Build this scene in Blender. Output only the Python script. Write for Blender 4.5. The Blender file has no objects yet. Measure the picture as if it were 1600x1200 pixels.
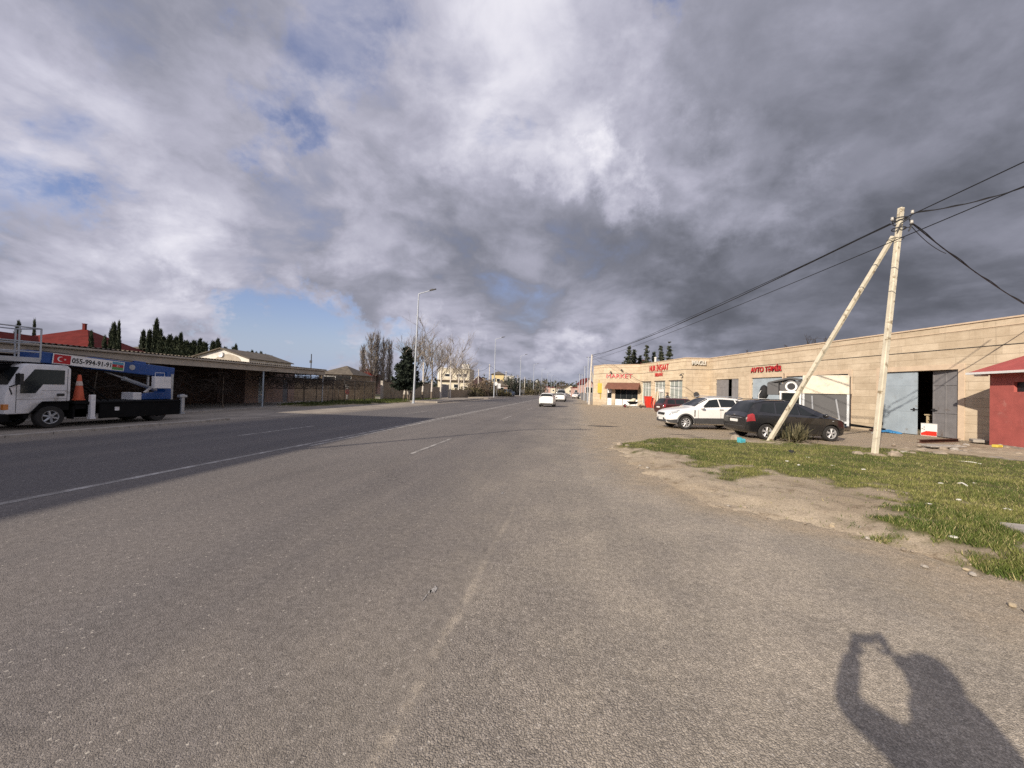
import bpy, bmesh, math, random
import numpy as np
from mathutils import Vector, Matrix, noise as mnoise
PI = math.pi
rad = math.radians
random.seed(7)
rng = np.random.default_rng(11)
scene = bpy.context.scene
COL = scene.collection

# ---------------------------------------------------------------- camera maths (world Y runs along the road)
F_PX, CAM_H, PITCH, ROLL, YAW = 601.0, 1.75, rad(0.9), rad(1.6), rad(9.4)
CF = Vector((-math.sin(YAW)*math.cos(PITCH), math.cos(YAW)*math.cos(PITCH), math.sin(PITCH)))
_r0 = Vector((math.cos(YAW), math.sin(YAW), 0)); _u0 = _r0.cross(CF)
CR = _r0*math.cos(ROLL)+_u0*math.sin(ROLL); CU = _u0*math.cos(ROLL)-_r0*math.sin(ROLL)
CO = Vector((0, 0, CAM_H))
def ray(x, y): return CF+CR*((x-800)/F_PX)+CU*(-(y-600)/F_PX)
def G(x, y, z=0.0):
    d = ray(x, y); return CO+d*((z-CAM_H)/d.z)
def D(x, y, dep): return CO+ray(x, y)*dep
def onplane(x, y, p, n):
    d = ray(x, y); return CO+d*((Vector(p)-CO).dot(n)/d.dot(n))

# ---------------------------------------------------------------- mesh helpers
class MB:
    def __init__(s): s.v = []; s.f = []; s.m = []
    def add(s, vs, fs, mi=0):
        o = len(s.v); s.v.extend([tuple(v) for v in vs])
        for f in fs: s.f.append(tuple(i+o for i in f)); s.m.append(mi)
        return s
    def box(s, c, d, rz=0, mi=0, M=None):
        hx, hy, hz = d[0]/2, d[1]/2, d[2]/2
        vs = [Vector((sx*hx, sy*hy, sz*hz)) for sz in (-1, 1) for sx, sy in ((-1, -1), (1, -1), (1, 1), (-1, 1))]
        if rz: R = Matrix.Rotation(rz, 3, 'Z'); vs = [R@v for v in vs]
        if M is not None: vs = [M@v for v in vs]
        c = Vector(c)
        return s.add([v+c for v in vs], [(3, 2, 1, 0), (4, 5, 6, 7), (0, 1, 5, 4), (1, 2, 6, 5), (2, 3, 7, 6), (3, 0, 4, 7)], mi)
    def b2(s, a, b, mi=0):
        return s.box([(p+q)/2 for p, q in zip(a, b)], [abs(q-p) for p, q in zip(a, b)], mi=mi)
    def tube(s, pts, r, n=6, cap=True, mi=0):
        pts = [Vector(p) for p in pts]
        rs = r if hasattr(r, '__len__') else [r]*len(pts)
        vs = []; prev = None
        for i, p in enumerate(pts):
            t = (pts[min(i+1, len(pts)-1)]-pts[max(i-1, 0)])
            t = t.normalized() if t.length > 1e-9 else Vector((0, 0, 1))
            if prev is None:
                a = Vector((0, 0, 1)) if abs(t.z) < .9 else Vector((1, 0, 0))
                x = a.cross(t).normalized()
            else:
                x = prev-t*prev.dot(t)
                x = x.normalized() if x.length > 1e-6 else t.orthogonal().normalized()
            prev = x; y = t.cross(x)
            for k in range(n):
                a = 2*PI*k/n
                vs.append(p+(x*math.cos(a)+y*math.sin(a))*rs[i])
        fs = []
        for i in range(len(pts)-1):
            for k in range(n):
                a = i*n+k; b = i*n+(k+1) % n
                fs.append((a, b, b+n, a+n))
        if cap:
            fs.append(tuple(range(n-1, -1, -1))); o = (len(pts)-1)*n; fs.append(tuple(o+k for k in range(n)))
        return s.add(vs, fs, mi)
    def lathe(s, prof, n=16, axis='Z', c=(0, 0, 0), mi=0, closed=False):
        vs = []
        for r, h in prof:
            for k in range(n):
                a = 2*PI*k/n; x, y = r*math.cos(a), r*math.sin(a)
                v = {'Z': (x, y, h), 'Y': (x, h, y), 'X': (h, x, y)}[axis]
                vs.append((v[0]+c[0], v[1]+c[1], v[2]+c[2]))
        fs = []; m = len(prof)
        for i in range(m if closed else m-1):
            j = (i+1) % m
            for k in range(n):
                q = (i*n+k, i*n+(k+1) % n, j*n+(k+1) % n, j*n+k)
                fs.append(q if axis != 'Y' else q[::-1])
        return s.add(vs, fs, mi)
    def prism(s, poly, h0, h1, axis='Z', mi=0):
        # poly 2D ccw; axis Z: (x,y) extruded in z ; Y: (x,z) extruded in y ; X: (y,z) extruded in x
        def mk(p, h): return {'Z': (p[0], p[1], h), 'Y': (p[0], h, p[1]), 'X': (h, p[0], p[1])}[axis]
        n = len(poly); vs = [mk(p, h0) for p in poly]+[mk(p, h1) for p in poly]
        fs = [tuple(range(n-1, -1, -1)), tuple(range(n, 2*n))]+[(i, (i+1) % n, (i+1) % n+n, i+n) for i in range(n)]
        if axis == 'Y': fs = [f[::-1] for f in fs]
        return s.add(vs, fs, mi)
    def quad(s, a, b, c, d, mi=0): return s.add([a, b, c, d], [(0, 1, 2, 3)], mi)
    def blob(s, c, r, nu=10, nv=6, mi=0, M=None):
        vs = []; c = Vector(c)
        for i in range(nv+1):
            th = PI*i/nv
            for k in range(nu):
                a = 2*PI*k/nu
                v = Vector((math.sin(th)*math.cos(a)*r[0], math.sin(th)*math.sin(a)*r[1], math.cos(th)*r[2]))
                vs.append((M@v if M is not None else v)+c)
        fs = [(i*nu+k, (i+1)*nu+k, (i+1)*nu+(k+1) % nu, i*nu+(k+1) % nu) for i in range(nv) for k in range(nu)]
        return s.add(vs, fs, mi)
    def build(s, name, mats, parent=None, smooth=False, bevel=0, loc=None, rz=0, clean=False):
        me = bpy.data.meshes.new(name)
        me.from_pydata(s.v, [], s.f); me.update()
        if not isinstance(mats, (list, tuple)): mats = [mats]
        for m in mats: me.materials.append(m)
        if any(s.m): me.polygons.foreach_set('material_index', s.m)
        if bevel or clean:
            bm = bmesh.new(); bm.from_mesh(me)
            bmesh.ops.remove_doubles(bm, verts=bm.verts, dist=1e-5)
            bmesh.ops.recalc_face_normals(bm, faces=bm.faces)
            if bevel:
                es = [e for e in bm.edges if len(e.link_faces) == 2 and e.calc_face_angle(0) > 0.5]
                bmesh.ops.bevel(bm, geom=es, offset=bevel, segments=1 if bevel < .02 else 2, affect='EDGES', profile=.6)
            bm.to_mesh(me); bm.free()
        if smooth:
            me.polygons.foreach_set('use_smooth', [True]*len(me.polygons))
            try: me.set_sharp_from_angle(angle=rad(smooth if smooth > 1 else 40))
            except Exception: pass
        return link(name, me, parent, loc, rz)
def link(name, me, parent=None, loc=None, rz=0):
    o = bpy.data.objects.new(name, me); COL.objects.link(o)
    if parent: o.parent = parent
    if loc is not None: o.location = loc
    if rz: o.rotation_euler = (0, 0, rz)
    return o
def tag(o, label=None, cat=None, group=None, kind=None):
    if label: o['label'] = label
    if cat: o['category'] = cat
    if group: o['group'] = group
    if kind: o['kind'] = kind
    return o
def thing(name, label, cat, loc=(0, 0, 0), rz=0, group=None):
    o = bpy.data.objects.new(name, None); COL.objects.link(o); o.empty_display_size = .2
    o.location = loc; o.rotation_euler = (0, 0, rz)
    return tag(o, label, cat, group)
def copy_tree(o, parent=None):
    c = o.copy(); COL.objects.link(c)
    if parent: c.parent = parent
    for ch in list(o.children): copy_tree(ch, c)
    return c
def dup(o, loc, rz=0, sc=None, label=None, group=None):
    c = copy_tree(o); c.location = loc; c.rotation_euler = (0, 0, rz)
    if sc is not None: c.scale = (sc, sc, sc) if not hasattr(sc, '__len__') else sc
    if label: c['label'] = label
    if group: c['group'] = group
    return c
def quads_np(name, V, nper, mat, parent=None):
    """V: (n*nper,3) array of separate faces"""
    n = len(V)//nper; me = bpy.data.meshes.new(name)
    me.vertices.add(len(V)); me.vertices.foreach_set('co', np.asarray(V, dtype=np.float32).ravel())
    me.loops.add(len(V)); me.loops.foreach_set('vertex_index', np.arange(len(V), dtype=np.int32))
    me.polygons.add(n); me.polygons.foreach_set('loop_start', np.arange(0, n*nper, nper, dtype=np.int32))
    me.polygons.foreach_set('loop_total', np.full(n, nper, dtype=np.int32))
    me.update(calc_edges=True); me.validate()
    for m in (mat if isinstance(mat, (list, tuple)) else [mat]): me.materials.append(m)
    return link(name, me, parent)
def text_mesh(body, size, extrude, name, mat, parent=None, bold=0.0, M=None, spacing=1.0):
    cu = bpy.data.curves.new('lettering', 'FONT'); cu.body = body; cu.size = size; cu.extrude = extrude
    cu.align_x = 'CENTER'; cu.align_y = 'CENTER'; cu.offset = bold; cu.space_character = spacing; cu.resolution_u = 4
    t = bpy.data.objects.new('lettering', cu); COL.objects.link(t)
    dg = bpy.context.evaluated_depsgraph_get()
    me = bpy.data.meshes.new_from_object(t.evaluated_get(dg))
    bpy.data.objects.remove(t); bpy.data.curves.remove(cu)
    if M is not None: me.transform(M)
    me.materials.clear(); me.materials.append(mat); me.name = name
    return link(name, me, parent)

# ---------------------------------------------------------------- node helpers
class NT:
    def __init__(s, tree): s.t = tree; s.n = tree.nodes; s.l = tree.links
    def node(s, typ, **kw):
        nd = s.n.new(typ)
        for k, v in kw.items():
            if k == 'inp':
                for a, b in v.items(): s.set(nd.inputs[a], b)
            else: setattr(nd, k, v)
        return nd
    def set(s, sock, v):
        if isinstance(v, bpy.types.NodeSocket): s.l.new(v, sock)
        elif hasattr(v, 'outputs'): s.l.new(v.outputs[0], sock)
        else:
            if hasattr(v, '__len__') and len(v) == 3 and sock.type == 'RGBA': v = (*v, 1)
            sock.default_value = v
    def math(s, op, a, b=0.0, c=0.0, clamp=False):
        nd = s.node('ShaderNodeMath', operation=op, use_clamp=clamp)
        for i, x in enumerate((a, b, c)): s.set(nd.inputs[i], x)
        return nd.outputs[0]
    def vmath(s, op, a, b=(0, 0, 0), sc=None):
        nd = s.node('ShaderNodeVectorMath', operation=op)
        s.set(nd.inputs[0], a); s.set(nd.inputs[1], b)
        if sc is not None: s.set(nd.inputs['Scale'], sc)
        return nd.outputs['Value'] if op in ('DOT_PRODUCT', 'LENGTH') else nd.outputs[0]
    def mix(s, f, a, b, blend='MIX'):
        nd = s.node('ShaderNodeMix', data_type='RGBA', blend_type=blend)
        s.set(nd.inputs[0], f); s.set(nd.inputs[6], a); s.set(nd.inputs[7], b)
        return nd.outputs[2]
    def noise(s, vec, scale, detail=4, rough=.55, dist=0, out=0):
        nd = s.node('ShaderNodeTexNoise', inp={'Vector': vec, 'Scale': scale, 'Detail': detail, 'Roughness': rough, 'Distortion': dist})
        return nd.outputs[out]
    def mr(s, v, a, b, c=0.0, d=1.0, smooth=True):
        nd = s.node('ShaderNodeMapRange', interpolation_type='SMOOTHSTEP' if smooth else 'LINEAR', clamp=True)
        for i, x in enumerate((v, a, b, c, d)): s.set(nd.inputs[i], x)
        return nd.outputs[0]
    def ramp(s, f, stops):
        nd = s.node('ShaderNodeValToRGB'); el = nd.color_ramp.elements
        while len(el) < len(stops): el.new(.5)
        for e, (p, c) in zip(el, stops): e.position = p; e.color = (*c, 1)
        s.set(nd.inputs[0], f); return nd.outputs[0]
    def mapping(s, vec, scale=(1, 1, 1), loc=(0, 0, 0), rot=(0, 0, 0)):
        nd = s.node('ShaderNodeMapping'); s.set(nd.inputs[0], vec)
        nd.inputs['Scale'].default_value = scale; nd.inputs['Location'].default_value = loc; nd.inputs['Rotation'].default_value = rot
        return nd.outputs[0]
    def sep(s, vec):
        nd = s.node('ShaderNodeSeparateXYZ'); s.set(nd.inputs[0], vec); return nd.outputs
def new_mat(name):
    m = bpy.data.materials.new(name); m.use_nodes = True
    nt = NT(m.node_tree); m.node_tree.nodes.clear()
    out = nt.node('ShaderNodeOutputMaterial'); p = nt.node('ShaderNodeBsdfPrincipled')
    nt.l.new(p.outputs[0], out.inputs[0])
    return m, nt, p
def bump(nt, p, h, strength=.3, dist=.01):
    b = nt.node('ShaderNodeBump', inp={'Strength': strength, 'Distance': dist, 'Height': h}); nt.l.new(b.outputs[0], p.inputs['Normal'])
def mat(name, col, rough=.6, metal=0, var=.15, sc=3.0, bmp=.0, bsc=40, spec=.5, dirt=None, dsc=1.2, dth=(.5, .7), coat=0):
    """plain surface with mottling (var), optional stains of another colour, optional fine bump"""
    m, nt, p = new_mat(name)
    tc = nt.node('ShaderNodeTexCoord').outputs['Object']
    n = nt.noise(tc, sc, 5, .6)
    lo = tuple(c*(1-var) for c in col); hi = tuple(min(1, c*(1+var)) for c in col)
    c = nt.mix(nt.mr(n, .3, .7), lo, hi)
    if dirt is not None:
        n2 = nt.noise(tc, dsc, 6, .65, .4)
        c = nt.mix(nt.mr(n2, dth[0], dth[1]), c, dirt)
    nt.set(p.inputs['Base Color'], c)
    p.inputs['Roughness'].default_value = rough; p.inputs['Metallic'].default_value = metal
    p.inputs['Specular IOR Level'].default_value = spec
    if coat: p.inputs['Coat Weight'].default_value = coat; p.inputs['Coat Roughness'].default_value = .08
    if bmp: bump(nt, p, nt.noise(tc, bsc, 4, .6), bmp, .01)
    return m

M = {}
M['white_paint'] = mat('white paint', (.78, .78, .76), .35, var=.03, coat=.3)
M['car_white'] = mat('white car paint', (.8, .79, .76), .3, var=.02, coat=.8, dirt=(.6, .56, .5), dsc=2, dth=(.6, .9))
M['car_black'] = mat('black car paint', (.012, .012, .013), .25, var=.1, coat=.8, dirt=(.035, .033, .031), dsc=2.5, dth=(.5, .9))
M['car_maroon'] = mat('maroon car paint', (.055, .012, .012), .3, var=.1, coat=.6)
M['car_silver'] = mat('silver car paint', (.45, .46, .47), .35, metal=.4, var=.03, coat=.5)
M['car_blue'] = mat('blue car paint', (.12, .17, .25), .35, var=.05, coat=.5)
M['black_plastic'] = mat('black plastic', (.022, .022, .022), .55, var=.15)
M['grey_plastic'] = mat('grey plastic', (.06, .06, .062), .6, var=.15)
M['rubber'] = mat('tyre rubber', (.022, .021, .02), .85, var=.3, sc=8)
M['alloy'] = mat('alloy rim', (.5, .5, .5), .45, metal=.35, var=.05)
M['chrome'] = mat('chrome', (.7, .7, .7), .15, metal=1, var=.02)
M['tail_red'] = mat('tail lamp red', (.3, .02, .02), .12, var=.2, coat=1)
M['lamp_clear'] = mat('clear lamp lens', (.34, .36, .37), .1, var=.5, sc=9, coat=1)
M['amber'] = mat('amber lens', (.55, .2, .05), .2, var=.2, coat=.6)
M['plate'] = mat('number plate', (.75, .75, .73), .5, var=.03)
M['steel'] = mat('galvanised steel', (.42, .44, .46), .45, metal=.5, var=.1)
M['lamp_pole'] = mat('grey painted pole', (.40, .43, .47), .5, metal=.15, var=.08)
M['dark_metal'] = mat('dark metal', (.035, .035, .038), .55, metal=.3, var=.2)
M['rust'] = mat('rusty steel', (.09, .035, .022), .85, var=.4, sc=6)
M['concrete'] = mat('concrete', (.36, .33, .29), .9, var=.15, sc=4, bmp=.3, bsc=30, dirt=(.22, .2, .17), dsc=1.5)
M['pole_conc'] = mat('limewashed concrete pole', (.58, .53, .42), .9, var=.12, sc=3, bmp=.35, bsc=25, dirt=(.24, .19, .12), dsc=4.5, dth=(.54, .66))
M['plaster_red'] = mat('red painted render', (.40, .10, .085), .85, var=.12, sc=2, bmp=.4, bsc=35, dirt=(.46, .19, .16), dsc=1.3, dth=(.58, .7))
M['red_sheet'] = mat('red roof sheet', (.38, .075, .065), .55, var=.1)
M['roof_red'] = mat('red metal roof', (.125, .02, .016), .75, var=.2, sc=1.2, spec=.12)
M['roof_grey'] = mat('weathered slate sheet', (.12, .10, .075), .9, var=.3, sc=1.5)
M['cream'] = mat('cream render', (.66, .6, .46), .9, var=.08, dirt=(.5, .44, .34), dsc=.6)
M['white_render'] = mat('white render', (.72, .7, .64), .9, var=.06, dirt=(.55, .52, .47), dsc=.5)
M['yellow_render'] = mat('yellow render', (.62, .5, .26), .9, var=.08)
M['pink_render'] = mat('pink render', (.5, .33, .28), .9, var=.1)
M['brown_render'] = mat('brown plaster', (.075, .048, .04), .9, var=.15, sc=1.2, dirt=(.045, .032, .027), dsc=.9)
M['pink_plaster'] = mat('pinkish plaster', (.30, .215, .18), .9, var=.12, sc=1.2)
M['beige_paint'] = mat('beige painted board', (.42, .37, .3), .8, var=.12, sc=1.5, dirt=(.2, .16, .12), dsc=1.2, dth=(.6, .75))
M['door_blue'] = mat('blue grey sheet steel', (.33, .39, .44), .55, var=.1, sc=1.2, dirt=(.2, .17, .14), dsc=2.2, dth=(.58, .76))
M['door_grey'] = mat('grey sheet steel', (.2, .195, .2), .6, var=.1, dirt=(.12, .09, .07), dsc=2, dth=(.58, .78))
M['door_dark'] = mat('dark grey steel', (.15, .155, .17), .6, var=.06)
M['trailer_grey'] = mat('dark grey trailer panel', (.075, .075, .078), .6, var=.06)
M['trailer_cream'] = mat('cream tarpaulin', (.66, .6, .48), .75, var=.06, sc=1.5, dirt=(.5, .45, .36), dsc=1.4)
M['lift_blue'] = mat('blue boom paint', (.008, .065, .25), .4, var=.12)
M['truck_white'] = mat('white truck paint', (.76, .76, .77), .35, var=.05, coat=.4, dirt=(.45, .44, .42), dsc=1.5)
M['chassis'] = mat('black chassis', (.006, .006, .0065), .8, var=.3, spec=.15)
M['cone_orange'] = mat('orange cone plastic', (.55, .1, .04), .6, var=.15)
M['cone_band'] = mat('pale reflective band', (.6, .48, .42), .5, var=.1)
M['flag_red'] = mat('flag red', (.45, .015, .02), .6, var=.03)
M['flag_blue'] = mat('flag light blue', (.1, .32, .42), .6, var=.03)
M['flag_green'] = mat('flag green', (.1, .3, .1), .6, var=.03)
M['ink'] = mat('black ink', (.012, .012, .015), .6, var=.05)
M['sign_red'] = mat('red sign letter', (.5, .022, .03), .45, var=.06)
M['sign_side'] = mat('white sign edge', (.6, .57, .5), .5, var=.05)
M['awning'] = mat('brown awning cloth', (.17, .075, .05), .85, var=.12, sc=2)
M['bright_red'] = mat('red plastic', (.6, .035, .02), .45, var=.05)
M['cyan'] = mat('turquoise plastic', (.08, .42, .5), .5, var=.1)
M['blue_tarp'] = mat('blue tarpaulin', (.04, .2, .42), .6, var=.25, sc=5)
M['yellow'] = mat('yellow paint', (.6, .48, .08), .6, var=.1)
M['gold'] = mat('ochre board', (.5, .4, .12), .7, var=.1)
M['bark'] = mat('grey bark', (.16, .13, .1), .95, var=.35, sc=6)
M['twig'] = mat('pale winter twig', (.25, .215, .18), .95, var=.25, sc=2)
M['twig_dark'] = mat('dark vine wood', (.04, .03, .024), .95, var=.3, sc=3)
M['limewash'] = mat('limewashed bark', (.6, .56, .5), .95, var=.15, sc=5)
M['stone'] = mat('rubble stone', (.3, .25, .195), .95, var=.25, sc=5, bmp=.4)
M['litter'] = mat('white litter', (.7, .68, .62), .8, var=.1)
M['wood'] = mat('pale timber', (.5, .4, .26), .85, var=.15, sc=5)
M['cloth_dark'] = mat('dark jacket cloth', (.018, .018, .02), .9, var=.2)
M['cloth_jean'] = mat('dark trousers', (.025, .028, .035), .9, var=.2)
M['skin'] = mat('skin', (.42, .25, .18), .55, var=.06)
M['hair'] = mat('dark hair', (.015, .012, .01), .7, var=.2)
M['wire'] = mat('black cable', (.008, .008, .009), .6, var=.1)
M['porcelain'] = mat('insulator porcelain', (.5, .48, .44), .3, var=.1)
M['block'] = mat('limestone block', (.4, .33, .23), .95, var=.2, sc=2, dirt=(.24, .2, .15), dsc=.8)

def glass(name, col=(.016, .019, .021), rough=.06):
    m, nt, p = new_mat(name)
    tc = nt.node('ShaderNodeTexCoord').outputs['Object']
    nt.set(p.inputs['Base Color'], nt.mix(nt.noise(tc, 1.7, 3), tuple(c*.6 for c in col), tuple(c*1.5 for c in col)))
    p.inputs['Roughness'].default_value = rough; p.inputs['Specular IOR Level'].default_value = .35
    return m
M['glass'] = glass('tinted glass')
M['glass_shop'] = glass('shop glass', (.1, .13, .12), .08)
M['glass_pale'] = glass('curtained glass', (.3, .33, .3), .15)

def foliage(name, a, b, tr=.15):
    m, nt, p = new_mat(name)
    g = nt.node('ShaderNodeNewGeometry'); tc = nt.node('ShaderNodeTexCoord').outputs['Object']
    r = nt.math('ADD', nt.math('MULTIPLY', g.outputs['Random Per Island'], .6), nt.math('MULTIPLY', nt.noise(tc, 1.3, 3), .5))
    nt.set(p.inputs['Base Color'], nt.mix(nt.mr(r, .15, .9), a, b))
    p.inputs['Roughness'].default_value = .75; p.inputs['Specular IOR Level'].default_value = .25
    return m
M['cypress'] = foliage('cypress foliage', (.012, .022, .012), (.05, .06, .03))
M['spruce'] = foliage('spruce needles', (.01, .018, .012), (.035, .045, .03))
M['cedar'] = foliage('cedar needles', (.02, .03, .022), (.075, .08, .05))
M['bush'] = foliage('winter bush leaves', (.035, .035, .018), (.12, .1, .05))
M['agave'] = foliage('dry yucca leaves', (.025, .03, .016), (.17, .15, .085))
M['grass'] = foliage('verge grass', (.04, .058, .008), (.19, .185, .05))
M['grass_dark'] = foliage('dark rough grass', (.03, .05, .01), (.1, .12, .03))  # darker green tone, for the strip across the road
M['far_wood'] = foliage('distant trees', (.022, .03, .022), (.06, .065, .045))
M['brown_wood'] = foliage('leafless thicket', (.07, .05, .035), (.2, .15, .1))

# ---------------------------------------------------------------- sky, sun, camera
SUN_AZ, SUN_EL = rad(33.1), rad(24.7)          # direction the light travels (from +Y towards +X) and height
LIGHT = Vector((math.sin(SUN_AZ)*math.cos(SUN_EL), math.cos(SUN_AZ)*math.cos(SUN_EL), -math.sin(SUN_EL)))
sl = bpy.data.lights.new('sun', 'SUN'); sl.energy = 5.0; sl.angle = rad(.55); sl.color = (1.0, .885, .74)
so = bpy.data.objects.new('sun', sl); COL.objects.link(so)
so.rotation_euler = LIGHT.to_track_quat('-Z', 'Y').to_euler()
W = bpy.data.worlds.new('World'); scene.world = W; W.use_nodes = True
W.node_tree.nodes.clear(); wt = NT(W.node_tree)
sky = wt.node('ShaderNodeTexSky', sky_type='NISHITA', sun_disc=False, sun_elevation=SUN_EL,
              sun_rotation=math.atan2(-LIGHT.x, -LIGHT.y), air_density=1.2, dust_density=1.0, ozone_density=2.0)
hz_ = wt.mr(wt.sep(wt.node('ShaderNodeTexCoord').outputs['Generated'])[2], .0, .16, 1, 0)
bgs = wt.node('ShaderNodeBackground', inp={'Color': wt.mix(hz_, wt.mix(1.0, sky.outputs[0], (1.25, 1.15, 1.45), 'MULTIPLY'), (3.9, 4.9, 6.9)), 'Strength': .085})
dirv = wt.node('ShaderNodeTexCoord').outputs['Generated']
dirv = wt.vmath('NORMALIZE', dirv)
dz = wt.sep(dirv)[2]
dzc = wt.math('MAXIMUM', dz, 0.0)
scl = wt.math('DIVIDE', 1.0, wt.math('ADD', dzc, .34))
pl = wt.mapping(wt.vmath('SCALE', dirv, sc=scl), scale=(1, 1, .35))
def vnoise(vec, scale, detail, k, rough=.5):
    c = wt.node('ShaderNodeTexNoise', inp={'Vector': vec, 'Scale': scale, 'Detail': detail, 'Roughness': rough}).outputs['Color']
    return wt.vmath('SCALE', wt.vmath('SUBTRACT', c, (.5, .5, .5)), sc=k)
plw = wt.vmath('ADD', pl, vnoise(pl, 1.4, 3, .34))
t1 = wt.mr(wt.noise(plw, 1.45, 8, .48), .30, .70)
t2 = wt.mr(wt.noise(wt.vmath('ADD', plw, (3.7, 1.9, 2.0)), 3.4, 8, .56), .36, .65)
t3 = wt.mr(wt.noise(wt.vmath('ADD', plw, (7.1, 5.2, 4.0)), 9.0, 6, .58), .28, .72)
tex = wt.math('ADD', wt.math('ADD', wt.math('MULTIPLY', t1, .46), wt.math('MULTIPLY', t2, .40)), wt.math('MULTIPLY', t3, .14))
dw = wt.vmath('NORMALIZE', wt.vmath('ADD', wt.vmath('ADD', dirv, vnoise(dirv, 3.0, 5, .34)), vnoise(dirv, 11.0, 6, .26, .65)))
def sky_blob(px, py, r0, r1, d=None):
    v = ray(px, py).normalized() if d is None else Vector(d).normalized()
    return wt.mr(wt.vmath('DOT_PRODUCT', dw, tuple(v)), math.cos(rad(r1)), math.cos(rad(r0)))
def acc(items):
    tot = None
    for b, w in items:
        x = wt.math('MULTIPLY', b, w); tot = x if tot is None else wt.math('ADD', tot, x)
    return tot
# openings of blue sky
gap = acc([(sky_blob(440, 160, 0, 5.5), .24), (sky_blob(385, 140, 0, 5), .10), (sky_blob(530, 70, 0, 7), .24), (sky_blob(60, 215, 0, 7), .15), (sky_blob(-10, 290, 0, 6), .25), (sky_blob(80, 110, 0, 8), .11), (sky_blob(150, 290, 0, 6), .13),
           (sky_blob(1050, -5, 0, 6), .26), (sky_blob(1110, 30, 0, 5), .30), (sky_blob(800, 215, 0, 6), .30), (sky_blob(1330, 10, 0, 6), .2), (sky_blob(700, 110, 0, 10), .14),
           (sky_blob(430, 485, 0, 8), .30), (sky_blob(475, 510, 0, 8), .26), (sky_blob(385, 505, 0, 6), .2), (sky_blob(540, 530, 0, 8), .30), (sky_blob(690, 555, 0, 7), .36), (sky_blob(610, 545, 0, 7), .32), (sky_blob(440, 550, 0, 7), .16)])
cov = wt.math('SUBTRACT', wt.math('ADD', wt.math('ADD', wt.math('MULTIPLY', tex, .75), .32), wt.math('MULTIPLY', sky_blob(1480, 330, 0, 42), .35)), gap)
cover = wt.mr(cov, .12, .60)
# light and dark masses of the cloud deck, as exponents of the brightness
reg = acc([
    (sky_blob(285, 375, 0, 7), .40), (sky_blob(305, 470, 0, 6), .35), (sky_blob(480, 270, 0, 16), .22), (sky_blob(975, 285, 0, 5), .45), (sky_blob(940, 245, 0, 5), .30), (sky_blob(1030, 270, 0, 9), .40), (sky_blob(1130, 285, 0, 8), .5), (sky_blob(1240, 305, 0, 7), .4), (sky_blob(870, 260, 0, 5), .3),
    (sky_blob(640, 60, 0, 30), .30), (sky_blob(850, 60, 0, 22), .22), (sky_blob(120, 30, 0, 16), .15), (sky_blob(860, 525, 0, 4.5), .45), (sky_blob(905, 545, 0, 4), .35), (sky_blob(480, 562, 0, 3.5), .5), (sky_blob(570, 575, 0, 4), .3), (sky_blob(740, 520, 0, 4), .3), (sky_blob(100, 470, 0, 9), .1), (sky_blob(250, 440, 0, 18), .15), (sky_blob(720, 545, 0, 7), .25), (sky_blob(1000, 545, 0, 6), .2),
    (sky_blob(860, 320, 0, 10), -.26), (sky_blob(760, 335, 0, 9), -.35), (sky_blob(650, 420, 0, 17), -.25), (sky_blob(820, 440, 0, 15), -.22), (sky_blob(1000, 400, 0, 15), -.28), (sky_blob(1250, 430, 0, 26), -.34), (sky_blob(1480, 360, 0, 40), -.36), (sky_blob(1180, 520, 0, 16), -.5), (sky_blob(1400, 480, 0, 20), -.3), (sky_blob(1560, 100, 0, 34), -.30), (sky_blob(1250, 140, 0, 22), -.12),
    (sky_blob(330, 500, 0, 6), -.35), (sky_blob(300, 70, 0, 13), -.45), (sky_blob(120, 430, 0, 10), -.15), (sky_blob(60, 520, 0, 6), -.15), (sky_blob(560, 470, 0, 9), -.25), (sky_blob(640, 250, 0, 9), -.15)])
base_ = wt.math('ADD', .205, wt.math('MULTIPLY', wt.math('POWER', tex, 1.3), .39))
lum = wt.math('MULTIPLY', base_, wt.math('POWER', 2.718, wt.math('MULTIPLY', reg, .56)))
# thin cloud edges are brighter
lum = wt.math('MULTIPLY', lum, wt.math('ADD', 1.0, wt.math('MULTIPLY', wt.mr(cov, .30, .55, 1, 0), .25)))
side = sky_blob(0, 0, 10, 100, d=(-LIGHT.x, -LIGHT.y, .45))     # the clear bright half behind the camera, where the sun stands
tint = wt.ramp(lum, [(.06, (.90, .955, 1.16)), (.22, (.92, .945, 1.16)), (.4, (.95, .945, 1.15)), (.8, (1.0, .98, 1.04))])
ccol = wt.vmath('SCALE', tint, sc=wt.math('MULTIPLY', lum, wt.math('ADD', 1.0, wt.math('MULTIPLY', side, .25))))
ccol = wt.mix(wt.mr(dz, .0, .09, .5, 0), ccol, (.25, .285, .36))
bgc = wt.node('ShaderNodeBackground', inp={'Color': ccol, 'Strength': 1.0})
mx = wt.node('ShaderNodeMixShader'); wt.set(mx.inputs[0], cover)
wt.l.new(bgs.outputs[0], mx.inputs[1]); wt.l.new(bgc.outputs[0], mx.inputs[2])
wo = wt.node('ShaderNodeOutputWorld'); wt.l.new(mx.outputs[0], wo.inputs[0])
try: W.cycles.sampling_method = 'MANUAL'; W.cycles.sample_map_resolution = 512
except Exception: pass

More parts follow.
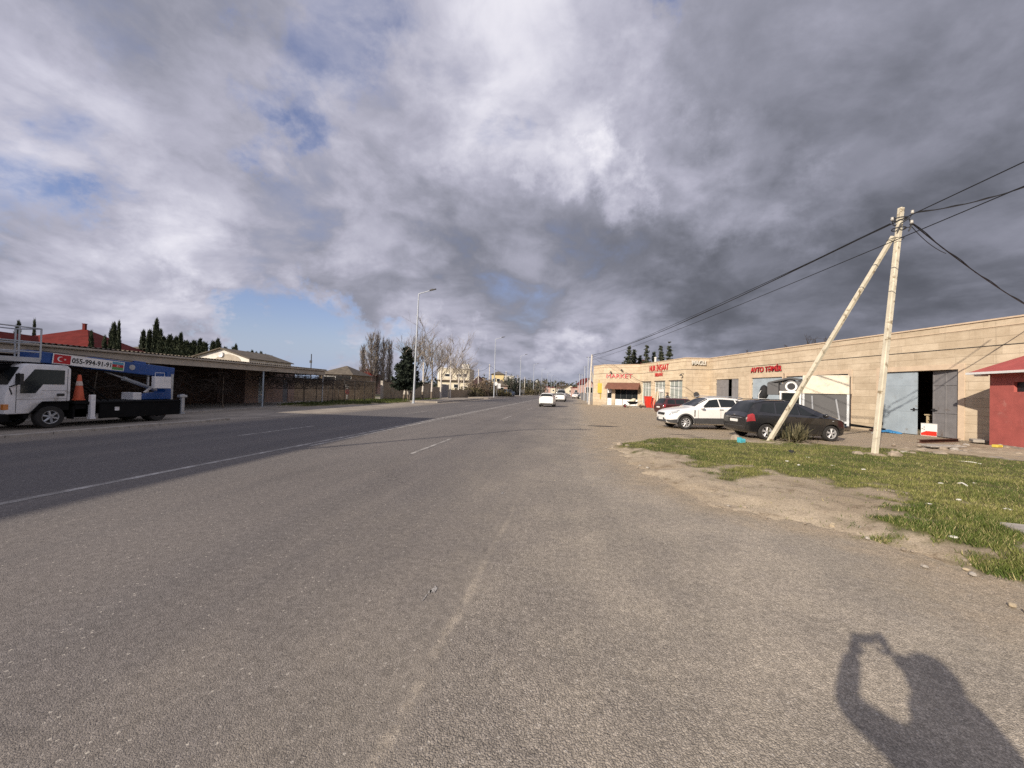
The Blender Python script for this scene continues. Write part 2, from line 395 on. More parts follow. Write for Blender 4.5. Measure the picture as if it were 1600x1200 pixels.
cam = bpy.data.cameras.new('camera'); co = bpy.data.objects.new('camera', cam); COL.objects.link(co)
cam.sensor_fit = 'HORIZONTAL'; cam.sensor_width = 36; cam.lens = 36*F_PX/1600; cam.clip_start = .02; cam.clip_end = 6000
Mx = Matrix((CR, CU, -CF)).transposed().to_4x4(); Mx.translation = CO; co.matrix_world = Mx
scene.camera = co
scene.view_settings.view_transform = 'Standard'; scene.view_settings.look = 'None'
scene.view_settings.gamma = 1; scene.view_settings.use_curve_mapping = False; scene.view_settings.exposure = 0.2
scene.cycles.use_denoising = False
scene.cycles.max_bounces = 6; scene.cycles.diffuse_bounces = 3; scene.cycles.glossy_bounces = 3; scene.cycles.transmission_bounces = 3

# ---------------------------------------------------------------- ground materials
def asphalt_mat():
    m, nt, p = new_mat('worn asphalt')
    P = nt.node('ShaderNodeTexCoord').outputs['Object']
    X, Y, Z = nt.sep(P)
    big = nt.noise(P, .22, 4, .6); mid = nt.noise(P, 1.7, 5, .65)
    streak = nt.noise(nt.mapping(P, scale=(1.6, .05, 1)), 1.0, 5, .6)
    patch = nt.noise(nt.mapping(P, scale=(1, .35, 1)), .6, 6, .62, .6)
    # coarser to the right of the paving seam
    wob = nt.math('ADD', X, nt.math('MULTIPLY', nt.math('SUBTRACT', nt.noise(P, .9, 4), .5), .35))
    coarse = nt.mr(wob, -1.1, -.6)
    grain = nt.noise(P, 95, 4, .7); grain2 = nt.noise(P, 48, 5, .72)
    vor = nt.node('ShaderNodeTexVoronoi', inp={'Vector': P, 'Scale': 62.0, 'Randomness': 1.0})
    chip = nt.mr(vor.outputs['Distance'], .16, .34, 1, 0)
    rnd = nt.sep(vor.outputs['Color'])
    pale = nt.math('MULTIPLY', chip, nt.mr(rnd[0], .90, .95))
    dark = nt.math('MULTIPLY', chip, nt.mr(rnd[1], .72, .9))
    vb = nt.node('ShaderNodeTexVoronoi', inp={'Vector': P, 'Scale': 21.0, 'Randomness': 1.0})
    bigpale = nt.math('MULTIPLY', nt.mr(vb.outputs['Distance'], .1, .22, 1, 0), nt.mr(nt.sep(vb.outputs['Color'])[2], .93, .97))
    base = nt.mix(nt.mr(big, .3, .7), (.142, .130, .124), (.182, .166, .156))
    base = nt.mix(nt.math('MULTIPLY', nt.mr(streak, .35, .7), .45), base, (.225, .2, .182))
    base = nt.mix(nt.math('MULTIPLY', nt.mr(patch, .52, .68), .45), base, (.135, .122, .114))
    # the far carriageway is mixed towards a darker grey
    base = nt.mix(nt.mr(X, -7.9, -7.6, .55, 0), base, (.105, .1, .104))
    # polished wheel tracks and darker drip line in each lane
    lane = nt.math('ABSOLUTE', nt.math('SUBTRACT', nt.math('FRACT', nt.math('DIVIDE', nt.math('ADD', X, 7.65), 1.72)), .5))
    base = nt.mix(nt.math('MULTIPLY', nt.mr(lane, .12, .42), nt.mr(nt.noise(nt.mapping(P, scale=(.6, .04, 1)), 1.0, 3), .4, .6, 0, .30)), base, (.205, .184, .168))
    # square-edged repair patches
    pb = nt.node('ShaderNodeTexBrick', offset=.3, inp={'Vector': nt.mapping(P, scale=(1, 1, 1), loc=(.7, 3.3, 0)), 'Color1': (0, 0, 0, 1), 'Color2': (1, 1, 1, 1), 'Mortar': (.5, .5, .5, 1), 'Scale': 1.0, 'Mortar Size': 0.0, 'Bias': -.72, 'Brick Width': 3.4, 'Row Height': 7.0})
    base = nt.mix(nt.math('MULTIPLY', nt.sep(pb.outputs[0])[0], .22), base, (.12, .11, .104))
    # sand and dust towards the right-hand verge and along the far gutter
    dz_ = nt.math('ADD', X, nt.math('MULTIPLY', nt.math('SUBTRACT', nt.noise(nt.mapping(P, scale=(1, .5, 1)), .7, 6, .65), .5), 4.5))
    dust = nt.math('MULTIPLY', nt.mr(dz_, -3.6, 2.2), nt.mr(mid, .2, .75, .55, 1))
    base = nt.mix(nt.math('MULTIPLY', dust, .85), base, nt.mix(nt.mr(nt.noise(P, .8, 5), .35, .65), (.375, .33, .262), (.47, .41, .325)))
    fc = nt.node('ShaderNodeFloatCurve'); cv = fc.mapping.curves[0]; pts_ = [(0, .84), (.25, .83), (.31, .80), (.36, .66), (.43, .42), (.56, .31), (.80, .245), (1, .24)]
    while len(cv.points) < len(pts_): cv.points.new(.5, .5)
    for q_, v_ in zip(cv.points, pts_): q_.location = v_
    fc.mapping.update(); nt.set(fc.inputs['Value'], nt.math('DIVIDE', Y, 16.0, 0, True))
    ed = nt.math('SUBTRACT', X, nt.math('MULTIPLY', fc.outputs[0], 5.0))
    ed = nt.math('ADD', ed, nt.math('MULTIPLY', nt.math('SUBTRACT', nt.noise(P, 1.1, 6, .7), .5), 2.2))
    base = nt.mix(nt.math('MULTIPLY', nt.mr(ed, -1.5, .25), nt.mr(mid, .25, .65, .6, 1)), base, nt.mix(nt.mr(nt.noise(P, 2.3, 5, .7), .4, .65), (.40, .32, .225), (.33, .27, .19)))
    gut = nt.math('ADD', X, nt.math('MULTIPLY', nt.math('SUBTRACT', nt.noise(P, .5, 5), .5), 1.0))
    base = nt.mix(nt.mr(gut, -15.2, -14.2, .8, 0), base, (.27, .235, .195))
    # the rubbed paving seam
    seam = nt.math('ABSOLUTE', nt.math('ADD', nt.math('ADD', X, .86), nt.math('MULTIPLY', nt.math('SUBTRACT', nt.noise(P, 1.4, 4), .5), .13)))
    seam = nt.math('MULTIPLY', nt.mr(seam, .01, .06, 1, 0), nt.mr(nt.noise(P, 4, 5, .75), .38, .62, .05, 1.0))
    seam = nt.math('MULTIPLY', seam, nt.mr(Y, 2.5, 8, 1, .12))
    base = nt.mix(nt.math('MULTIPLY', seam, .6), base, (.46, .4, .32))
    # oil stains and cracks
    oil = nt.noise(P, .75, 6, .7, .8)
    base = nt.mix(nt.math('MULTIPLY', nt.mr(oil, .66, .74), .5), base, (.07, .062, .056))
    ck = nt.node('ShaderNodeTexVoronoi', feature='DISTANCE_TO_EDGE', inp={'Vector': nt.vmath('ADD', P, nt.vmath('SCALE', nt.node('ShaderNodeTexNoise', inp={'Vector': P, 'Scale': 1.1, 'Detail': 5.0}).outputs['Color'], sc=1.2)), 'Scale': .23})
    crack = nt.math('MULTIPLY', nt.mr(ck.outputs['Distance'], 0.0, .006, 1, 0), nt.mr(nt.noise(P, .35, 3), .52, .62))
    base = nt.mix(nt.math('MULTIPLY', crack, .28), base, (.04, .036, .033))
    v1 = nt.node('ShaderNodeTexVoronoi', inp={'Vector': nt.vmath('ADD', P, nt.vmath('SCALE', nt.node('ShaderNodeTexNoise', inp={'Vector': P, 'Scale': 60.0, 'Detail': 2.0}).outputs['Color'], sc=.010)), 'Scale': 150.0})
    v2 = nt.node('ShaderNodeTexVoronoi', inp={'Vector': nt.vmath('ADD', P, nt.vmath('SCALE', nt.node('ShaderNodeTexNoise', inp={'Vector': P, 'Scale': 40.0, 'Detail': 2.0}).outputs['Color'], sc=.014)), 'Scale': 105.0})
    cell = nt.mix(coarse, nt.sep(v1.outputs['Color'])[0], nt.sep(v2.outputs['Color'])[0])
    gapd = nt.mix(coarse, nt.mr(v1.outputs['Distance'], .35, .75, 0, 1), nt.mr(v2.outputs['Distance'], .35, .75, 0, 1))
    clump = nt.mr(nt.noise(P, 15, 4, .7), .3, .7, .84, 1.16)
    shade = nt.math('MULTIPLY', nt.math('SUBTRACT', nt.math('ADD', nt.mr(coarse, 0, 1, .90, .98), nt.math('MULTIPLY', nt.math('POWER', cell, 2.2), nt.mr(coarse, 0, 1, .50, .55))), nt.math('MULTIPLY', gapd, nt.mr(coarse, 0, 1, .18, .32))), clump)
    c = nt.vmath('SCALE', base, sc=nt.math('MAXIMUM', shade, .15))
    c = nt.mix(nt.math('MULTIPLY', dark, .65), c, (.035, .033, .032))
    c = nt.mix(nt.math('MULTIPLY', pale, .75), c, (.46, .43, .39))
    c = nt.mix(nt.math('MULTIPLY', bigpale, .8), c, (.5, .46, .4))
    nt.set(p.inputs['Base Color'], c); p.inputs['Roughness'].default_value = .88; p.inputs['Specular IOR Level'].default_value = .25
    h = nt.math('ADD', nt.math('MULTIPLY', nt.math('SUBTRACT', 1.0, gapd), nt.mr(coarse, 0, 1, .55, 1.0)), nt.math('MULTIPLY', grain2, nt.mr(coarse, 0, 1, .5, .7)))
    h = nt.math('ADD', h, nt.math('ADD', nt.math('MULTIPLY', chip, .3), nt.math('MULTIPLY', seam, .5)))
    bump(nt, p, h, .6, .007)
    return m
M['asphalt'] = asphalt_mat()
def dirt_mat():
    m, nt, p = new_mat('trodden earth')
    P = nt.node('ShaderNodeTexCoord').outputs['Object']
    a = nt.noise(P, .5, 6, .65); b = nt.noise(P, 3.3, 6, .7); g = nt.noise(P, 55, 4, .7)
    c = nt.mix(nt.mr(a, .35, .65), (.35, .283, .20), (.45, .375, .275))
    c = nt.mix(nt.math('MULTIPLY', nt.mr(b, .52, .70), .8), c, (.19, .14, .09))
    wet = nt.noise(nt.mapping(P, scale=(1, 1.6, 1), loc=(3.1, .4, 0)), .8, 6, .7, .7)
    c = nt.mix(nt.math('MULTIPLY', nt.mr(wet, .58, .70), .5), c, (.15, .105, .07))
    c = nt.mix(nt.math('MULTIPLY', nt.mr(nt.noise(P, 9, 5, .75), .58, .68), .6), c, (.11, .085, .05))
    vor = nt.node('ShaderNodeTexVoronoi', inp={'Vector': P, 'Scale': 26.0})
    peb = nt.math('MULTIPLY', nt.mr(vor.outputs['Distance'], .12, .26, 1, 0), nt.mr(nt.sep(vor.outputs['Color'])[0], .82, .92))
    c = nt.mix(.8, c, nt.mix(nt.mr(g, .3, .7), (.6, .6, .6), (1.35, 1.35, 1.35)), 'MULTIPLY')
    c = nt.mix(nt.math('MULTIPLY', peb, .6), c, (.5, .44, .36))
    at = nt.node('ShaderNodeAttribute', attribute_name='turf').outputs['Fac']
    gc = nt.mix(nt.mr(nt.noise(P, 2.2, 5, .65), .35, .65), (.06, .065, .02), (.13, .12, .045))
    c = nt.mix(nt.math('MULTIPLY', at, .9), c, gc)
    nt.set(p.inputs['Base Color'], c); p.inputs['Roughness'].default_value = .95; p.inputs['Specular IOR Level'].default_value = .15
    bump(nt, p, nt.math('ADD', nt.math('MULTIPLY', g, .6), b), .6, .03)
    return m
M['dirt'] = dirt_mat()
def land_mat():
    m, nt, p = new_mat('dry winter land')
    P = nt.node('ShaderNodeTexCoord').outputs['Object']
    c = nt.mix(nt.mr(nt.noise(P, .04, 6, .6), .35, .65), (.2, .165, .115), (.1, .1, .05))
    c = nt.mix(nt.mr(nt.noise(P, .6, 6, .7), .5, .7), c, (.15, .12, .08))
    nt.set(p.inputs['Base Color'], c); p.inputs['Roughness'].default_value = 1; bump(nt, p, nt.noise(P, 8, 5, .7), .5, .04)
    return m
M['land'] = land_mat()
def grass_mat():
    m, nt, p = new_mat('patchy verge grass')
    g = nt.node('ShaderNodeNewGeometry').outputs['Random Per Island']; P = nt.node('ShaderNodeTexCoord').outputs['Object']
    big = nt.noise(P, .55, 5, .65); mid = nt.noise(P, 2.6, 4, .65)
    c = nt.mix(nt.mr(big, .38, .62), (.066, .098, .018), (.18, .185, .055))
    c = nt.mix(nt.math('MULTIPLY', nt.mr(mid, .5, .68), .7), c, (.035, .055, .01))
    c = nt.mix(nt.mr(g, .82, .9), c, (.27, .235, .11))
    c = nt.vmath('SCALE', c, sc=nt.mr(g, 0, .8, .7, 1.3, False))
    nt.set(p.inputs['Base Color'], c); p.inputs['Roughness'].default_value = .7; p.inputs['Specular IOR Level'].default_value = .25
    return m
M['verge_grass'] = grass_mat()
def paint_mat():
    m, nt, p = new_mat('worn road paint')
    P = nt.node('ShaderNodeTexCoord').outputs['Object']
    w = nt.math('ADD', nt.math('MULTIPLY', nt.noise(P, 2.5, 6, .7), .6), nt.math('MULTIPLY', nt.noise(P, 60, 3, .7), .4))
    c = nt.mix(nt.mr(w, .38, .56), (.5, .48, .45), (.2, .185, .17))
    nt.set(p.inputs['Base Color'], c); p.inputs['Roughness'].default_value = .8; bump(nt, p, nt.noise(P, 80, 3), .4, .006)
    return m
M['paint'] = paint_mat()
def pave_mat():
    m, nt, p = new_mat('dusty concrete pavement')
    P = nt.node('ShaderNodeTexCoord').outputs['Object']
    c = nt.mix(nt.mr(nt.noise(P, .6, 6, .65), .35, .65), (.24, .21, .175), (.36, .315, .26))
    br = nt.node('ShaderNodeTexBrick', inp={'Vector': P, 'Color1': (1, 1, 1, 1), 'Color2': (.88, .88, .88, 1), 'Mortar': (.4, .4, .4, 1), 'Scale': .8, 'Mortar Size': .012, 'Brick Width': .6, 'Row Height': .5})
    c = nt.mix(.7, c, br.outputs[0], 'MULTIPLY')
    c = nt.mix(.6, c, nt.mix(nt.mr(nt.noise(P, 30, 4, .7), .3, .7), (.7, .7, .7), (1.2, 1.2, 1.2)), 'MULTIPLY')
    nt.set(p.inputs['Base Color'], c); p.inputs['Roughness'].default_value = .9; bump(nt, p, nt.noise(P, 20, 5, .7), .4, .02)
    return m
M['pave'] = pave_mat()
def stone_mat(name, a, b, mort, w, h, ms=.006, var=.5):
    """cut stone cladding laid in courses; object x runs along the wall, z up"""
    m, nt, p = new_mat(name)
    P = nt.node('ShaderNodeTexCoord').outputs['Object']
    s = nt.sep(P)
    v = nt.node('ShaderNodeCombineXYZ', inp={0: nt.math('ADD', s[0], s[1]), 1: s[2], 2: 0.0}).outputs[0]
    br = nt.node('ShaderNodeTexBrick', offset=.37, offset_frequency=2, squash=.8, squash_frequency=3, inp={'Vector': v, 'Color1': (*a, 1), 'Color2': (*b, 1), 'Mortar': (*mort, 1), 'Scale': 1.0, 'Mortar Size': ms, 'Mortar Smooth': .15, 'Bias': -.1, 'Brick Width': w, 'Row Height': h})
    c = br.outputs[0]
    fz = nt.math('ABSOLUTE', nt.math('SUBTRACT', nt.math('FRACT', nt.math('DIVIDE', s[2], h)), .5))
    c = nt.mix(nt.math('MULTIPLY', nt.mr(fz, .5-.02/h, .5-.007/h), .28 if h > .3 else 0.0), c, (.17, .125, .085))
    n = nt.noise(v, 1.2, 6, .65, .5); n2 = nt.noise(nt.mapping(v, scale=(1, 4, 1)), 2.2, 6, .7)
    c = nt.mix(var, c, nt.mix(nt.mr(n, .3, .7), (.78, .74, .7), (1.15, 1.16, 1.18)), 'MULTIPLY')
    c = nt.mix(var, c, nt.mix(nt.mr(n2, .35, .7), (.86, .84, .8), (1.1, 1.1, 1.1)), 'MULTIPLY')
    stain = nt.noise(nt.mapping(v, scale=(3.2, .22, 1)), 1.0, 6, .65)
    c = nt.mix(nt.math('MULTIPLY', nt.mr(stain, .54, .74), .5), c, tuple(x*.45 for x in a))
    c = nt.mix(nt.mr(s[2], 0, .7, .3, 0), c, (.22, .18, .135))
    nt.set(p.inputs['Base Color'], c); p.inputs['Roughness'].default_value = .9; p.inputs['Specular IOR Level'].default_value = .2
    bump(nt, p, nt.math('SUBTRACT', nt.math('MULTIPLY', nt.noise(P, 40, 4, .7), .25), nt.math('MULTIPLY', br.outputs[1], 1.0)), .45, .012)
    return m
M['clad'] = stone_mat('sandstone cladding', (.50, .415, .305), (.60, .505, .38), (.43, .355, .26), 1.7, .39)
M['clad_pale'] = stone_mat('pale sandstone cladding', (.60, .50, .36), (.68, .575, .42), (.45, .36, .25), 1.4, .39)
M['blockwall'] = stone_mat('limestone block wall', (.34, .27, .19), (.42, .34, .24), (.14, .11, .08), .42, .21, .01)
M['panelwall'] = stone_mat('precast panel wall', (.33, .28, .22), (.38, .33, .26), (.14, .12, .1), 3.0, 2.6, .03, .7)
M['surround'] = mat('smooth stone surround', (.56, .44, .32), .85, var=.1, sc=2)

# ---------------------------------------------------------------- ground, road, pavement
def grid_sheet(name, x0, x1, y0, y1, z, m, nx=1, ny=1):
    b = MB(); vs = [(x0+(x1-x0)*i/nx, y0+(y1-y0)*j/ny, z) for j in range(ny+1) for i in range(nx+1)]
    b.add(vs, [(j*(nx+1)+i, j*(nx+1)+i+1, (j+1)*(nx+1)+i+1, (j+1)*(nx+1)+i) for j in range(ny) for i in range(nx)])
    return tag(b.build(name, m), kind='structure')
grid_sheet('ground', -2500, 2500, -300, 3500, -.012, M['land'])
grid_sheet('road', -15.6, 3.0, -40, 700, 0, M['asphalt'])
pl_ = MB(); pl_.add([(3.0, -40, 0), (26, -40, 0), (26, 8, 0), (14.5, 45, 0), (8, 62, 0), (3.0, 75, 0)], [(0, 1, 2, 3, 4, 5)])
tag(pl_.build('parking_lot', M['asphalt']), kind='structure')
# far pavement: shoulder flush strip then raised pavement with kerb
pv = MB(); pv.add([(-15.6, -40, -.003), (-15.6, 700, -.003), (-27, 700, -.003), (-31, -40, -.003)], [(0, 1, 2, 3)])
tag(pv.build('pavement', M['pave']), kind='structure')
def kerb(y0, y1, x=-15.9, h=.14):
    b = MB(); n = max(1, int((y1-y0)/1.0))
    for i in range(n):
        ya = y0+(y1-y0)*i/n; yb = y0+(y1-y0)*(i+1)/n-.012
        j = random.uniform(-.012, .012)
        b.b2((x-.16+j, ya, -.05), (x+j, yb, h+random.uniform(-.012, .012)))
    return tag(b.build('kerb', M['concrete'], bevel=.012), kind='structure')
kerb(-12, 15.5, -15.75, .09)
kerb(43, 66, -15.9, .17); kerb(72, 128, -15.9, .17)
rp = MB()
for y0, y1 in ((43, 66), (72, 128)): rp.b2((-20.5, y0, -.02), (-16.06, y1, .15))
tag(rp.build('raised_pavement', M['pave']), kind='structure')
def marking(rects, name='road_marking'):
    b = MB()
    for x0, x1, y0, y1 in rects: b.add([(x0, y0, .004), (x1, y0, .004), (x1, y1, .004), (x0, y1, .004)], [(0, 1, 2, 3)])
    return tag(b.build(name, M['paint']), kind='structure')
marking([(-7.78, -7.63, -40, 600)]); marking([(-7.48, -7.36, 9.9, 600)])
marking([(-4.27, -4.17, 9.6+12.6*k, 12.9+12.6*k) for k in range(0, 20)])
marking([(-10.92, -10.82, 11.0+12.6*k, 14.7+12.6*k) for k in range(0, 20)])
q1 = G(678, 922); q2 = G(785, 770)
def fleck(q, sx, sy, n=9):
    b = MB(); pts = [(q.x+math.cos(a)*sx*random.uniform(.5, 1), q.y+math.sin(a)*sy*random.uniform(.5, 1), .004) for a in [2*PI*i/n for i in range(n)]]
    b.add(pts, [tuple(range(n))]); return tag(b.build('road_marking', M['paint']), kind='structure')
fleck(q1, .03, .09); fleck(q1+Vector((-.03, -.13, 0)), .008, .09); fleck(q2, .03, .12); fleck(G(672, 925), .02, .04)

# ---------------------------------------------------------------- grass verge (mound of earth whose rim dips under the asphalt)
def fnoise(x, y, s, seed=0, oct=4): return mnoise.fractal(Vector((x*s+seed*7.3, y*s-seed*3.1, seed)), .6, 2.0, oct)
VERGE = [(1.15, 12.9), (1.22, 11.2), (1.45, 9.3), (1.75, 7.9), (2.1, 6.8), (2.7, 6.15), (3.4, 5.7), (3.85, 5.15), (4.05, 4.6), (4.1, 3.8), (4.3, 1.5), (4.6, -4), (22, -4), (24, 12), (17.4, 18.6), (16.2, 19.6), (14.8, 18.6), (13.0, 16.2), (9.6, 16.5), (7.6, 16.8), (5.2, 16.5), (3.2, 16.3), (2.2, 15.2), (1.45, 14.0)]
def sdist(poly, X, Y):
    px = np.array([p[0] for p in poly]); py = np.array([p[1] for p in poly]); n = len(poly)
    d = np.full(X.shape, 1e9); ins = np.zeros(X.shape, bool)
    for i in range(n):
        x0, y0, x1, y1 = px[i], py[i], px[(i+1) % n], py[(i+1) % n]
        ex, ey = x1-x0, y1-y0; t = np.clip(((X-x0)*ex+(Y-y0)*ey)/(ex*ex+ey*ey), 0, 1)
        d = np.minimum(d, np.hypot(X-x0-t*ex, Y-y0-t*ey))
        c = ((y0 > Y) != (y1 > Y)) & (X < (x1-x0)*(Y-y0)/((y1-y0) if y1 != y0 else 1e-9)+x0); ins ^= c
    return np.where(ins, d, -d)
TURF = [(1.5, 13.0), (2.0, 11.6), (2.9, 10.2), (3.6, 8.9), (4.25, 8.1), (5.3, 7.75), (5.75, 7.2), (5.1, 6.6), (4.35, 6.35), (4.0, 5.75), (4.35, 5.1), (4.4, 4.4), (4.5, 2.0), (4.9, -4), (22, -4), (22, 12.3), (13.2, 13.6), (11.4, 15.2), (9.0, 16.1), (5.4, 16.0), (3.4, 15.8), (2.4, 14.9), (1.7, 13.9)]
def turf_amount(x, y, sd):
    bare = fnoise(x, y, .55, 3)*1.1+fnoise(x, y, 1.7, 5)*.8
    t = sd/.5+bare*2.0-.05
    # the bare track across the verge
    tr = abs((x-2.6)*.35+(y-13.1)) if x < 6.6 else 9
    if tr < .45 and x > 2.4: t -= (1-tr/.45)*2.4
    hole = math.hypot((x-9.3)/.9, (y-13.9)/.45)
    if hole < 1: t -= 1.2*(1-hole)
    return min(1, max(0, t))
def verge_z(x, y, sd):
    if sd < 0: return -.03+sd*.15
    return min(.10, sd*.13-.012)*(1-.0)+.035*max(0, min(1, sd/.5))*fnoise(x, y, .8, 1)+.02*fnoise(x, y, 3.1, 2)*max(0, min(1, sd/.3))
def heightfield(name, poly, turfpoly, x0, x1, y0, y1, step, m, turf=True):
    nx = int((x1-x0)/step)+1; ny = int((y1-y0)/step)+1
    X, Y = np.meshgrid(x0+step*np.arange(nx), y0+step*np.arange(ny))
    wob = np.array([fnoise(a, b, 1.3, 9)*.34+fnoise(a, b, 5, 8)*.16 for a, b in zip(X.ravel(), Y.ravel())]).reshape(X.shape)
    S = sdist(poly, X, Y)+wob*.8; T = sdist(turfpoly, X, Y)
    vs = []; tf = []
    for x, y, s_, t_ in zip(X.ravel(), Y.ravel(), S.ravel(), T.ravel()):
        vs.append((x, y, verge_z(x, y, s_))); tf.append(turf_amount(x, y, t_) if turf else 0)
    keep = S > -.35
    b = MB(); b.v = vs
    for j in range(ny-1):
        for i in range(nx-1):
            if keep[j, i] or keep[j+1, i+1]:
                k = j*nx+i; b.f.append((k, k+1, k+nx+1, k+nx)); b.m.append(0)
    o = b.build(name, m, smooth=60)
    at = o.data.attributes.new('turf', 'FLOAT', 'POINT'); at.data.foreach_set('value', np.array(tf, dtype=np.float32))
    return tag(o, kind='structure')
heightfield('verge', VERGE, TURF, .8, 20, -1.5, 18, .11, M['dirt'])
def blades(name, label, n, sampler, mat_, hmin, hmax, w):
    V = np.zeros((n, 3, 3), np.float32); k = 0; tries = 0
    while k < n and tries < n*12:
        tries += 1
        r = sampler()
        if r is None: continue
        x, y, z, sc = r
        h = random.uniform(hmin, hmax)*sc; a = random.uniform(0, 2*PI); le = random.uniform(.2, 1.0)*h; b = random.uniform(0, 2*PI)
        ww = w*random.uniform(.6, 1.3)*(.7+.3*sc)
        dx, dy = math.cos(a)*ww, math.sin(a)*ww
        V[k] = ((x-dx, y-dy, z-.01), (x+dx, y+dy, z-.01), (x+math.cos(b)*le, y+math.sin(b)*le, z+h)); k += 1
    o = quads_np(name, V[:k].reshape(-1, 3), 3, mat_)
    return tag(o, label, 'grass', kind='stuff')
TP = np.array(TURF)
def pt_sd(poly, x, y): return float(sdist(poly, np.array([x]), np.array([y]))[0])
# coarse lookup so that sampling 10^5 blades stays quick
_gx = np.arange(.8, 20, .1); _gy = np.arange(-1.5, 18, .1); _GX, _GY = np.meshgrid(_gx, _gy)
_S = sdist(VERGE, _GX, _GY); _T = sdist(TURF, _GX, _GY)
_tt = np.array([turf_amount(a, b, c) for a, b, c in zip(_GX.ravel(), _GY.ravel(), _T.ravel())]).reshape(_T.shape)
def verge_sampler():
    # more blades near the camera
    d = 4.2*(17.5/4.2)**random.random(); 
    ang = random.uniform(rad(0), rad(62)) if random.random() < .82 else random.uniform(rad(60), rad(100)); x = d*math.sin(ang)*1.1; y = d*math.cos(ang)
    if not (.85 < x < 19.8 and -1.4 < y < 17.8): return None
    i = int((x-.8)/.1); j = int((y+1.5)/.1)
    t = _tt[j, i]
    if random.random() > t**1.3*.95+.015*(_S[j, i] > .1): return None
    tall = 1+.9*max(0, fnoise(x, y, 1.1, 12))+(.5 if y < 7 else 0)
    return x, y, verge_z(x, y, _S[j, i]), tall*(.55+.45*t)
blades('grass', 'short green grass growing on the verge by the leaning pole', 270000, verge_sampler, M['verge_grass'], .018, .048, .0055)
# strip of grass under the far wall
LEFT_V = [(-19.0, 52), (-18.9, 40), (-19.6, 33), (-20.6, 28), (-22.5, 25.5), (-24.0, 28), (-24.9, 34), (-24.9, 43), (-23.9, 56), (-20.5, 58)]
heightfield('verge_across', LEFT_V, LEFT_V, -26, -18, 24, 59, .3, M['dirt'])
def left_sampler():
    x = random.uniform(-25, -18.8); y = random.uniform(25, 58)
    if pt_sd(LEFT_V, x, y) < .25 or fnoise(x, y, .5, 4) < -.35: return None
    return x, y, .08, 1+fnoise(x, y, .8, 3)*.6
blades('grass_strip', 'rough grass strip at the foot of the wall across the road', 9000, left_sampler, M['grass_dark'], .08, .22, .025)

M['oil'] = mat('oil stained ground', (.055, .045, .036), .8, var=.3, sc=4)
def stain(px, py, sx, sy):
    random.seed(int(px)); q = G(px, py); b = MB(); n = 22
    b.add([(q.x+math.cos(2*PI*i/n)*sx*random.uniform(.55, 1), q.y+math.sin(2*PI*i/n)*sy*random.uniform(.55, 1), .004) for i in range(n)], [tuple(range(n))])
    tag(b.build('oil_stain', M['oil']), kind='structure')
stain(942, 666, .95, .38); stain(958, 661, .3, .1); stain(1062, 679, .8, .12); stain(1085, 683, .5, .1); stain(905, 631, 1.2, 1.2)

# ---------------------------------------------------------------- stone shop and garage row on the right
K = .987
def sc2(x, y): return Vector((x*K, y*K, 0))
WA = sc2(18.604, 19.49); WD = sc2(13.254, 41.50); WM = sc2(10.93, 41.13); WN = sc2(8.10, 51.49); WK = sc2(3.68, 53.16); WE = sc2(2.48, 56.09)
ZR, ZMID = 5.42, 4.30
WU = (WD-WA).normalized(); WNORM = Vector((-WU.y, WU.x, 0))
W_END = WA-WU*14
row = thing('shop_row', 'long single storey sandstone row of garages and shops with flat parapet', 'building', W_END)
def frame_of(p0, p1):
    u = (p1-p0).normalized(); return u, Vector((-u.y, u.x, 0)), (p1-p0).length, math.atan2(u.y, u.x)
def s_on(px, py, p0, p1, off=0):
    u, n, L, a = frame_of(p0, p1); q = onplane(px, py, p0+n*off, n); return (q-p0).dot(u), q.z
def wall_cells(b, L, z0, z1, ops, th=.3, y=0, s_start=0):
    xs = sorted({s_start, L, *[o[0] for o in ops], *[o[1] for o in ops]})
    for a, c in zip(xs[:-1], xs[1:]):
        if c-a < 1e-4: continue
        cur = z0
        for o in sorted([o for o in ops if o[0] <= a+1e-5 and o[1] >= c-1e-5], key=lambda o: o[2]):
            if o[2]-cur > 1e-3: b.b2((a, y-th, cur), (c, y, o[2]))
            cur = o[3]
        if z1-cur > 1e-3: b.b2((a, y-th, cur), (c, y, z1))
def seg_wall(p0, p1, ops, m=None, base=W_END, parent=row):
    u, n, L, a = frame_of(p0, p1)
    b = MB(); wall_cells(b, L, -.2, ZR, ops)
    w = b.build('wall', m or M['clad'], parent, loc=p0-base, rz=a)
    t = MB(); t.b2((-.0, .003, ZMID-.012), (L, .02, ZMID+.018)); t.build('joint', M['dark_metal'], parent, loc=p0-base, rz=a)  # the dark strip stands in for the shadow line of a ledge
    t = MB(); t.b2((-.04, -.32, ZR+.003), (L+.02, .055, ZR+.07)); t.b2((0, .003, ZR-.30), (L, .03, ZR-.27)); t.build('cornice', M['surround'], parent, loc=p0-base, rz=a)
    return u, n, L, a
def place(o, p0, a, base=W_END): o.location = p0-base; o.rotation_euler = (0, 0, a); return o
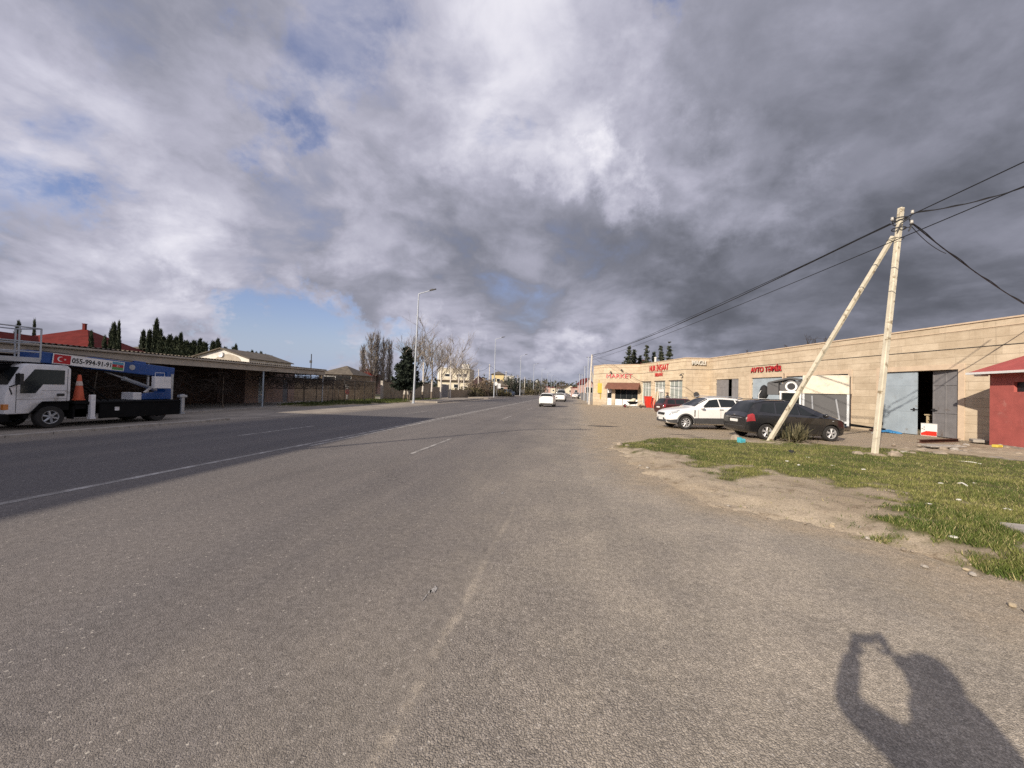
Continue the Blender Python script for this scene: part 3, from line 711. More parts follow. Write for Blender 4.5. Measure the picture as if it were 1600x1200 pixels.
# main garage wall; s measured from W_END, i.e. +14
sW = lambda px, py=620: s_on(px, py, W_END, WD)[0]
top = 3.32
dR, dL = sW(1497, 640), sW(1430, 640)+1.72
g2R, g2L = sW(1325), sW(1228)
g1L, g1R = sW(1174), sW(1222)
w1L, w1R = sW(1118), sW(1153.5)
ops = [(dR, dL, -.2, top), (g2R, g2L, -.2, top), (g1R, g1L, -.2, top-.02), (w1R, w1L, -.2, top)]
u, n, LW, aW = seg_wall(W_END, WD, ops)
def surround(p0, a, s0, s1, z, w=.3, parent=row):
    b = MB(); b.b2((s0-w, .003, -.1), (s0-.002, .03, z+w)); b.b2((s1+.002, .003, -.1), (s1+w, .03, z+w)); b.b2((s0-.001, .003, z+.002), (s1+.001, .03, z+w))
    return place(b.build('surround', M['surround'], parent, bevel=.006), p0, a)
for o in ops[:1]+ops[1:3]: surround(W_END, aW, o[0], o[1], top, .26)
def leaf(s0, s1, z1, hinge, ang, m, ribs=True, handle=True, p0=W_END, a=aW, parent=row, label=None, z0=.03, y=-.12):
    """one steel door leaf, hinged at s0 or s1, swung by ang"""
    wd = s1-s0; b = MB(); b.b2((0, -.025, z0), (wd, .025, z1-.02))
    if ribs:
        for x in (.03, wd*.5, wd-.03): b.b2((x-.025, .026, z0+.002), (x+.025, .05, z1-.022))
        for z in (z0+.03, z0+(z1-z0)*.36, z0+(z1-z0)*.78, z1-.06): b.b2((.0, .0262, z-.025), (wd, .0485, z+.025))
    else:
        for x in (wd*.52,): b.b2((x-.006, .026, z0+.002), (x+.006, .034, z1-.022))
        b.b2((0, .0262, z0+(z1-z0)*.77), (wd, .033, z0+(z1-z0)*.774)); b.b2((0, .0262, z0+(z1-z0)*.36), (wd, .034, z0+(z1-z0)*.366))
    o = b.build('door_leaf', m, parent)
    u_ = Vector((math.cos(a), math.sin(a), 0)); n_ = Vector((-u_.y, u_.x, 0))
    if hinge == 's0': o.location = p0-W_END+u_*s0+n_*y; o.rotation_euler = (0, 0, a+ang)
    else:
        o.data.transform(Matrix.Translation((-wd, 0, 0))); o.location = p0-W_END+u_*s1+n_*y; o.rotation_euler = (0, 0, a+ang)
    if handle:
        h = MB(); x = (wd-.1 if hinge == 's0' else -wd+.1); h.b2((x-.03, .05, 1.25), (x+.03, .07, 1.4)); h.tube([(x, .06, 1.28), (x, .12, 1.28), (x, .12, 1.4), (x, .06, 1.4)], .012, 6)
        h.b2((x-.16, .05, 1.31), (x+.16, .075, 1.345)); h.build('handle', M['dark_metal'], o)
    xh = .02 if hinge == 's0' else -.02
    for z in (.45, z1*.5, z1-.45): hg = MB(); hg.tube([(xh, .04, z-.08), (xh, .04, z+.08)], .022, 6); hg.build('hinge', M['dark_metal'], o)
    if label: o['label'] = label
    return o
leaf(sW(1430, 640), dL, top, 's1', 0, M['door_blue'], ribs=False, label='blue grey closed leaf')
leaf(dR, dR+1.30, top, 's0', rad(-11), M['door_grey'], label='dark grey half open leaf')
leaf(g2R, (g2R+g2L)/2-.01, top, 's0', 0, M['door_blue'], ribs=False); leaf((g2R+g2L)/2+.01, g2L, top, 's1', 0, M['door_blue'], ribs=False)
leaf(g1R, (g1R+g1L)/2-.01, top-.02, 's0', 0, M['door_blue'], ribs=False); leaf((g1R+g1L)/2+.01, g1L, top-.02, 's1', 0, M['door_blue'], ribs=False)
leaf(sW(1136), w1L, top, 's1', 0, M['door_grey'], ribs=False); leaf(w1R, sW(1143)-.1, top, 's0', rad(10), M['door_grey'])
# the other facets
u, n, L1, a1 = seg_wall(WD, WM, [], M['clad'])
SN = lambda px, py=610: s_on(px, py, WM, WN)
nz = 3.22
opsN = [(SN(1066)[0], SN(1045.5)[0], .45, nz), (SN(1039)[0], SN(1022.5)[0], .17, nz), (SN(1017)[0], SN(1003.3)[0], .45, nz)]
u, n, L2, a2 = seg_wall(WM, WN, opsN, M['clad_pale'])
SK = lambda px, py=615: s_on(px, py, WN, WK)
opsK = [(SK(996.5)[0], SK(961)[0], .17, 2.95), (SK(956)[0], SK(948.2)[0], .17, 2.95)]
u, n, L3, a3 = seg_wall(WN, WK, opsK, M['clad'])
u, n, L4, a4 = seg_wall(WK, WE, [], M['clad_pale'])
def window(parent, p0, a, s0, s1, z0, z1, cols, tr, gm, fm=M['white_paint'], name='window', y=-.16):
    b = MB(); t = .05
    b.b2((s0, y, z0), (s0+t, y+.07, z1)); b.b2((s1-t, y, z0), (s1, y+.07, z1)); b.b2((s0+t, y, z0), (s1-t, y+.07, z0+t)); b.b2((s0+t, y, z1-t), (s1-t, y+.07, z1))
    for i in range(1, cols):
        x = s0+(s1-s0)*i/cols; b.b2((x-.025, y+.004, z0+t), (x+.025, y+.066, z1-t))
    if tr: b.b2((s0+t, y+.008, tr-.03), (s1-t, y+.062, tr+.03))
    f = place(b.build(name, fm, parent), p0, a)
    g = MB(); g.b2((s0+t, y+.025, z0+t), (s1-t, y+.035, z1-t)); g.build('pane', gm, f)
    return f
window(row, WM, a2, *opsN[0], 3, 2.45, M['glass_pale'])
window(row, WM, a2, *opsN[2], 3, 2.45, M['glass_pale'])
f = window(row, WM, a2, *opsN[1], 3, 2.45, M['glass_pale'], name='door')
s0, s1 = opsN[1][0], opsN[1][1]; b = MB(); c0 = s0+.35
for p, q in (((c0, -.06, .19), (c0+.09, -.02, 2.05)), ((c0+.85, -.06, .19), (c0+.94, -.02, 2.05)), ((c0+.09, -.06, .19), (c0+.85, -.02, .5)), ((c0+.09, -.06, 1.97), (c0+.85, -.02, 2.05)), ((c0, -.065, 2.05), (c0+1.2, -.015, 2.3))): b.b2(p, q)
place(b.build('door_frame', M['white_paint'], row), WM, a2)
for i, (s0, s1) in enumerate([(o[0], o[1]) for o in opsN]):
    b = MB(); b.b2((s0-.06, .003, nz-.002), (s1+.06, .06, nz+.05)); place(b.build('lintel', M['grey_plastic'], row), WM, a2)
# market front: glazed display with white panels below
s0, s1, z0, z1 = opsK[0]
f = window(row, WN, a3, s0, s1, .95, z1, 4, None, M['glass'], fm=M['grey_plastic'])
b = MB(); m_ = (s1-s0)/3
for i in range(3): b.b2((s0+m_*i+.03, -.14, .17), (s0+m_*(i+1)-.03, -.08, .95))
place(b.build('stall_riser', M['white_paint'], row), WN, a3)
b = MB()
for r in range(3):
    for k in range(7):
        x = s0+m_*2.05+k*.13; b.b2((x, -.33, 1.15+r*.42), (x+.1, -.25, 1.15+r*.42+random.uniform(.15, .28)), mi=random.choice((0, 1, 2, 3)))
    b.b2((s0+m_*2, -.36, 1.12+r*.42), (s0+m_*3, -.22, 1.149+r*.42))
b.b2((s0+m_*2-.03, -.38, 1.0), (s0+m_*2, -.2, 2.5)); place(b.build('goods_shelf', [M['white_paint'], M['bright_red'], M['yellow'], M['wood']], row), WN, a3)
d0, d1 = opsK[1][0], opsK[1][1]
f = window(row, WN, a3, d0, d1, .17, 2.95, 1, 2.2, M['glass'], fm=M['white_paint'], name='door')
for z_, z2_ in ((.22, 1.05), (1.75, 2.1)): b = MB(); b.b2((d0+.08, -.105, z_), (d1-.08, -.09, z2_)); place(b.build('poster', M['white_paint'], row), WN, a3)
aw0, aw1 = SK(1000.5)[0], SK(949)[0]; b = MB()
zt, zb, pr = 3.10, 2.42, 1.25
N_ = 24
for i in range(N_):
    xa = aw0+(aw1-aw0)*i/N_; xb = aw0+(aw1-aw0)*(i+1)/N_; sag = .02
    prof = [(.02, zt), (.45, zt-.21), (.9, zt-.45), (pr, zb)]
    for (ya, za), (yb, zb_) in zip(prof[:-1], prof[1:]): b.quad((xa, ya, za), (xb, ya, za), (xb, yb, zb_), (xa, yb, zb_))
    xm = (xa+xb)/2
    b.add([(xa, pr, zb), (xb, pr, zb), (xb, pr+.01, zb-.13), (xm, pr+.01, zb-.24), (xa, pr+.01, zb-.13)], [(0, 1, 2, 3, 4)])
for x in (aw0, aw1): b.add([(x, .02, zt), (x, pr, zb), (x, pr, zb-.16), (x, .02, zb-.1)], [(0, 1, 2, 3)])
place(b.build('awning', M['awning'], row), WN, a3)
# gas box and pipe on the narrow end wall, small lamps on the wall
S4 = lambda px, py: s_on(px, py, WK, WE)
x0, zz = S4(938, 610); b = MB(); b.b2((x0-.45, .0, 1.7), (x0+.45, .2, 3.0)); b.b2((x0-.28, .05, .9), (x0-.22, .12, 1.7)); b.b2((x0+.3, .05, 3.0), (x0+.36, .1, 3.5)); place(b.build('gas_box', M['yellow'], row), WK, a4)
def wall_lamp(p0, p1, px, py, a):
    s, z = s_on(px, py, p0, p1); b = MB(); b.tube([(s, 0, z+.05), (s, .22, z+.1), (s, .3, z)], .025, 6); b.lathe([(.02, z+.02), (.09, z-.02), (.16, z-.14), (.02, z-.15)], 10, c=(s, .3, 0)); place(b.build('wall_lamp', M['dark_metal'], row), p0, a)
wall_lamp(WM, WN, 1068.5, 585, a2); wall_lamp(WN, WK, 972, 578, a3); wall_lamp(WN, WK, 955, 581, a3)
s, z = s_on(1087.5, 616.5, WD, WM); b = MB(); b.lathe([(.0, -.01), (.26, -.01), (.28, .05), (.24, .12), (.0, .12)], 16, 'Y', c=(s, 0.02, z)); b.lathe([(.0, .121), (.12, .125), (.11, .16), (0, .17)], 12, 'Y', c=(s, 0.02, z)); place(b.build('vent_cowl', M['grey_plastic'], row), WD, a1)
# roof, floor, back wall, end walls: closes the shell so that open doors look into a dark room
outline = [W_END, WD, WM, WN, WK, WE]
inn = Vector((11, 3, 0))
b = MB(); top_ = [(p-W_END)+Vector((0, 0, ZR-.25)) for p in outline]; backE = (WE-W_END)+inn+Vector((4, 0, ZR-.25)); backS = inn+Vector((2, -3, ZR-.25))
poly = top_+[backE, backS]; b.add(poly, [tuple(range(len(poly)))[::-1]]); b.build('roof', M['roof_grey'], row)
b = MB()
for p, q in (((WE-W_END), (WE-W_END)+inn+Vector((4, 0, 0))), ((WE-W_END)+inn+Vector((4, 0, 0)), inn+Vector((2, -3, 0))), (inn+Vector((2, -3, 0)), Vector((0, 0, 0)))):
    b.quad(p+Vector((0, 0, -.2)), q+Vector((0, 0, -.2)), q+Vector((0, 0, ZR)), p+Vector((0, 0, ZR)))
b.build('rear_wall', M['block'], row)
b = MB(); pw = lambda s, y: WU*s+WNORM*y
b.quad(pw(dR-3, -6), pw(dL+3, -6), pw(dL+3, -6)+Vector((0, 0, 5)), pw(dR-3, -6)+Vector((0, 0, 5))); b.quad(pw(dR-3, -.3), pw(dR-3, -6), pw(dR-3, -6)+Vector((0, 0, 5)), pw(dR-3, -.3)+Vector((0, 0, 5))); b.quad(pw(dL+3, -.3), pw(dL+3, -6), pw(dL+3, -6)+Vector((0, 0, 5)), pw(dL+3, -.3)+Vector((0, 0, 5)))
b.build('partition', M['brown_render'], row)
# pavement step in front of the shops
st = MB(); q = [WM+Vector((-.9, -1.2, 0)), WN+Vector((-1.1, -1.3, 0)), WK+Vector((-.3, -1.3, 0)), WK, WN, WM]
st.add([p+Vector((0, 0, .15)) for p in q]+[p+Vector((0, 0, -.1)) for p in q], [(5, 4, 3, 2, 1, 0), (0, 1, 7, 6), (1, 2, 8, 7), (2, 3, 9, 8), (5, 0, 6, 11)])
tag(st.build('shop_step', M['pave'], clean=True), kind='structure')
# signs (letters stand off the wall)
def sign(body, px, py, p0, p1, size, m, label, depth=.06, off=.09, sx=1.0, bold=.012, side=None, spacing=1.0):
    u, n, L, a = frame_of(p0, p1); q = onplane(px, py, p0, n)
    Mt = Matrix(((-u.x, 0, n.x, 0), (-u.y, 0, n.y, 0), (0, 1, 0, 0), (0, 0, 0, 1)))@Matrix.Diagonal((sx, 1, 1, 1))
    t = thing('shop_sign', label, 'sign', q+n*off)
    text_mesh(body, size, depth, 'lettering', m, t, bold, Mt, spacing)
    if side: text_mesh(body, size, .01, 'backing', side, t, bold+.022, Matrix.Translation(-n*(depth+.012))@Mt, spacing)
    return t
sign('MARKET', 967.5, 588, WN, WK, .78, M['sign_red'], 'red MARKET letters above the brown awning', sx=1.15, side=M['sign_side'], bold=.0, depth=.03)
sign('NUR İNŞAAT', 1029.5, 575.5, WM, WN, .95, M['sign_red'], 'large red NUR İNŞAAT letters on the parapet', sx=.74, bold=0, depth=.025, off=.05, spacing=1.05)
sign('XIRDAVAT', 1030, 585.8, WM, WN, .60, M['sign_red'], 'small red XIRDAVAT letters below the larger red name', sx=.64, bold=-.004, depth=.02, off=.05, spacing=1.08)
sign('MAGLI', 1091, 567.3, WD, WM, .62, M['sign_side'], 'pale MAGLI letters on the angled wall facet', sx=.78, depth=.07, off=.12)
sign('AVTO TƏMİR', 1197, 577.5, W_END, WD, .60, M['sign_red'], 'red AVTO TƏMİR letters over a garage door', sx=.88, bold=-.004, depth=.03, off=.07, spacing=1.02, side=M['dark_metal'])

# small things at the garage door
def wpt(s, y, z=0): return W_END+WU*s+WNORM*y+Vector((0, 0, z))
def obj_at(b, name, mats, s, y, z=0, rz=0, **k): return b.build(name, mats, None, loc=wpt(s, y, z), rz=aW+rz, **k)
sd = sW(1443, 668)
b = MB(); b.b2((-.33, -.3, 0), (.33, .3, .62), 0); b.b2((-.332, .301, .02), (.1, .304, .26), 1); b.b2((-.34, -.31, .62), (.34, .31, .64), 0); b.prism([(.1, .02), (.332, .02), (.332, .14), (.1, .26)], .301, .304, 'Y', 1)
for x, z in ((.16, .3), (.24, .33), (.16, .42)): b.b2((x, .301, z), (x+.06, .303, z+.05), 2)
tag(obj_at(b, 'carton', [M['white_paint'], M['bright_red'], M['ink']], sd, -.55, 0, .1, bevel=.008), 'red and white carton standing just inside the open garage', 'carton')
t = thing('work_bench', 'dim bench in the dark garage with a pale sack on it', 'bench', wpt(sd+.2, -1.5), aW)
b = MB(); b.b2((-.9, -.35, 1.02), (.7, .35, 1.08)); b.build('bench_top', M['wood'], t)
for x in (-.8, .6):
    b = MB(); b.b2((x-.04, -.3, 0), (x+.04, .3, 1.02)); b.build('leg', M['wood'], t)
b = MB(); b.blob((0, 0, .2), (.42, .25, .2), 12, 8); tag(b.build('sack', M['trailer_cream'], None, smooth=True, loc=wpt(sd+.15, -1.45, 1.08), rz=aW), 'pale cloth sack lying on the bench inside the garage', 'sack')
b = MB()
for k in range(26):
    a = random.uniform(0, 2*PI); r = random.uniform(0, .5); b.blob((r*math.cos(a), r*math.sin(a)*.5, random.uniform(.03, .12)), (random.uniform(.1, .25), random.uniform(.06, .14), random.uniform(.03, .07)), 7, 5, M=Matrix.Rotation(random.uniform(0, 6), 3, 'Z'))
tag(obj_at(b, 'tarpaulin', M['blue_tarp'], sW(1398, 676), .45, 0, smooth=True), 'crumpled blue tarpaulin at the foot of the closed garage leaf', 'tarpaulin')
b = MB()
for k in range(14):
    a = random.uniform(0, 2*PI); r = random.uniform(0, .25); b.blob((r*math.cos(a), r*math.sin(a)*.5, random.uniform(.03, .12)), (random.uniform(.1, .2), .08, .05), 7, 5)
tag(obj_at(b, 'rag_bundle', M['car_maroon'], sW(1380, 676), .45, 0, smooth=True), 'small dark red bundle of rags beside the blue tarpaulin', 'rags')
p0 = G(1437, 692); p1 = G(1497, 690); dv = (p1-p0); b = MB(); Lb = dv.length
b.b2((0, -.09, 0), (Lb, .09, .015)); b.b2((0, -.01, .015), (Lb, .01, .12)); b.b2((0, -.09, .12), (Lb, .09, .135))
tag(b.build('steel_beam', M['rust'], None, loc=p0, rz=math.atan2(dv.y, dv.x)), 'rusty steel beam lying on the concrete by the half open leaf', 'beam')

# ---------------------------------------------------------------- red booth
SC = Vector((16.75, 18.75, 0)); shed = thing('red_booth', 'small red rendered booth with hipped roof at the right edge', 'booth', SC, rad(86))
# local x runs from the visible corner back along the road-side wall (negative = towards the viewer's right), y = towards the road
BL = -3.6
b = MB(); wall_cells(b, 0, -.1, 3.0, [(-1.75, -.95, 2.22, 2.6)], th=.2, s_start=BL); b.b2((BL, -2.0, -.1), (BL+.2, -.2, 3.0)); b.b2((-.2, -2.0, -.1), (0, -.2, 3.0)); b.b2((BL+.2, -2.0, -.1), (-.2, -1.8, 3.0)); b.build('wall', M['plaster_red'], shed)
b = MB(); e = .42; z0 = 3.02
A, B_, C_, D_ = (BL-e, e, z0), (e, e, z0), (e, -2.2, z0), (BL-e, -2.2, z0); r1, r2 = (-2.1, -.9, 3.95), (-1.35, -.9, 3.95)
b.add([A, B_, C_, D_, r1, r2], [(0, 4, 5, 1), (1, 5, 2), (2, 5, 4, 3), (3, 4, 0), (3, 0, 1, 2)]); rf = b.build('roof', [M['red_sheet']], shed, clean=True)
b = MB(); b.b2((BL-e-.03, e, z0-.09), (e+.03, e+.06, z0+.0)); b.b2((e, -2.2, z0-.09), (e+.06, e, z0)); b.build('gutter', M['white_paint'], shed)
b = MB(); b.b2((-.0, .05, 2.86), (.3, .3, 2.93)); b.build('eave_board', M['white_paint'], shed)
b = MB(); b.b2((-1.75, -.15, 2.22), (-.95, -.1, 2.6)); b.build('opening_shade', M['ink'], shed)  # black panel filling the hole stands in for the unlit inside

# ---------------------------------------------------------------- cars
def cr(xs, ys, x):
    """smooth interpolation of a station table (xs descending)"""
    n = len(xs)
    for i in range(n-1):
        if xs[i] >= x >= xs[i+1]:
            t = (xs[i]-x)/(xs[i]-xs[i+1]); h = xs[i]-xs[i+1]
            def sl(k):
                if k == 0: return (ys[1]-ys[0])/(xs[0]-xs[1])
                if k == n-1: return (ys[-1]-ys[-2])/(xs[-2]-xs[-1])
                a = (ys[k]-ys[k-1])/(xs[k-1]-xs[k]); c = (ys[k+1]-ys[k])/(xs[k]-xs[k+1])
                return 0 if a*c <= 0 else 2*a*c/(a+c)
            m0, m1 = sl(i)*h, sl(i+1)*h
            return (2*t**3-3*t*t+1)*ys[i]+(t**3-2*t*t+t)*m0+(-2*t**3+3*t*t)*ys[i+1]+(t**3-t*t)*m1
    return ys[0] if x > xs[0] else ys[-1]
class Body:
    def __init__(s, st): s.st = st; s.xs = [q[0] for q in st]
    def ring(s, x):
        zb, zs, w, zr, wr = [cr(s.xs, [q[k] for q in s.st], x) for k in (1, 2, 3, 4, 5)]
        hz = zs-zb; gh = zr-zs; g = max(0, min(1, gh/.35))
        return [(0, zb), (w*.80, zb), (w*.95, zb+.06*min(1, hz*2)), (w*.992, zb+hz*.33), (w, zb+hz*.6), (w*.988, zs-.05), (w*.945, zs),
                (wr+.035*g+.0, zr-.085*g-.01*(1-g)), (wr-.05, zr-.015), (wr*.55, zr+.012), (0, zr+.02)]
    def pt(s, x, k):   # k real index into ring, k<0 mirrored side handled by caller
        r = s.ring(x); i = min(int(k), len(r)-2); t = k-i
        return Vector((x, r[i][0]*(1-t)+r[i+1][0]*t, r[i][1]*(1-t)+r[i+1][1]*t))
    def mesh(s):
        xs = []
        for a, c in zip(s.xs[:-1], s.xs[1:]):
            n = max(2, int((a-c)/.12)); xs += [a+(c-a)*i/n for i in range(n)]
        xs.append(s.xs[-1]); b = MB(); m = len(s.ring(0)); vs = []
        for x in xs:
            r = s.ring(x); vs += [(x, y, z) for y, z in r]+[(x, -y, z) for y, z in r[-2:0:-1]]
        k = 2*m-2; fs = []
        for i in range(len(xs)-1):
            for j in range(k): fs.append((i*k+j, i*k+(j+1) % k, (i+1)*k+(j+1) % k, (i+1)*k+j))
        fs.append(tuple(range(k-1, -1, -1))); o = (len(xs)-1)*k; fs.append(tuple(o+j for j in range(k)))
        b.add(vs, fs); return b
    def patch(s, corners, off=.006, nu=10, nv=4, side=1):
        """corners: ((x,k) lower-front, lower-rear, upper-rear, upper-front)"""
        b = MB(); vs = []
        for j in range(nv+1):
            for i in range(nu+1):
                u, v = i/nu, j/nv
                lo = [corners[0][q]*(1-u)+corners[1][q]*u for q in (0, 1)]; hi = [corners[3][q]*(1-u)+corners[2][q]*u for q in (0, 1)]
                x = lo[0]*(1-v)+hi[0]*v; k = lo[1]*(1-v)+hi[1]*v
                p = s.pt(x, k); e = .01
                d1 = s.pt(x-e, k)-s.pt(x+e, k); d2 = s.pt(x, min(k+.05, 9.99))-s.pt(x, k-.05)
                nn = d2.cross(d1); nn = nn.normalized() if nn.length > 1e-9 else Vector((0, 0, 1))
                if nn.dot(Vector((0, p.y, p.z-.6))) < 0: nn = -nn
                p = p+nn*off; vs.append((p.x, p.y*side, p.z))
        fs = [(j*(nu+1)+i, j*(nu+1)+i+1, (j+1)*(nu+1)+i+1, (j+1)*(nu+1)+i) for j in range(nv) for i in range(nu)]
        if side > 0: fs = [f[::-1] for f in fs]
        b.add(vs, fs); return b
    def cross(s, x0, x1, k0=7.3, off=.006, n=6, inset=1.0):
        """glass across the car between stations x0 (lower) and x1 (upper)"""
        b = MB(); vs = []; ks = [k0+(10-k0)*i/6 for i in range(7)]
        for j in range(n+1):
            x = x0+(x1-x0)*j/n; row_ = [s.pt(x, k) for k in ks]; row_ = row_+[Vector((p.x, -p.y, p.z)) for p in row_[-2::-1]]
            tl = s.pt(min(max(x+.01, s.xs[-1]), s.xs[0]), 9)-s.pt(x-.01, 9); nn = Vector((-tl.z, 0, tl.x)); nn = nn.normalized() if nn.length > 1e-9 else Vector((0, 0, 1))
            vs += [p+nn*off for p in row_]
        w = len(ks)*2-1; fs = [(j*w+i, j*w+i+1, (j+1)*w+i+1, (j+1)*w+i) for j in range(n) for i in range(w-1)]
        b.add(vs, fs); return b
def cut_body(b, cutters, paint, dark, parent, name='body'):
    o = b.build(name, [paint, dark], None, clean=True)
    c = MB()
    for x, z, r, y0, y1 in cutters: c.lathe([(0, y0), (r, y0), (r, y1), (0, y1)], 28, 'Y', c=(x, 0, z), mi=1)
    co_ = c.build('cutter', [paint, dark], None, clean=True)
    md = o.modifiers.new('arches', 'BOOLEAN'); md.operation = 'DIFFERENCE'; md.object = co_; md.solver = 'EXACT'
    dg = bpy.context.evaluated_depsgraph_get(); me = bpy.data.meshes.new_from_object(o.evaluated_get(dg))
    o.modifiers.clear(); bpy.data.objects.remove(co_); o.data = me; me.name = name; o.parent = parent
    me.polygons.foreach_set('use_smooth', [True]*len(me.polygons)); me.set_sharp_from_angle(angle=rad(32))
    return o
def wheel(parent, x, y, r, w, spokes=5, side=1, rim_r=.66, rimm=None, fat=1.0):
    t = MB(); h = w/2; prof = [(r*rim_r, -h), (r*.93, -h), (r*.985, -h*.75), (r, -h*.35), (r, h*.35), (r*.985, h*.75), (r*.93, h), (r*rim_r, h)]
    t.lathe(prof, 28, 'Y'); o = t.build('wheel', M['rubber'], parent, smooth=35, loc=(x, y, r), clean=True)
    b = MB(); R = r*rim_r; yo = h*.82*side
    b.lathe([(R*1.02, -h*.9), (R*1.02, h*.9*side if side > 0 else h*.9), (R*.9, h*.86*side), (R*.88, h*.3*side)], 28, 'Y') if side > 0 else b.lathe([(R*1.02, h*.9), (R*1.02, -h*.9), (R*.9, -h*.86), (R*.88, -h*.3)], 28, 'Y')
    for k in range(spokes):
        a = 2*PI*k/spokes+.3
        for d in ((-.16, .16) if spokes <= 5 else (0,)):
            ca, sa = math.cos(a+d*.25), math.sin(a+d*.25); ce, se = math.cos(a+d), math.sin(a+d)
            b.tube([(ca*R*.12, yo, sa*R*.12), (ce*R*.94, yo*.98, se*R*.94)], [R*.10*fat, R*.085*fat], 5)
    b.lathe([(0, yo*1.12), (R*.17, yo*1.1), (R*.2, yo*.9), (0, yo*.9)], 12, 'Y')
    b.build('rim', rimm or M['alloy'], o, smooth=40)
    d = MB(); d.lathe([(0, yo*.35), (R*.9, yo*.35), (R*.9, yo*.2), (0, yo*.2)], 20, 'Y'); d.build('brake_disc', M['dark_metal'], o)
    return o
def mirror(parent, x, y, z, m):
    b = MB(); b.blob((x, y, z), (.09, .12, .08), 10, 7); b.tube([(x+.02, y*.88, z-.05), (x, y*.97, z-.03)], .025, 6); return b.build('mirror', m, parent, smooth=60)
def make_car(name, label, cat, spec, paint, low=None):
    t = thing(name, label, cat)
    B = Body(spec['st']); r = spec['r']
    cutters = []
    for ax in spec['axles']:
        for sg in (-1, 1): cutters.append((ax, r, r*1.16, sg*spec['w']*.58, sg*(spec['w']+.3)))
    cutters = [(x, z, rr, min(a, c), max(a, c)) for x, z, rr, a, c in cutters]
    cut_body(B.mesh(), cutters, paint, M['black_plastic'], t)
    for ax in spec['axles']:
        for sg in (-1, 1): wheel(t, ax, sg*(spec['w']-.125), r, .22, spec.get('spokes', 5), sg)
    for sg in (1, -1):
        for c in spec['side']: B.patch(c, side=sg).build('side_window', M['glass'], t, smooth=True)
    B.cross(*spec['front']).build('windscreen', M['glass'], t, smooth=True)
    B.cross(*spec['rear']).build('rear_window', M['glass'], t, smooth=True)
    if low is not None:
        for sg in (1, -1):
            xs = spec['axles']; b = B.patch(((xs[0]-r*1.2, 2.05), (xs[1]+r*1.2, 2.05), (xs[1]+r*1.2, 3.35), (xs[0]-r*1.2, 3.35)), off=.012, side=sg); b.build('sill_guard', low, t, smooth=True)
            for ax in xs:
                b = MB(); pts = []
                for k in range(17):
                    a = PI*(k/16)*1.0; pts.append((ax+math.cos(a)*r*1.2, sg*(spec['w']*.992), r+math.sin(a)*r*1.2))
                b.tube(pts, .045, 6); b.build('arch_trim', low, t, smooth=True)
    for sg in (1, -1):
        mirror(t, spec['mir'][0], sg*spec['mir'][1], spec['mir'][2], spec.get('mirm') or paint)
        for hx in spec.get('handles', ()):
            p = B.pt(hx, 5.0); b = MB(); b.box((hx, sg*(p.y+.012), p.z-.03), (.2, .03, .035)); b.build('door_handle', M['grey_plastic'] if paint is M['car_white'] else paint, t, bevel=.008)
        for sx_ in spec.get('seams', ()):
            b = B.patch(((sx_, 2.6), (sx_-.012, 2.6), (sx_-.012, 6.0), (sx_, 6.0)), off=.002, nu=1, nv=10, side=sg); b.build('door_seam', M['black_plastic'], t)
    return t, B
def ends(t, spec, B, grille, kind):
    """lamps, grilles, plates"""
    xf, xr = spec['st'][0][0], spec['st'][-1][0]
    for sg in (1, -1):
        b = B.patch(spec['head'], off=.012, nu=8, nv=4, side=sg); b.build('headlight', M['lamp_clear'], t, smooth=True)
        b = B.patch(spec['tail'], off=.012, nu=6, nv=6, side=sg); b.build('tail_light', M['tail_red'], t, smooth=True)
    for z, h, w, xx in grille:
        b = MB(); b.box((xx, 0, z), (.05, w, h)); g = b.build('grille', M['black_plastic'], t, bevel=.015)
    b = MB(); b.box((spec['plate'][0], 0, spec['plate'][1]), (.03, .5, .11)); b.build('number_plate', M['plate'], t, bevel=.004)
    b = MB(); b.box((spec['fplate'][0], 0, spec['fplate'][1]), (.03, .5, .11)); b.build('number_plate', M['plate'], t, bevel=.004)
# --- white SUV
SUV = dict(st=[(2.29, .46, .66, .50, .70, .36), (2.23, .33, .77, .68, .83, .50), (2.08, .27, .87, .81, .93, .62), (1.8, .25, .95, .885, 1.01, .70), (1.4, .24, 1.01, .915, 1.08, .76), (1.0, .24, 1.06, .925, 1.14, .76), (.65, .24, 1.08, .925, 1.35, .68), (.1, .24, 1.10, .925, 1.61, .61), (-.45, .24, 1.12, .925, 1.675, .60), (-1.3, .24, 1.15, .92, 1.64, .58), (-1.9, .26, 1.18, .89, 1.54, .54), (-2.2, .30, 1.10, .82, 1.16, .70), (-2.29, .44, .98, .74, 1.02, .58)],
    axles=(1.40, -1.31), r=.355, w=.925, spokes=9, mir=(.62, 1.02, 1.13), handles=(-.42, -1.32), seams=(.78, -.38),
    side=[((.66, 6.1), (-.36, 6.1), (-.33, 6.95), (.1, 6.95)), ((-.42, 6.1), (-1.28, 6.1), (-1.2, 6.95), (-.38, 6.95)), ((-1.36, 6.1), (-1.86, 6.25), (-1.66, 6.9), (-1.28, 6.95))],
    front=(.94, .16, 7.25), rear=(-2.17, -2.0, 7.4), head=((2.19, 4.6), (1.82, 4.9), (1.66, 6.05), (2.12, 6.0)), tail=((-2.02, 4.6), (-2.2, 4.6), (-2.18, 6.1), (-1.98, 6.1)), plate=(-2.3, .85), fplate=(2.3, .5))
suv, B = make_car('suv', 'white SUV with dark lower trim parked nose to the road', 'car', SUV, M['car_white'], M['grey_plastic'])
ends(suv, SUV, B, [(.74, .15, .78, 2.265), (.52, .1, .86, 2.27)], 'suv')
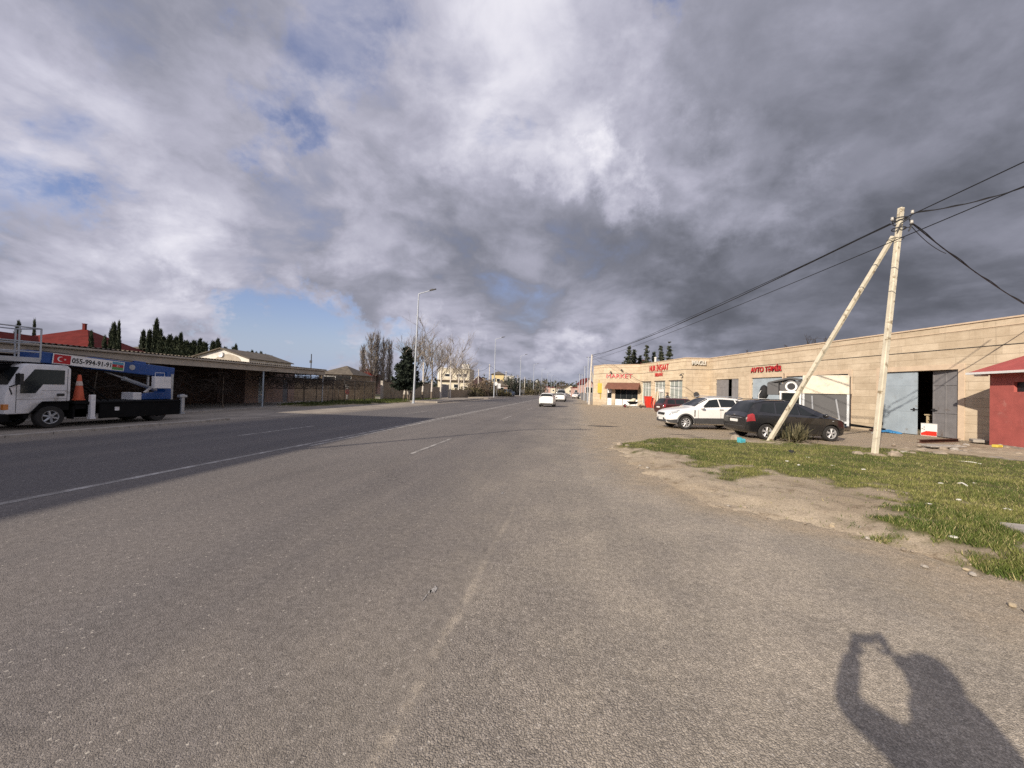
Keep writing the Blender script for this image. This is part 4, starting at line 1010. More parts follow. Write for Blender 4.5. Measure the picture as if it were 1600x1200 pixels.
for sg in (1, -1):
    b = MB(); b.lathe([(0, 0), (.085, 0), (.1, .03), (.0, .04)], 14, 'X', c=(2.09, sg*.66, .60)); b.build('fog_lamp', M['black_plastic'], suv)
    b = MB(); b.tube([(.15, sg*.62, 1.66), (-.1, sg*.66, 1.72), (-1.5, sg*.63, 1.70), (-1.75, sg*.6, 1.62)], .02, 6); b.build('roof_rail', M['steel'], suv, smooth=True)
    p = B.pt(.93, 4.4); b = MB(); b.box((.95, sg*(.925), .83), (.05, .02, .34)); b.build('fender_vent', M['black_plastic'], suv, bevel=.008)
b = B.patch(((2.27, 2.0), (1.8, 2.0), (1.8, 3.2), (2.24, 3.0)), off=.012); b.build('bumper_guard', M['grey_plastic'], suv, smooth=True)
b = B.patch(((2.27, 2.0), (1.8, 2.0), (1.8, 3.2), (2.24, 3.0)), off=.012, side=-1); b.build('bumper_guard', M['grey_plastic'], suv, smooth=True)
b = MB(); b.box((2.24, 0, .42), (.12, 1.1, .17)); b.build('bumper_guard', M['grey_plastic'], suv, bevel=.03)
b = MB(); b.tube([(-1.7, 0, 1.58), (-1.95, 0, 1.95)], [.006, .003], 5); b.build('aerial', M['wire'], suv)
def cam_place(o, px, d, heading):
    """stand o on the ground under column px at depth d; heading measured in the camera's frame (0 = image right)"""
    q = D(px, 620, d); o.location = (q.x, q.y, 0); o.rotation_euler = (0, 0, YAW+heading)
# front axle of the SUV is 1.40 ahead of the centre; its near side is 0.92 from the axis
def place_car(o, px_axle, d_near, heading, ax, w):
    q = D(px_axle, 640, d_near); fw = Vector((math.cos(YAW+heading), math.sin(YAW+heading), 0)); lf = Vector((-fw.y, fw.x, 0))
    cam_dir = Vector((-q.x, -q.y, 0)); sg = 1 if lf.dot(cam_dir) > 0 else -1
    c = Vector((q.x, q.y, 0))-fw*ax-lf*sg*(w-.02); o.location = c; o.rotation_euler = (0, 0, YAW+heading)
place_car(suv, 1072, 19.4, PI+rad(2), 1.40, .925)
# --- black people carrier
MPV = dict(st=[(2.06, .40, .62, .52, .66, .40), (2.0, .27, .76, .70, .80, .54), (1.84, .21, .87, .83, .92, .66), (1.5, .2, .94, .885, 1.03, .74), (1.18, .2, .97, .895, 1.12, .74), (.52, .2, .99, .9, 1.39, .66), (-.02, .2, 1.01, .9, 1.565, .60), (-.5, .2, 1.03, .9, 1.635, .60), (-1.2, .2, 1.05, .9, 1.625, .60), (-1.7, .22, 1.07, .885, 1.555, .57), (-1.95, .25, 1.06, .865, 1.30, .63), (-2.15, .29, 1.0, .84, 1.04, .73), (-2.235, .38, .90, .79, .93, .66)],
    axles=(1.30, -1.40), r=.325, w=.9, spokes=5, mir=(.95, 1.0, 1.05), handles=(-.1, -1.0), seams=(1.0, .0, -1.02),
    side=[((.80, 6.1), (.04, 6.1), (.02, 6.95), (.04, 6.95)), ((-.04, 6.1), (-.96, 6.1), (-.9, 6.95), (-.02, 6.95)), ((-1.04, 6.1), (-1.66, 6.2), (-1.45, 6.9), (-.98, 6.95))],
    front=(1.05, .05, 7.25), rear=(-2.10, -1.74, 7.35), head=((1.97, 4.7), (1.6, 5.2), (1.5, 5.95), (1.92, 5.9)), tail=((-1.88, 4.1), (-2.21, 4.1), (-2.16, 6.0), (-1.97, 6.0)), plate=(-2.25, .74), fplate=(2.05, .42))
mpv, B = make_car('people_carrier', 'black people carrier parked behind the leaning brace pole', 'car', MPV, M['car_black'])
ends(mpv, MPV, B, [(.55, .12, .8, 2.02)], 'mpv')
b = MB(); b.box((-2.225, 0, .87), (.03, 1.1, .03)); b.build('chrome_strip', M['chrome'], mpv, bevel=.006)
b = MB(); b.box((-2.23, 0, .52), (.04, 1.3, .02)); b.build('bumper_seam', M['grey_plastic'], mpv)
b = MB(); b.lathe([(0, 0), (.05, 0), (.05, .02), (0, .02)], 14, 'X', c=(-2.235, 0, .97)); b.build('badge', M['chrome'], mpv)
for sg in (1, -1):
    b = MB(); b.tube([(-.1, sg*.62, 1.60), (-.3, sg*.63, 1.665), (-1.5, sg*.62, 1.645), (-1.75, sg*.6, 1.58)], .016, 6); b.build('roof_rail', M['dark_metal'], mpv, smooth=True)
    b = MB(); b.box((1.35, sg*.897, .83), (.07, .012, .03)); b.build('side_repeater', M['lamp_clear'], mpv, bevel=.004)
place_car(mpv, 1199, 15.75, rad(1.5), -1.40, .9)
# --- maroon estate with roof racks behind the SUV
EST = dict(st=[(2.1, .42, .62, .62, .68, .5), (2.02, .3, .8, .76, .84, .62), (1.6, .24, .88, .82, .94, .7), (1.0, .22, .92, .83, 1.02, .70), (.35, .22, .94, .83, 1.36, .56), (.1, .22, .95, .83, 1.43, .56), (-1.2, .22, .96, .83, 1.45, .56), (-1.75, .24, .97, .82, 1.41, .55), (-2.02, .28, .93, .79, .98, .68), (-2.1, .4, .85, .74, .88, .6)],
    axles=(1.25, -1.2), r=.31, w=.83, mir=(.7, .93, 1.0), handles=(-.2, -1.0), seams=(.75, -.2),
    side=[((.68, 6.1), (-.18, 6.1), (-.16, 6.95), (.3, 6.95)), ((-.26, 6.1), (-1.0, 6.1), (-.98, 6.95), (-.22, 6.95)), ((-1.08, 6.1), (-1.72, 6.1), (-1.62, 6.95), (-1.06, 6.95))],
    front=(.95, .4, 7.25), rear=(-2.0, -1.78, 7.3), head=((2.05, 4.6), (1.8, 4.8), (1.78, 5.9), (2.02, 5.8)), tail=((-1.9, 4.2), (-2.05, 4.2), (-2.03, 5.9), (-1.88, 5.9)), plate=(-2.1, .72), fplate=(2.1, .42))
est, B = make_car('estate_car', 'dark maroon estate car with two roof bars behind the white SUV', 'car', EST, M['car_maroon'])
ends(est, EST, B, [(.66, .12, .9, 2.06)], 'est')
for x in (.0, -1.35):
    b = MB(); b.tube([(x, -.62, 1.44), (x, -.62, 1.55), (x, .62, 1.55), (x, .62, 1.44)], .022, 6); b.build('roof_bar', M['steel'], est)
place_car(est, 1053, 30.5, rad(6), -1.2, .83)
# --- hatchback in the lane ahead and the rest of the traffic
HAT = dict(st=[(1.85, .42, .6, .58, .66, .46), (1.76, .28, .76, .74, .82, .6), (1.4, .22, .86, .82, .95, .68), (1.0, .21, .92, .838, 1.06, .68), (.4, .21, .94, .84, 1.44, .56), (.1, .21, .95, .84, 1.52, .56), (-.9, .21, .98, .84, 1.53, .57), (-1.45, .23, 1.0, .83, 1.46, .56), (-1.72, .27, .95, .80, 1.0, .7), (-1.85, .38, .84, .74, .88, .62)],
    axles=(1.15, -1.2), r=.3, w=.84, mir=(.75, .95, 1.02), handles=(-.25,), seams=(.75, -.2),
    side=[((.7, 6.1), (-.2, 6.1), (-.18, 6.95), (.3, 6.95)), ((-.28, 6.1), (-1.3, 6.15), (-1.2, 6.9), (-.26, 6.95))],
    front=(.95, .42, 7.25), rear=(-1.70, -1.49, 7.25), head=((1.76, 4.6), (1.45, 5.0), (1.42, 5.9), (1.7, 5.8)), tail=((-1.55, 4.6), (-1.76, 4.6), (-1.72, 6.2), (-1.54, 6.2)), plate=(-1.84, .62), fplate=(1.84, .42))
hat, B = make_car('hatchback', 'white hatchback driving away, nearest car in the lane ahead', 'car', HAT, M['car_white'])
ends(hat, HAT, B, [(.6, .1, .8, 1.8)], 'hat')
b = MB(); b.box((-1.8, 0, .36), (.12, 1.3, .13)); b.build('bumper', M['black_plastic'], hat, bevel=.02)
hat.location = (-3.1, 43.9, 0); hat.rotation_euler = (0, 0, PI/2-rad(1))
def recolour(o, old, new):
    for ch in o.children_recursive:
        if ch.type == 'MESH' and any(m is old for m in ch.data.materials):
            ch.data = ch.data.copy()
            for i, m in enumerate(ch.data.materials):
                if m is old: ch.data.materials[i] = new
TR = 'cars in the traffic far down the road'
c2 = dup(hat, (-2.55, 67, 0), PI/2, (1.0, 1.02, .98), 'white hatchback just beyond the nearest car in the lane', TR)
c3 = dup(est, (-2.6, 74, 0), PI/2, (1.0, 1.06, 1.4), 'tall grey van in the lane beyond the two white hatchbacks', TR); recolour(c3, M['car_maroon'], M['car_silver']); c3.name = 'van'; c3['category'] = 'van'
c4 = dup(est, (-3.6, 118, 0), PI/2, 1.0, 'silver car far ahead on the right hand lane', TR); recolour(c4, M['car_maroon'], M['car_silver']); c4.name = 'car'
c5 = dup(suv, (-1.5, 165, 0), -PI/2, (1, 1.05, .9), 'white car far away facing the camera on the road', TR); c5.name = 'car'
c6 = dup(hat, (-6.2, 150, 0), -PI/2, 1.05, 'white car coming from far away beside the centre line', TR); c6.name = 'car'
c7 = dup(suv, (.3, 104, 0), -PI/2-.15, 1.0, 'white SUV parked on the right beyond the shops', 'cars parked beyond the shops')
c8 = dup(mpv, (1.9, 98, 0), rad(250), 1.0, 'black car parked on the right behind the thin poles', 'cars parked beyond the shops'); c8.name = 'car'
c9 = dup(mpv, (-16.9, 97.5, 0.15), rad(72), (1.05, 1, 1.05), 'blue car parked on the far pavement by a lamp', 'cars parked beyond the shops'); recolour(c9, M['car_black'], M['car_blue']); c9['group'] = 'cars parked across the road'; c9.name = 'car'

# ---------------------------------------------------------------- catering trailer in front of the garages
TN = Vector((-math.sin(rad(35)), -math.cos(rad(35)), 0)); TU = Vector((TN.y, -TN.x, 0)); TQ = D(1325, 640, 20.6); TQ.z = 0
def tp(px, py, off=0):
    q = onplane(px, py, TQ+TN*off, TN); return (q-TQ).dot(TU), q.z
sA = tp(1325, 640)[0]; sB = tp(1254, 640)[0]; sC = tp(1217.5, 610)[0]; sD = tp(1200, 610)[0]
tr = thing('catering_trailer', 'dark grey catering trailer with cream flap and round porthole', 'trailer', TQ+TU*((sA+sC)/2)-TN*1.05, math.atan2(TU.y, TU.x))
ox = (sA+sC)/2
def L_(s): return s-ox
zt_ = tp(1290, 587)[1]; zm = tp(1290, 614)[1]; zb_ = .42
b = MB(); b.b2((L_(sA), -.75, zb_), (L_(sB), 1.0, zt_-.06)); b.build('body', M['trailer_grey'], tr, bevel=.02)
b = MB(); b.b2((L_(sA)-.05, 1.004, zm), (L_(sB)+.02, 1.05, zt_)); b.b2((L_(sA)-.06, .99, zm-.05), (L_(sB)+.03, 1.09, zm)); b.build('flap', M['trailer_cream'], tr, bevel=.012)
b = MB(); b.b2((L_(sA)-.02, -.76, zt_-.056), (L_(sB)+.02, 1.0, zt_+.02)); b.build('roof', M['trailer_cream'], tr, bevel=.01)
b = MB()
for s in (sA, sB-.03): b.b2((L_(s)-.05, 1.004, zb_-.1), (L_(s)+.05, 1.06, zm-.052))
b.b2((L_(sA)+.05, 1.004, zb_+.02), (L_(sB)-.08, 1.045, zb_+.13)); b.build('trim', M['steel'], tr)
b = MB(); b.tube([(L_(sA)+.25, 1.12, .0), (L_(sA)+.5, 1.1, 1.75)], .045, 8); b.build('prop_bar', M['steel'], tr); b = MB(); b.tube([(L_(sB)-.5, 1.12, .5), (L_(sB)-.42, 1.1, 1.9)], .045, 8); b.build('prop_bar', M['steel'], tr)
b = MB(); b.tube([(L_(sB)-.75, 1.055, zt_-.03), (L_(sA)+.7, 1.055, zm+.05)], .012, 5); b.build('strut', M['steel'], tr)
zc = tp(1236, 600)[1]; zg = tp(1240, 592)[1]; zl = tp(1219, 599)[1]
b = MB(); b.prism([(L_(sB)+.003, zb_), (L_(sC), zb_), (L_(sC), zl-.08), (L_(sB)+.003, zg-.05)][::1], -1.0, .95, 'Y'); b.build('cabin', M['trailer_grey'], tr, clean=True)
r0, rz0 = tp(1200, 597); r1, rz1 = tp(1234, 589); r2, rz2 = tp(1251, 592)
b = MB(); b.prism([(L_(r2), rz2), (L_(r1), rz1), (L_(r0), rz0), (L_(r0), rz0-.09), (L_(r1), rz1-.11), (L_(r2), rz2-.11)], -.8, 1.06, 'Y'); b.build('cabin_roof', M['grey_plastic'], tr, clean=True)
b = MB(); b.prism([(L_(sB)-.01, zl-.1), (L_(sC), zl-.1), (L_(r1), rz1-.12)], -.7, .949, 'Y'); b.build('gable', M['trailer_grey'], tr, clean=True)
px_, pz_ = tp(1236, 604)
b = MB(); b.lathe([(.19, .955), (.29, .955), (.30, .99), (.28, 1.02), (.205, 1.02), (.19, .99)], 28, 'Y', c=(L_(px_), 0, pz_), closed=True); ph = b.build('porthole', M['white_paint'], tr, smooth=True)
b = MB(); b.lathe([(0, .955), (.2, .955), (.2, .965), (0, .965)], 24, 'Y', c=(L_(px_), 0, pz_)); b.build('pane', M['ink'], ph)
w0, wz0 = tp(1219, 612.5); w1, wz1 = tp(1252, 626)
b = MB(); b.b2((L_(w1), .955, wz0-.04), (L_(w0)+.05, 1.0, wz0+.06)); b.b2((L_(w0)-.05, .955, wz1-.4), (L_(w0)+.03, .999, wz0-.04)); b.b2((L_(w1)+.01, .955, zb_), (L_(w1)+.1, 1.0, wz0-.04)); wf = b.build('window', M['white_paint'], tr)
b = MB(); b.b2((L_(w1)+.13, .955, wz1-.3), (L_(w0)-.09, .97, wz0-.045)); b.build('pane', M['glass'], wf)
bx0, bz0 = tp(1200, 598); bx1, bz1 = tp(1216.5, 617)
b = MB(); b.b2((L_(sC)+.003, .15, bz1), (L_(bx0), 1.25, bz0-.02)); b.build('locker', M['trailer_grey'], tr, bevel=.015)
b = MB(); q0 = L_(bx0); b.tube([(q0+.5, .9, .3), (q0+.5, .9, bz1+.0), (q0+.38, .9, bz1+.25)], .018, 6); b.tube([(q0+.5, .9, bz1-.25), (q0+.02, .9, bz1-.25), (q0+.02, .9, .3)], .018, 6); b.build('rack', M['white_paint'], tr)
b = MB(); b.blob((q0+.3, .5, bz1+.15), (.25, .3, .45), 10, 8); b.blob((q0+.42, .6, bz1-.1), (.2, .3, .2), 9, 7); b.build('folded_cover', M['cloth_dark'], tr, smooth=True)
b = MB(); e0 = L_(sA)
b.tube([(e0, .8, .36), (e0-1.1, .3, .26)], .05, 6); b.tube([(e0, -.4, .36), (e0-1.1, .3, .26)], .05, 6); b.tube([(e0-1.1, .3, .26), (e0-1.45, .3, .24)], .05, 6); b.build('drawbar', M['chassis'], tr)
b = MB(); b.tube([(e0-1.0, .3, .36), (e0-1.0, .3, .02)], .03, 6); b.b2((e0-1.1, .2, 0), (e0-.9, .4, .02)); b.build('jockey_leg', M['steel'], tr)
for x in (e0+2.0, e0+2.75):
    for sg in (-1, 1): wheel(tr, x, .1+sg*.82, .3, .2, 5, sg, rimm=M['steel'])
b = MB(); b.b2((e0, -.7, .36), (L_(sC), .9, zb_-.003)); b.build('chassis', M['chassis'], tr)

# ---------------------------------------------------------------- leaning concrete pole with brace, wires
PB = G(1365, 711, .06); dP = (PB-CO).dot(CF); PT = D(1408, 325, dP)
pole = thing('utility_pole', 'tall limewashed concrete pole leaning right on the grass verge', 'pole', PB)
def taper_box(b, p0, p1, w0, w1):
    ax = (p1-p0).normalized(); x = Vector((1, .25, 0)); x = (x-ax*x.dot(ax)).normalized(); y = ax.cross(x)
    n = 14; ring = []
    for i in range(n+1):
        p = p0.lerp(p1, i/n); w = (w0+(w1-w0)*i/n)/2; c = w*.72
        for sx, sy in ((-1, -.72), (-.72, -1), (.72, -1), (1, -.72), (1, .72), (.72, 1), (-.72, 1), (-1, .72)): ring.append(p+x*sx*w+y*sy*w)
    fs = [(i*8+k, i*8+(k+1) % 8, (i+1)*8+(k+1) % 8, (i+1)*8+k) for i in range(n) for k in range(8)]+[tuple(range(7, -1, -1)), tuple(n*8+k for k in range(8))]
    b.add(ring, fs)
b = MB(); taper_box(b, Vector((0, 0, -.3)), PT-PB, .142, .128); b.build('shaft', M['pole_conc'], pole, smooth=30)
BB = G(1200, 692, .02); BT = PB.lerp(PT, .885)+Vector((-.14, -.02, 0))
brace = MB(); taper_box(brace, BB-PB+(BB-BT)*.03, BT-PB, .14, .108); brace.build('brace', M['pole_conc'], pole, smooth=30, label=None) if False else brace.build('brace', M['pole_conc'], pole, smooth=30)
b = MB(); random.seed(9); n_ = 20
b.add([(PB.x, PB.y, PB.z+.07)]+[(PB.x+math.cos(2*PI*i/n_)*.22*random.uniform(.8, 1.2), PB.y+math.sin(2*PI*i/n_)*.22*random.uniform(.8, 1.2), PB.z+.05) for i in range(n_)]+[(PB.x+math.cos(2*PI*i/n_)*.62*random.uniform(.7, 1.3), PB.y+math.sin(2*PI*i/n_)*.5*random.uniform(.7, 1.3), PB.z-.06) for i in range(n_)],
      [(0, 1+i, 1+(i+1) % n_) for i in range(n_)]+[(1+i, 1+n_+i, 1+n_+(i+1) % n_, 1+(i+1) % n_) for i in range(n_)])
tag(b.build('soil', M['dirt'], smooth=60), kind='structure')
pu = (PT-PB).normalized()
def on_pole(f): return (PT-PB)*f
b = MB()
for f in (.915, .955):
    p = on_pole(f); b.lathe([(.17, -.02), (.175, 0), (.17, .02)], 12, c=p)
for f, sx in ((.955, .19), (.94, -.2), (.915, .2), (.925, -.24)):
    p = on_pole(f); b.tube([p+Vector((sx*.5, -.05, 0)), p+Vector((sx, -.12, .0)), p+Vector((sx*1.2, -.14, .12))], .014, 6)
b.tube([on_pole(.90)+Vector((-.1, -.1, 0)), on_pole(.93)+Vector((-.06, -.14, 0)), on_pole(.95)+Vector((.16, -.12, 0)), on_pole(.93)+Vector((.26, -.1, -.05)), on_pole(.9)+Vector((.2, -.1, 0))], .02, 6)
b.build('bracket', M['dark_metal'], pole)
b = MB()
for f, sx in ((.955, .19), (.915, .2), (.93, -.24)):
    p = on_pole(f)+Vector((sx*1.2, -.14, .1)); b.lathe([(0, 0), (.03, 0), (.045, .03), (.03, .06), (.04, .09), (0, .11)], 10, c=p)
b.build('insulator', M['porcelain'], pole, smooth=50)
b = MB(); b.lathe([(.19, -.01), (.2, 0), (.19, .01)], 10, c=(BT-PB)+Vector((.06, 0, -.1))); b.build('tie_wire', M['dark_metal'], pole)
# far pole by the market corner
FB = Vector((1.95, 56.2, 0)); fp = thing('utility_pole', 'white pole with slanted brace at the corner of the market', 'pole', FB)
ft = D(925, 554, (FB-CO).dot(CF))-FB
b = MB(); taper_box(b, Vector((0, 0, -.2)), ft, .26, .18); b.build('shaft', M['limewash'], fp)
b = MB(); taper_box(b, Vector((1.15, .6, -.2)), ft*.74, .17, .13); b.build('brace', M['pole_conc'], fp)
FT = FB+ft
def cable(name, label, p0, p1, sag, r=.012, extra=None, group=None, n=28):
    pts = [p0.lerp(p1, i/n)-Vector((0, 0, 4*sag*(i/n)*(1-i/n))) for i in range(n+1)]
    b = MB(); b.tube([p-p0 for p in pts], r, 5)
    if extra:
        for dv in extra: b.tube([p-p0+dv*(.4+.6*math.sin(9*PI*i/n)) for i, p in enumerate(pts)], r*.8, 5)
    return tag(b.build(name, M['wire'], None, loc=p0, smooth=60), label, 'cable', group)
GW = 'overhead cables of the roadside poles'
pa = D(1391, 350, dP-.15)
cable('cable', 'thick bundled cable from the leaning pole to the pole by the market', pa, FT-Vector((0, 0, .1)), .55, .02, [Vector((0, 0, .03))], GW)
e1 = D(1640, 234, 7.5); cable('cable', 'upper thin wire passing the leaning pole to the top right corner', FT-Vector((-.1, 0, .35)), e1, .3, .013, None, GW)
e2 = D(1640, 274, 7.3); cable('cable', 'lower thin wire crossing the leaning pole below its brackets', FT-Vector((-.1, 0, .75)), e2, .3, .012, None, GW)
cable('cable', 'bundled cable from the pole top towards the right edge', D(1431, 332, dP-.1), D(1660, 270, 11), .16, .016, [Vector((0, 0, .025))], GW)
cable('cable', 'twisted service cable sloping from the pole down to the garages', D(1426, 350, dP-.1), D(1640, 497, 15.5), .18, .017, [Vector((.03, 0, .03))], GW)
cable('cable', 'short loop of cable hanging under the service cable at the pole', D(1421, 350, dP-.1), D(1478, 396, dP+.9), .12, .010, None, GW)
cable('cable', 'slack wire from the market pole over the market parapet', FT-Vector((0, 0, .1)), D(985, 566, 56), .35, .014, None, GW)
cable('cable', 'short wire from the market pole to the corner of the parapet', FT-Vector((0, 0, .25)), D(972, 583, 51.9), .2, .012, None, GW)
for i, (px, top, bot, d) in enumerate(((918, 557, 630, 66), (913, 572, 626, 78), (909, 585, 624, 88), (905, 584, 622.5, 98))):
    q = D(px, 618, d); q.z = 0; t = thing('thin_pole', ['nearest thin grey pole left of the market corner', 'second thin grey pole left of the market corner', 'third and shorter thin grey pole beyond the market', 'farthest thin pole on the right road edge'][i], 'pole', q, 0, 'thin poles along the right road edge')
    h = D(px, top, d).z; b = MB(); b.tube([(0, 0, -.1), (0, 0, h)], [.09, .07], 8); b.build('shaft', M['lamp_pole'], t); b = MB(); b.tube([(-.35, 0, h-.15), (.35, 0, h-.15)], .03, 5); b.build('crossarm', M['dark_metal'], t)

# ---------------------------------------------------------------- street lamps on the far pavement
def street_lamp(h=12.1):
    t = thing('street_lamp', 'tall grey street lamp, nearest one, leaning slightly over the far pavement', 'street lamp')
    b = MB(); b.lathe([(.0, -.05), (.22, -.05), (.22, .03), (.13, .05), (.115, .9), (.085, h*.6), (.06, h), (0, h)], 10); b.build('pole', M['lamp_pole'], t, smooth=40)
    b = MB(); b.b2((-.05, -.118, .7), (.05, -.1, 1.15)); b.build('hatch', M['steel'], t)
    b = MB(); b.tube([(0, 0, h-.06), (.12, 0, h+.02), (1.35, 0, h+.36)], [.055, .05, .045], 8); b.build('arm', M['lamp_pole'], t, smooth=60)
    Mr = Matrix.Rotation(-rad(15), 3, 'Y'); b = MB(); b.box((1.62, 0, h+.44), (.75, .28, .07), M=Mr); b.box((1.5, 0, h+.49), (.3, .2, .06), M=Mr); l = b.build('lamp_head', M['grey_plastic'], t, bevel=.02)
    b = MB(); b.box((1.68, 0, h+.415), (.5, .2, .02), M=Mr); b.build('lens', M['lamp_clear'], l)
    return t
lamp = street_lamp()
L0 = G(646, 630)
lamp.location = (L0.x, L0.y, 0); lamp.rotation_euler = (0, rad(1.0), 0)
LG = 'street lamps along the far pavement'; lamp['group'] = LG
ordn = ['second', 'third', 'fourth', 'fifth', 'sixth', 'seventh', 'eighth', 'ninth']
for i in range(8):
    y = L0.y+37.3*(i+1); dup(lamp, (-16.5, y, 0), 0, None, f'grey street lamp on the far pavement, {ordn[i]} from the camera', LG)
dup(lamp, (-16.3, -4.6, 0), 0, None, 'street lamp behind the camera whose long shadow crosses the road', LG)
# concrete line poles on the left, farther on
def line_pole(px, top, d, lab, brace=None):
    q = D(px, 612, d); q.z = 0; t = thing('line_pole', lab, 'pole', q, 0, 'pale line poles beyond the far pavement'); h = D(px, top, d).z
    b = MB(); b.tube([(0, 0, -.1), (0, 0, h)], [.16, .1], 8); b.build('shaft', M['limewash'], t)
    b = MB(); b.tube([(-.5, 0, h-.5), (.5, 0, h-.5)], .035, 5); b.build('crossarm', M['dark_metal'], t)
    if brace: b = MB(); b.tube([(brace, 0, -.1), (0, 0, h*.75)], [.12, .09], 7); b.build('brace', M['limewash'], t)
    return q+Vector((0, 0, h-.4))
lp = [line_pole(747, 577, 105, 'pale pole with a slanted brace among the thickets', -6.2), line_pole(764, 569, 110, 'tall pale pole between the thicket and the yellow house'), line_pole(790, 580, 128, 'pale pole standing before the yellow house'), line_pole(808.5, 586, 150, 'pale pole right of the white house'), line_pole(819.5, 589, 165, 'pale pole beside the third street lamp'), line_pole(828, 593, 190, 'small far pale pole left of the fourth lamp')]
for i in range(3): cable('cable', ['wire strung from the braced pale pole to the tall one', 'wire strung from the tall pale pole to the house pole', 'wire strung from the house pole to the next pale pole'][i], lp[i], lp[i+1], .5, .03, None, 'wires of the pale line poles')
cable('cable', 'wire from the flat roofed white building to the braced pale pole', D(735, 576, 118), lp[0], .6, .03, None, 'wires of the pale line poles')

# ---------------------------------------------------------------- lift truck on the far shoulder
tx, ty = -17.75, 10.48
truck = thing('lift_truck', 'white cab truck carrying a blue boom lift, parked in shade', 'truck', (tx-.95, ty, 0), -PI/2)
# local: x forward (towards the camera's left), y to the left (towards the road is +y), near side at y=+.95
wb = 3.45
TPX = lambda px, py, y=.97: (lambda q: (-(q.y-ty), q.z))(onplane(px, py, (tx-.95+y, 0, 0), (1, 0, 0)))
cab = MB(); P_ = [(-.52, .90), (-.52, 2.06), (-.42, 2.18), (.58, 2.18), (.70, 2.12), (1.02, 1.42), (1.10, 1.1), (1.10, .52), (.50, .52), (.22, .90)]
cab.prism(P_, -.92, .92, 'Y'); cb = cab.build('cab', M['truck_white'], truck, bevel=.075, smooth=50)
def flatpart(name, poly, y0, y1, m, parent, bevel=.0, sides=(1, -1)):
    for sg in sides:
        b = MB(); b.prism(poly, min(y0*sg, y1*sg), max(y0*sg, y1*sg), 'Y'); o = b.build(name, m, parent, bevel=bevel, clean=True)
    return o
flatpart('side_window', [(-.33, 1.50), (-.33, 2.0), (.44, 2.0), (.76, 1.46), (.76, 1.2), (.40, 1.2), (.22, 1.50)][::-1], .915, .928, M['glass'], truck)
b = MB(); dxz = Vector((1.02-.70, 0, 1.42-2.12)).normalized(); nn = Vector((-dxz.z, 0, dxz.x))
if nn.x < 0: nn = -nn
A1 = Vector((.73, 0, 2.05)); A2 = Vector((1.0, 0, 1.47))
b.add([A1+nn*.02+Vector((0, -.8, 0)), A1+nn*.02+Vector((0, .8, 0)), A2+nn*.02+Vector((0, .84, 0)), A2+nn*.02+Vector((0, -.84, 0))], [(0, 1, 2, 3)]); b.build('windscreen', M['glass'], truck)
b = MB(); 
for x0, x1, z in ((.84, .852, 0),): b.b2((x0, .9, .58), (x1, .926, 1.62))
b.b2((-.42, .9, .92), (-.41, .926, 2.06)); b.b2((-.42, .9, 1.0), (.84, .9235, 1.01)); b.build('door_seam', M['grey_plastic'], truck)
b = MB(); b.b2((-.34, .915, 1.10), (-.14, .945, 1.19)); b.build('door_handle', M['black_plastic'], truck, bevel=.01)
for sg in (1, -1):
    b = MB(); b.box((.86, sg*1.06, 1.66), (.09, .22, .36)); b.tube([(.8, sg*.9, 1.86), (.86, sg*1.04, 1.82)], .014, 6); b.tube([(1.0, sg*.9, 1.40), (.86, sg*1.04, 1.5)], .014, 6); b.build('mirror', M['black_plastic'], truck, bevel=.02)
    b = MB(); b.box((1.105, sg*.58, .74), (.03, .30, .16)); b.build('headlight', M['lamp_clear'], truck, bevel=.01)
    b = MB(); b.box((1.06, sg*.86, .76), (.12, .13, .18)); b.build('turn_light', M['amber'], truck, bevel=.01)
b = MB(); b.box((1.11, 0, .78), (.02, .85, .13)); b.build('grille', M['amber'], truck)
b = MB(); b.box((1.08, 0, .40), (.2, 1.86, .24)); b.build('bumper', M['chassis'], truck, bevel=.03)
b = MB(); b.tube([(1.06, .6, 1.38), (.98, .1, 1.6)], .012, 5); b.tube([(1.06, -.1, 1.38), (.98, -.5, 1.6)], .012, 5); b.build('wiper', M['wire'], truck)
for x in (0, -wb):
    for sg in (1, -1): wheel(truck, x, sg*.82, .38, .24, 6, sg, rim_r=.6, rimm=M['steel'] if not x else M['grey_plastic'], fat=1.75)
    if x:
        for sg in (1, -1): wheel(truck, x, sg*.55, .38, .22, 6, sg, rim_r=.6, rimm=M['steel'])
b = MB(); 
for sg in (1, -1): b.b2((-4.4, sg*.42-.05, .5), (1.0, sg*.42+.05, .72))
for x in (-.9, -2, -3.2, -4.2): b.b2((x-.05, -.42, .53), (x+.05, .42, .69))
b.b2((-1.0, -.9, .35), (-.6, .9, .62)); b.b2((.5, -.85, .36), (.62, .85, .5)); b.b2((-.5, -.88, .6), (.45, .88, .88)); b.build('chassis', M['chassis'], truck)
b = MB(); b.b2((-4.4, -.98, .80), (-.62, .98, .88)); b.b2((-4.38, .90, .24), (-1.35, .97, .796)); b.b2((-4.38, -.97, .30), (-1.35, -.9, .796)); b.b2((-1.0, .3, .32), (-.66, .9, .795)); b.build('deck', M['chassis'], truck, bevel=.01)
b = MB(); b.b2((-1.98, .972, .52), (-1.83, .98, .66)); b.build('reflector', M['truck_white'], truck)
for sg in (1, -1):
    for x in (-1.10, -4.42):
        b = MB(); b.b2((x-.07, sg*.98-.07, .30), (x+.07, sg*.98+.07, 1.14)); b.b2((x-.09, sg*.98-.09, .24), (x+.09, sg*.98+.09, .296))
        if x < -4: b.b2((x-.16, sg*.98-.1, 1.0), (x+.16, sg*.98+.1, 1.102))
        b.build('outrigger', M['truck_white'] if x > -4 else M['steel'], truck, bevel=.012)
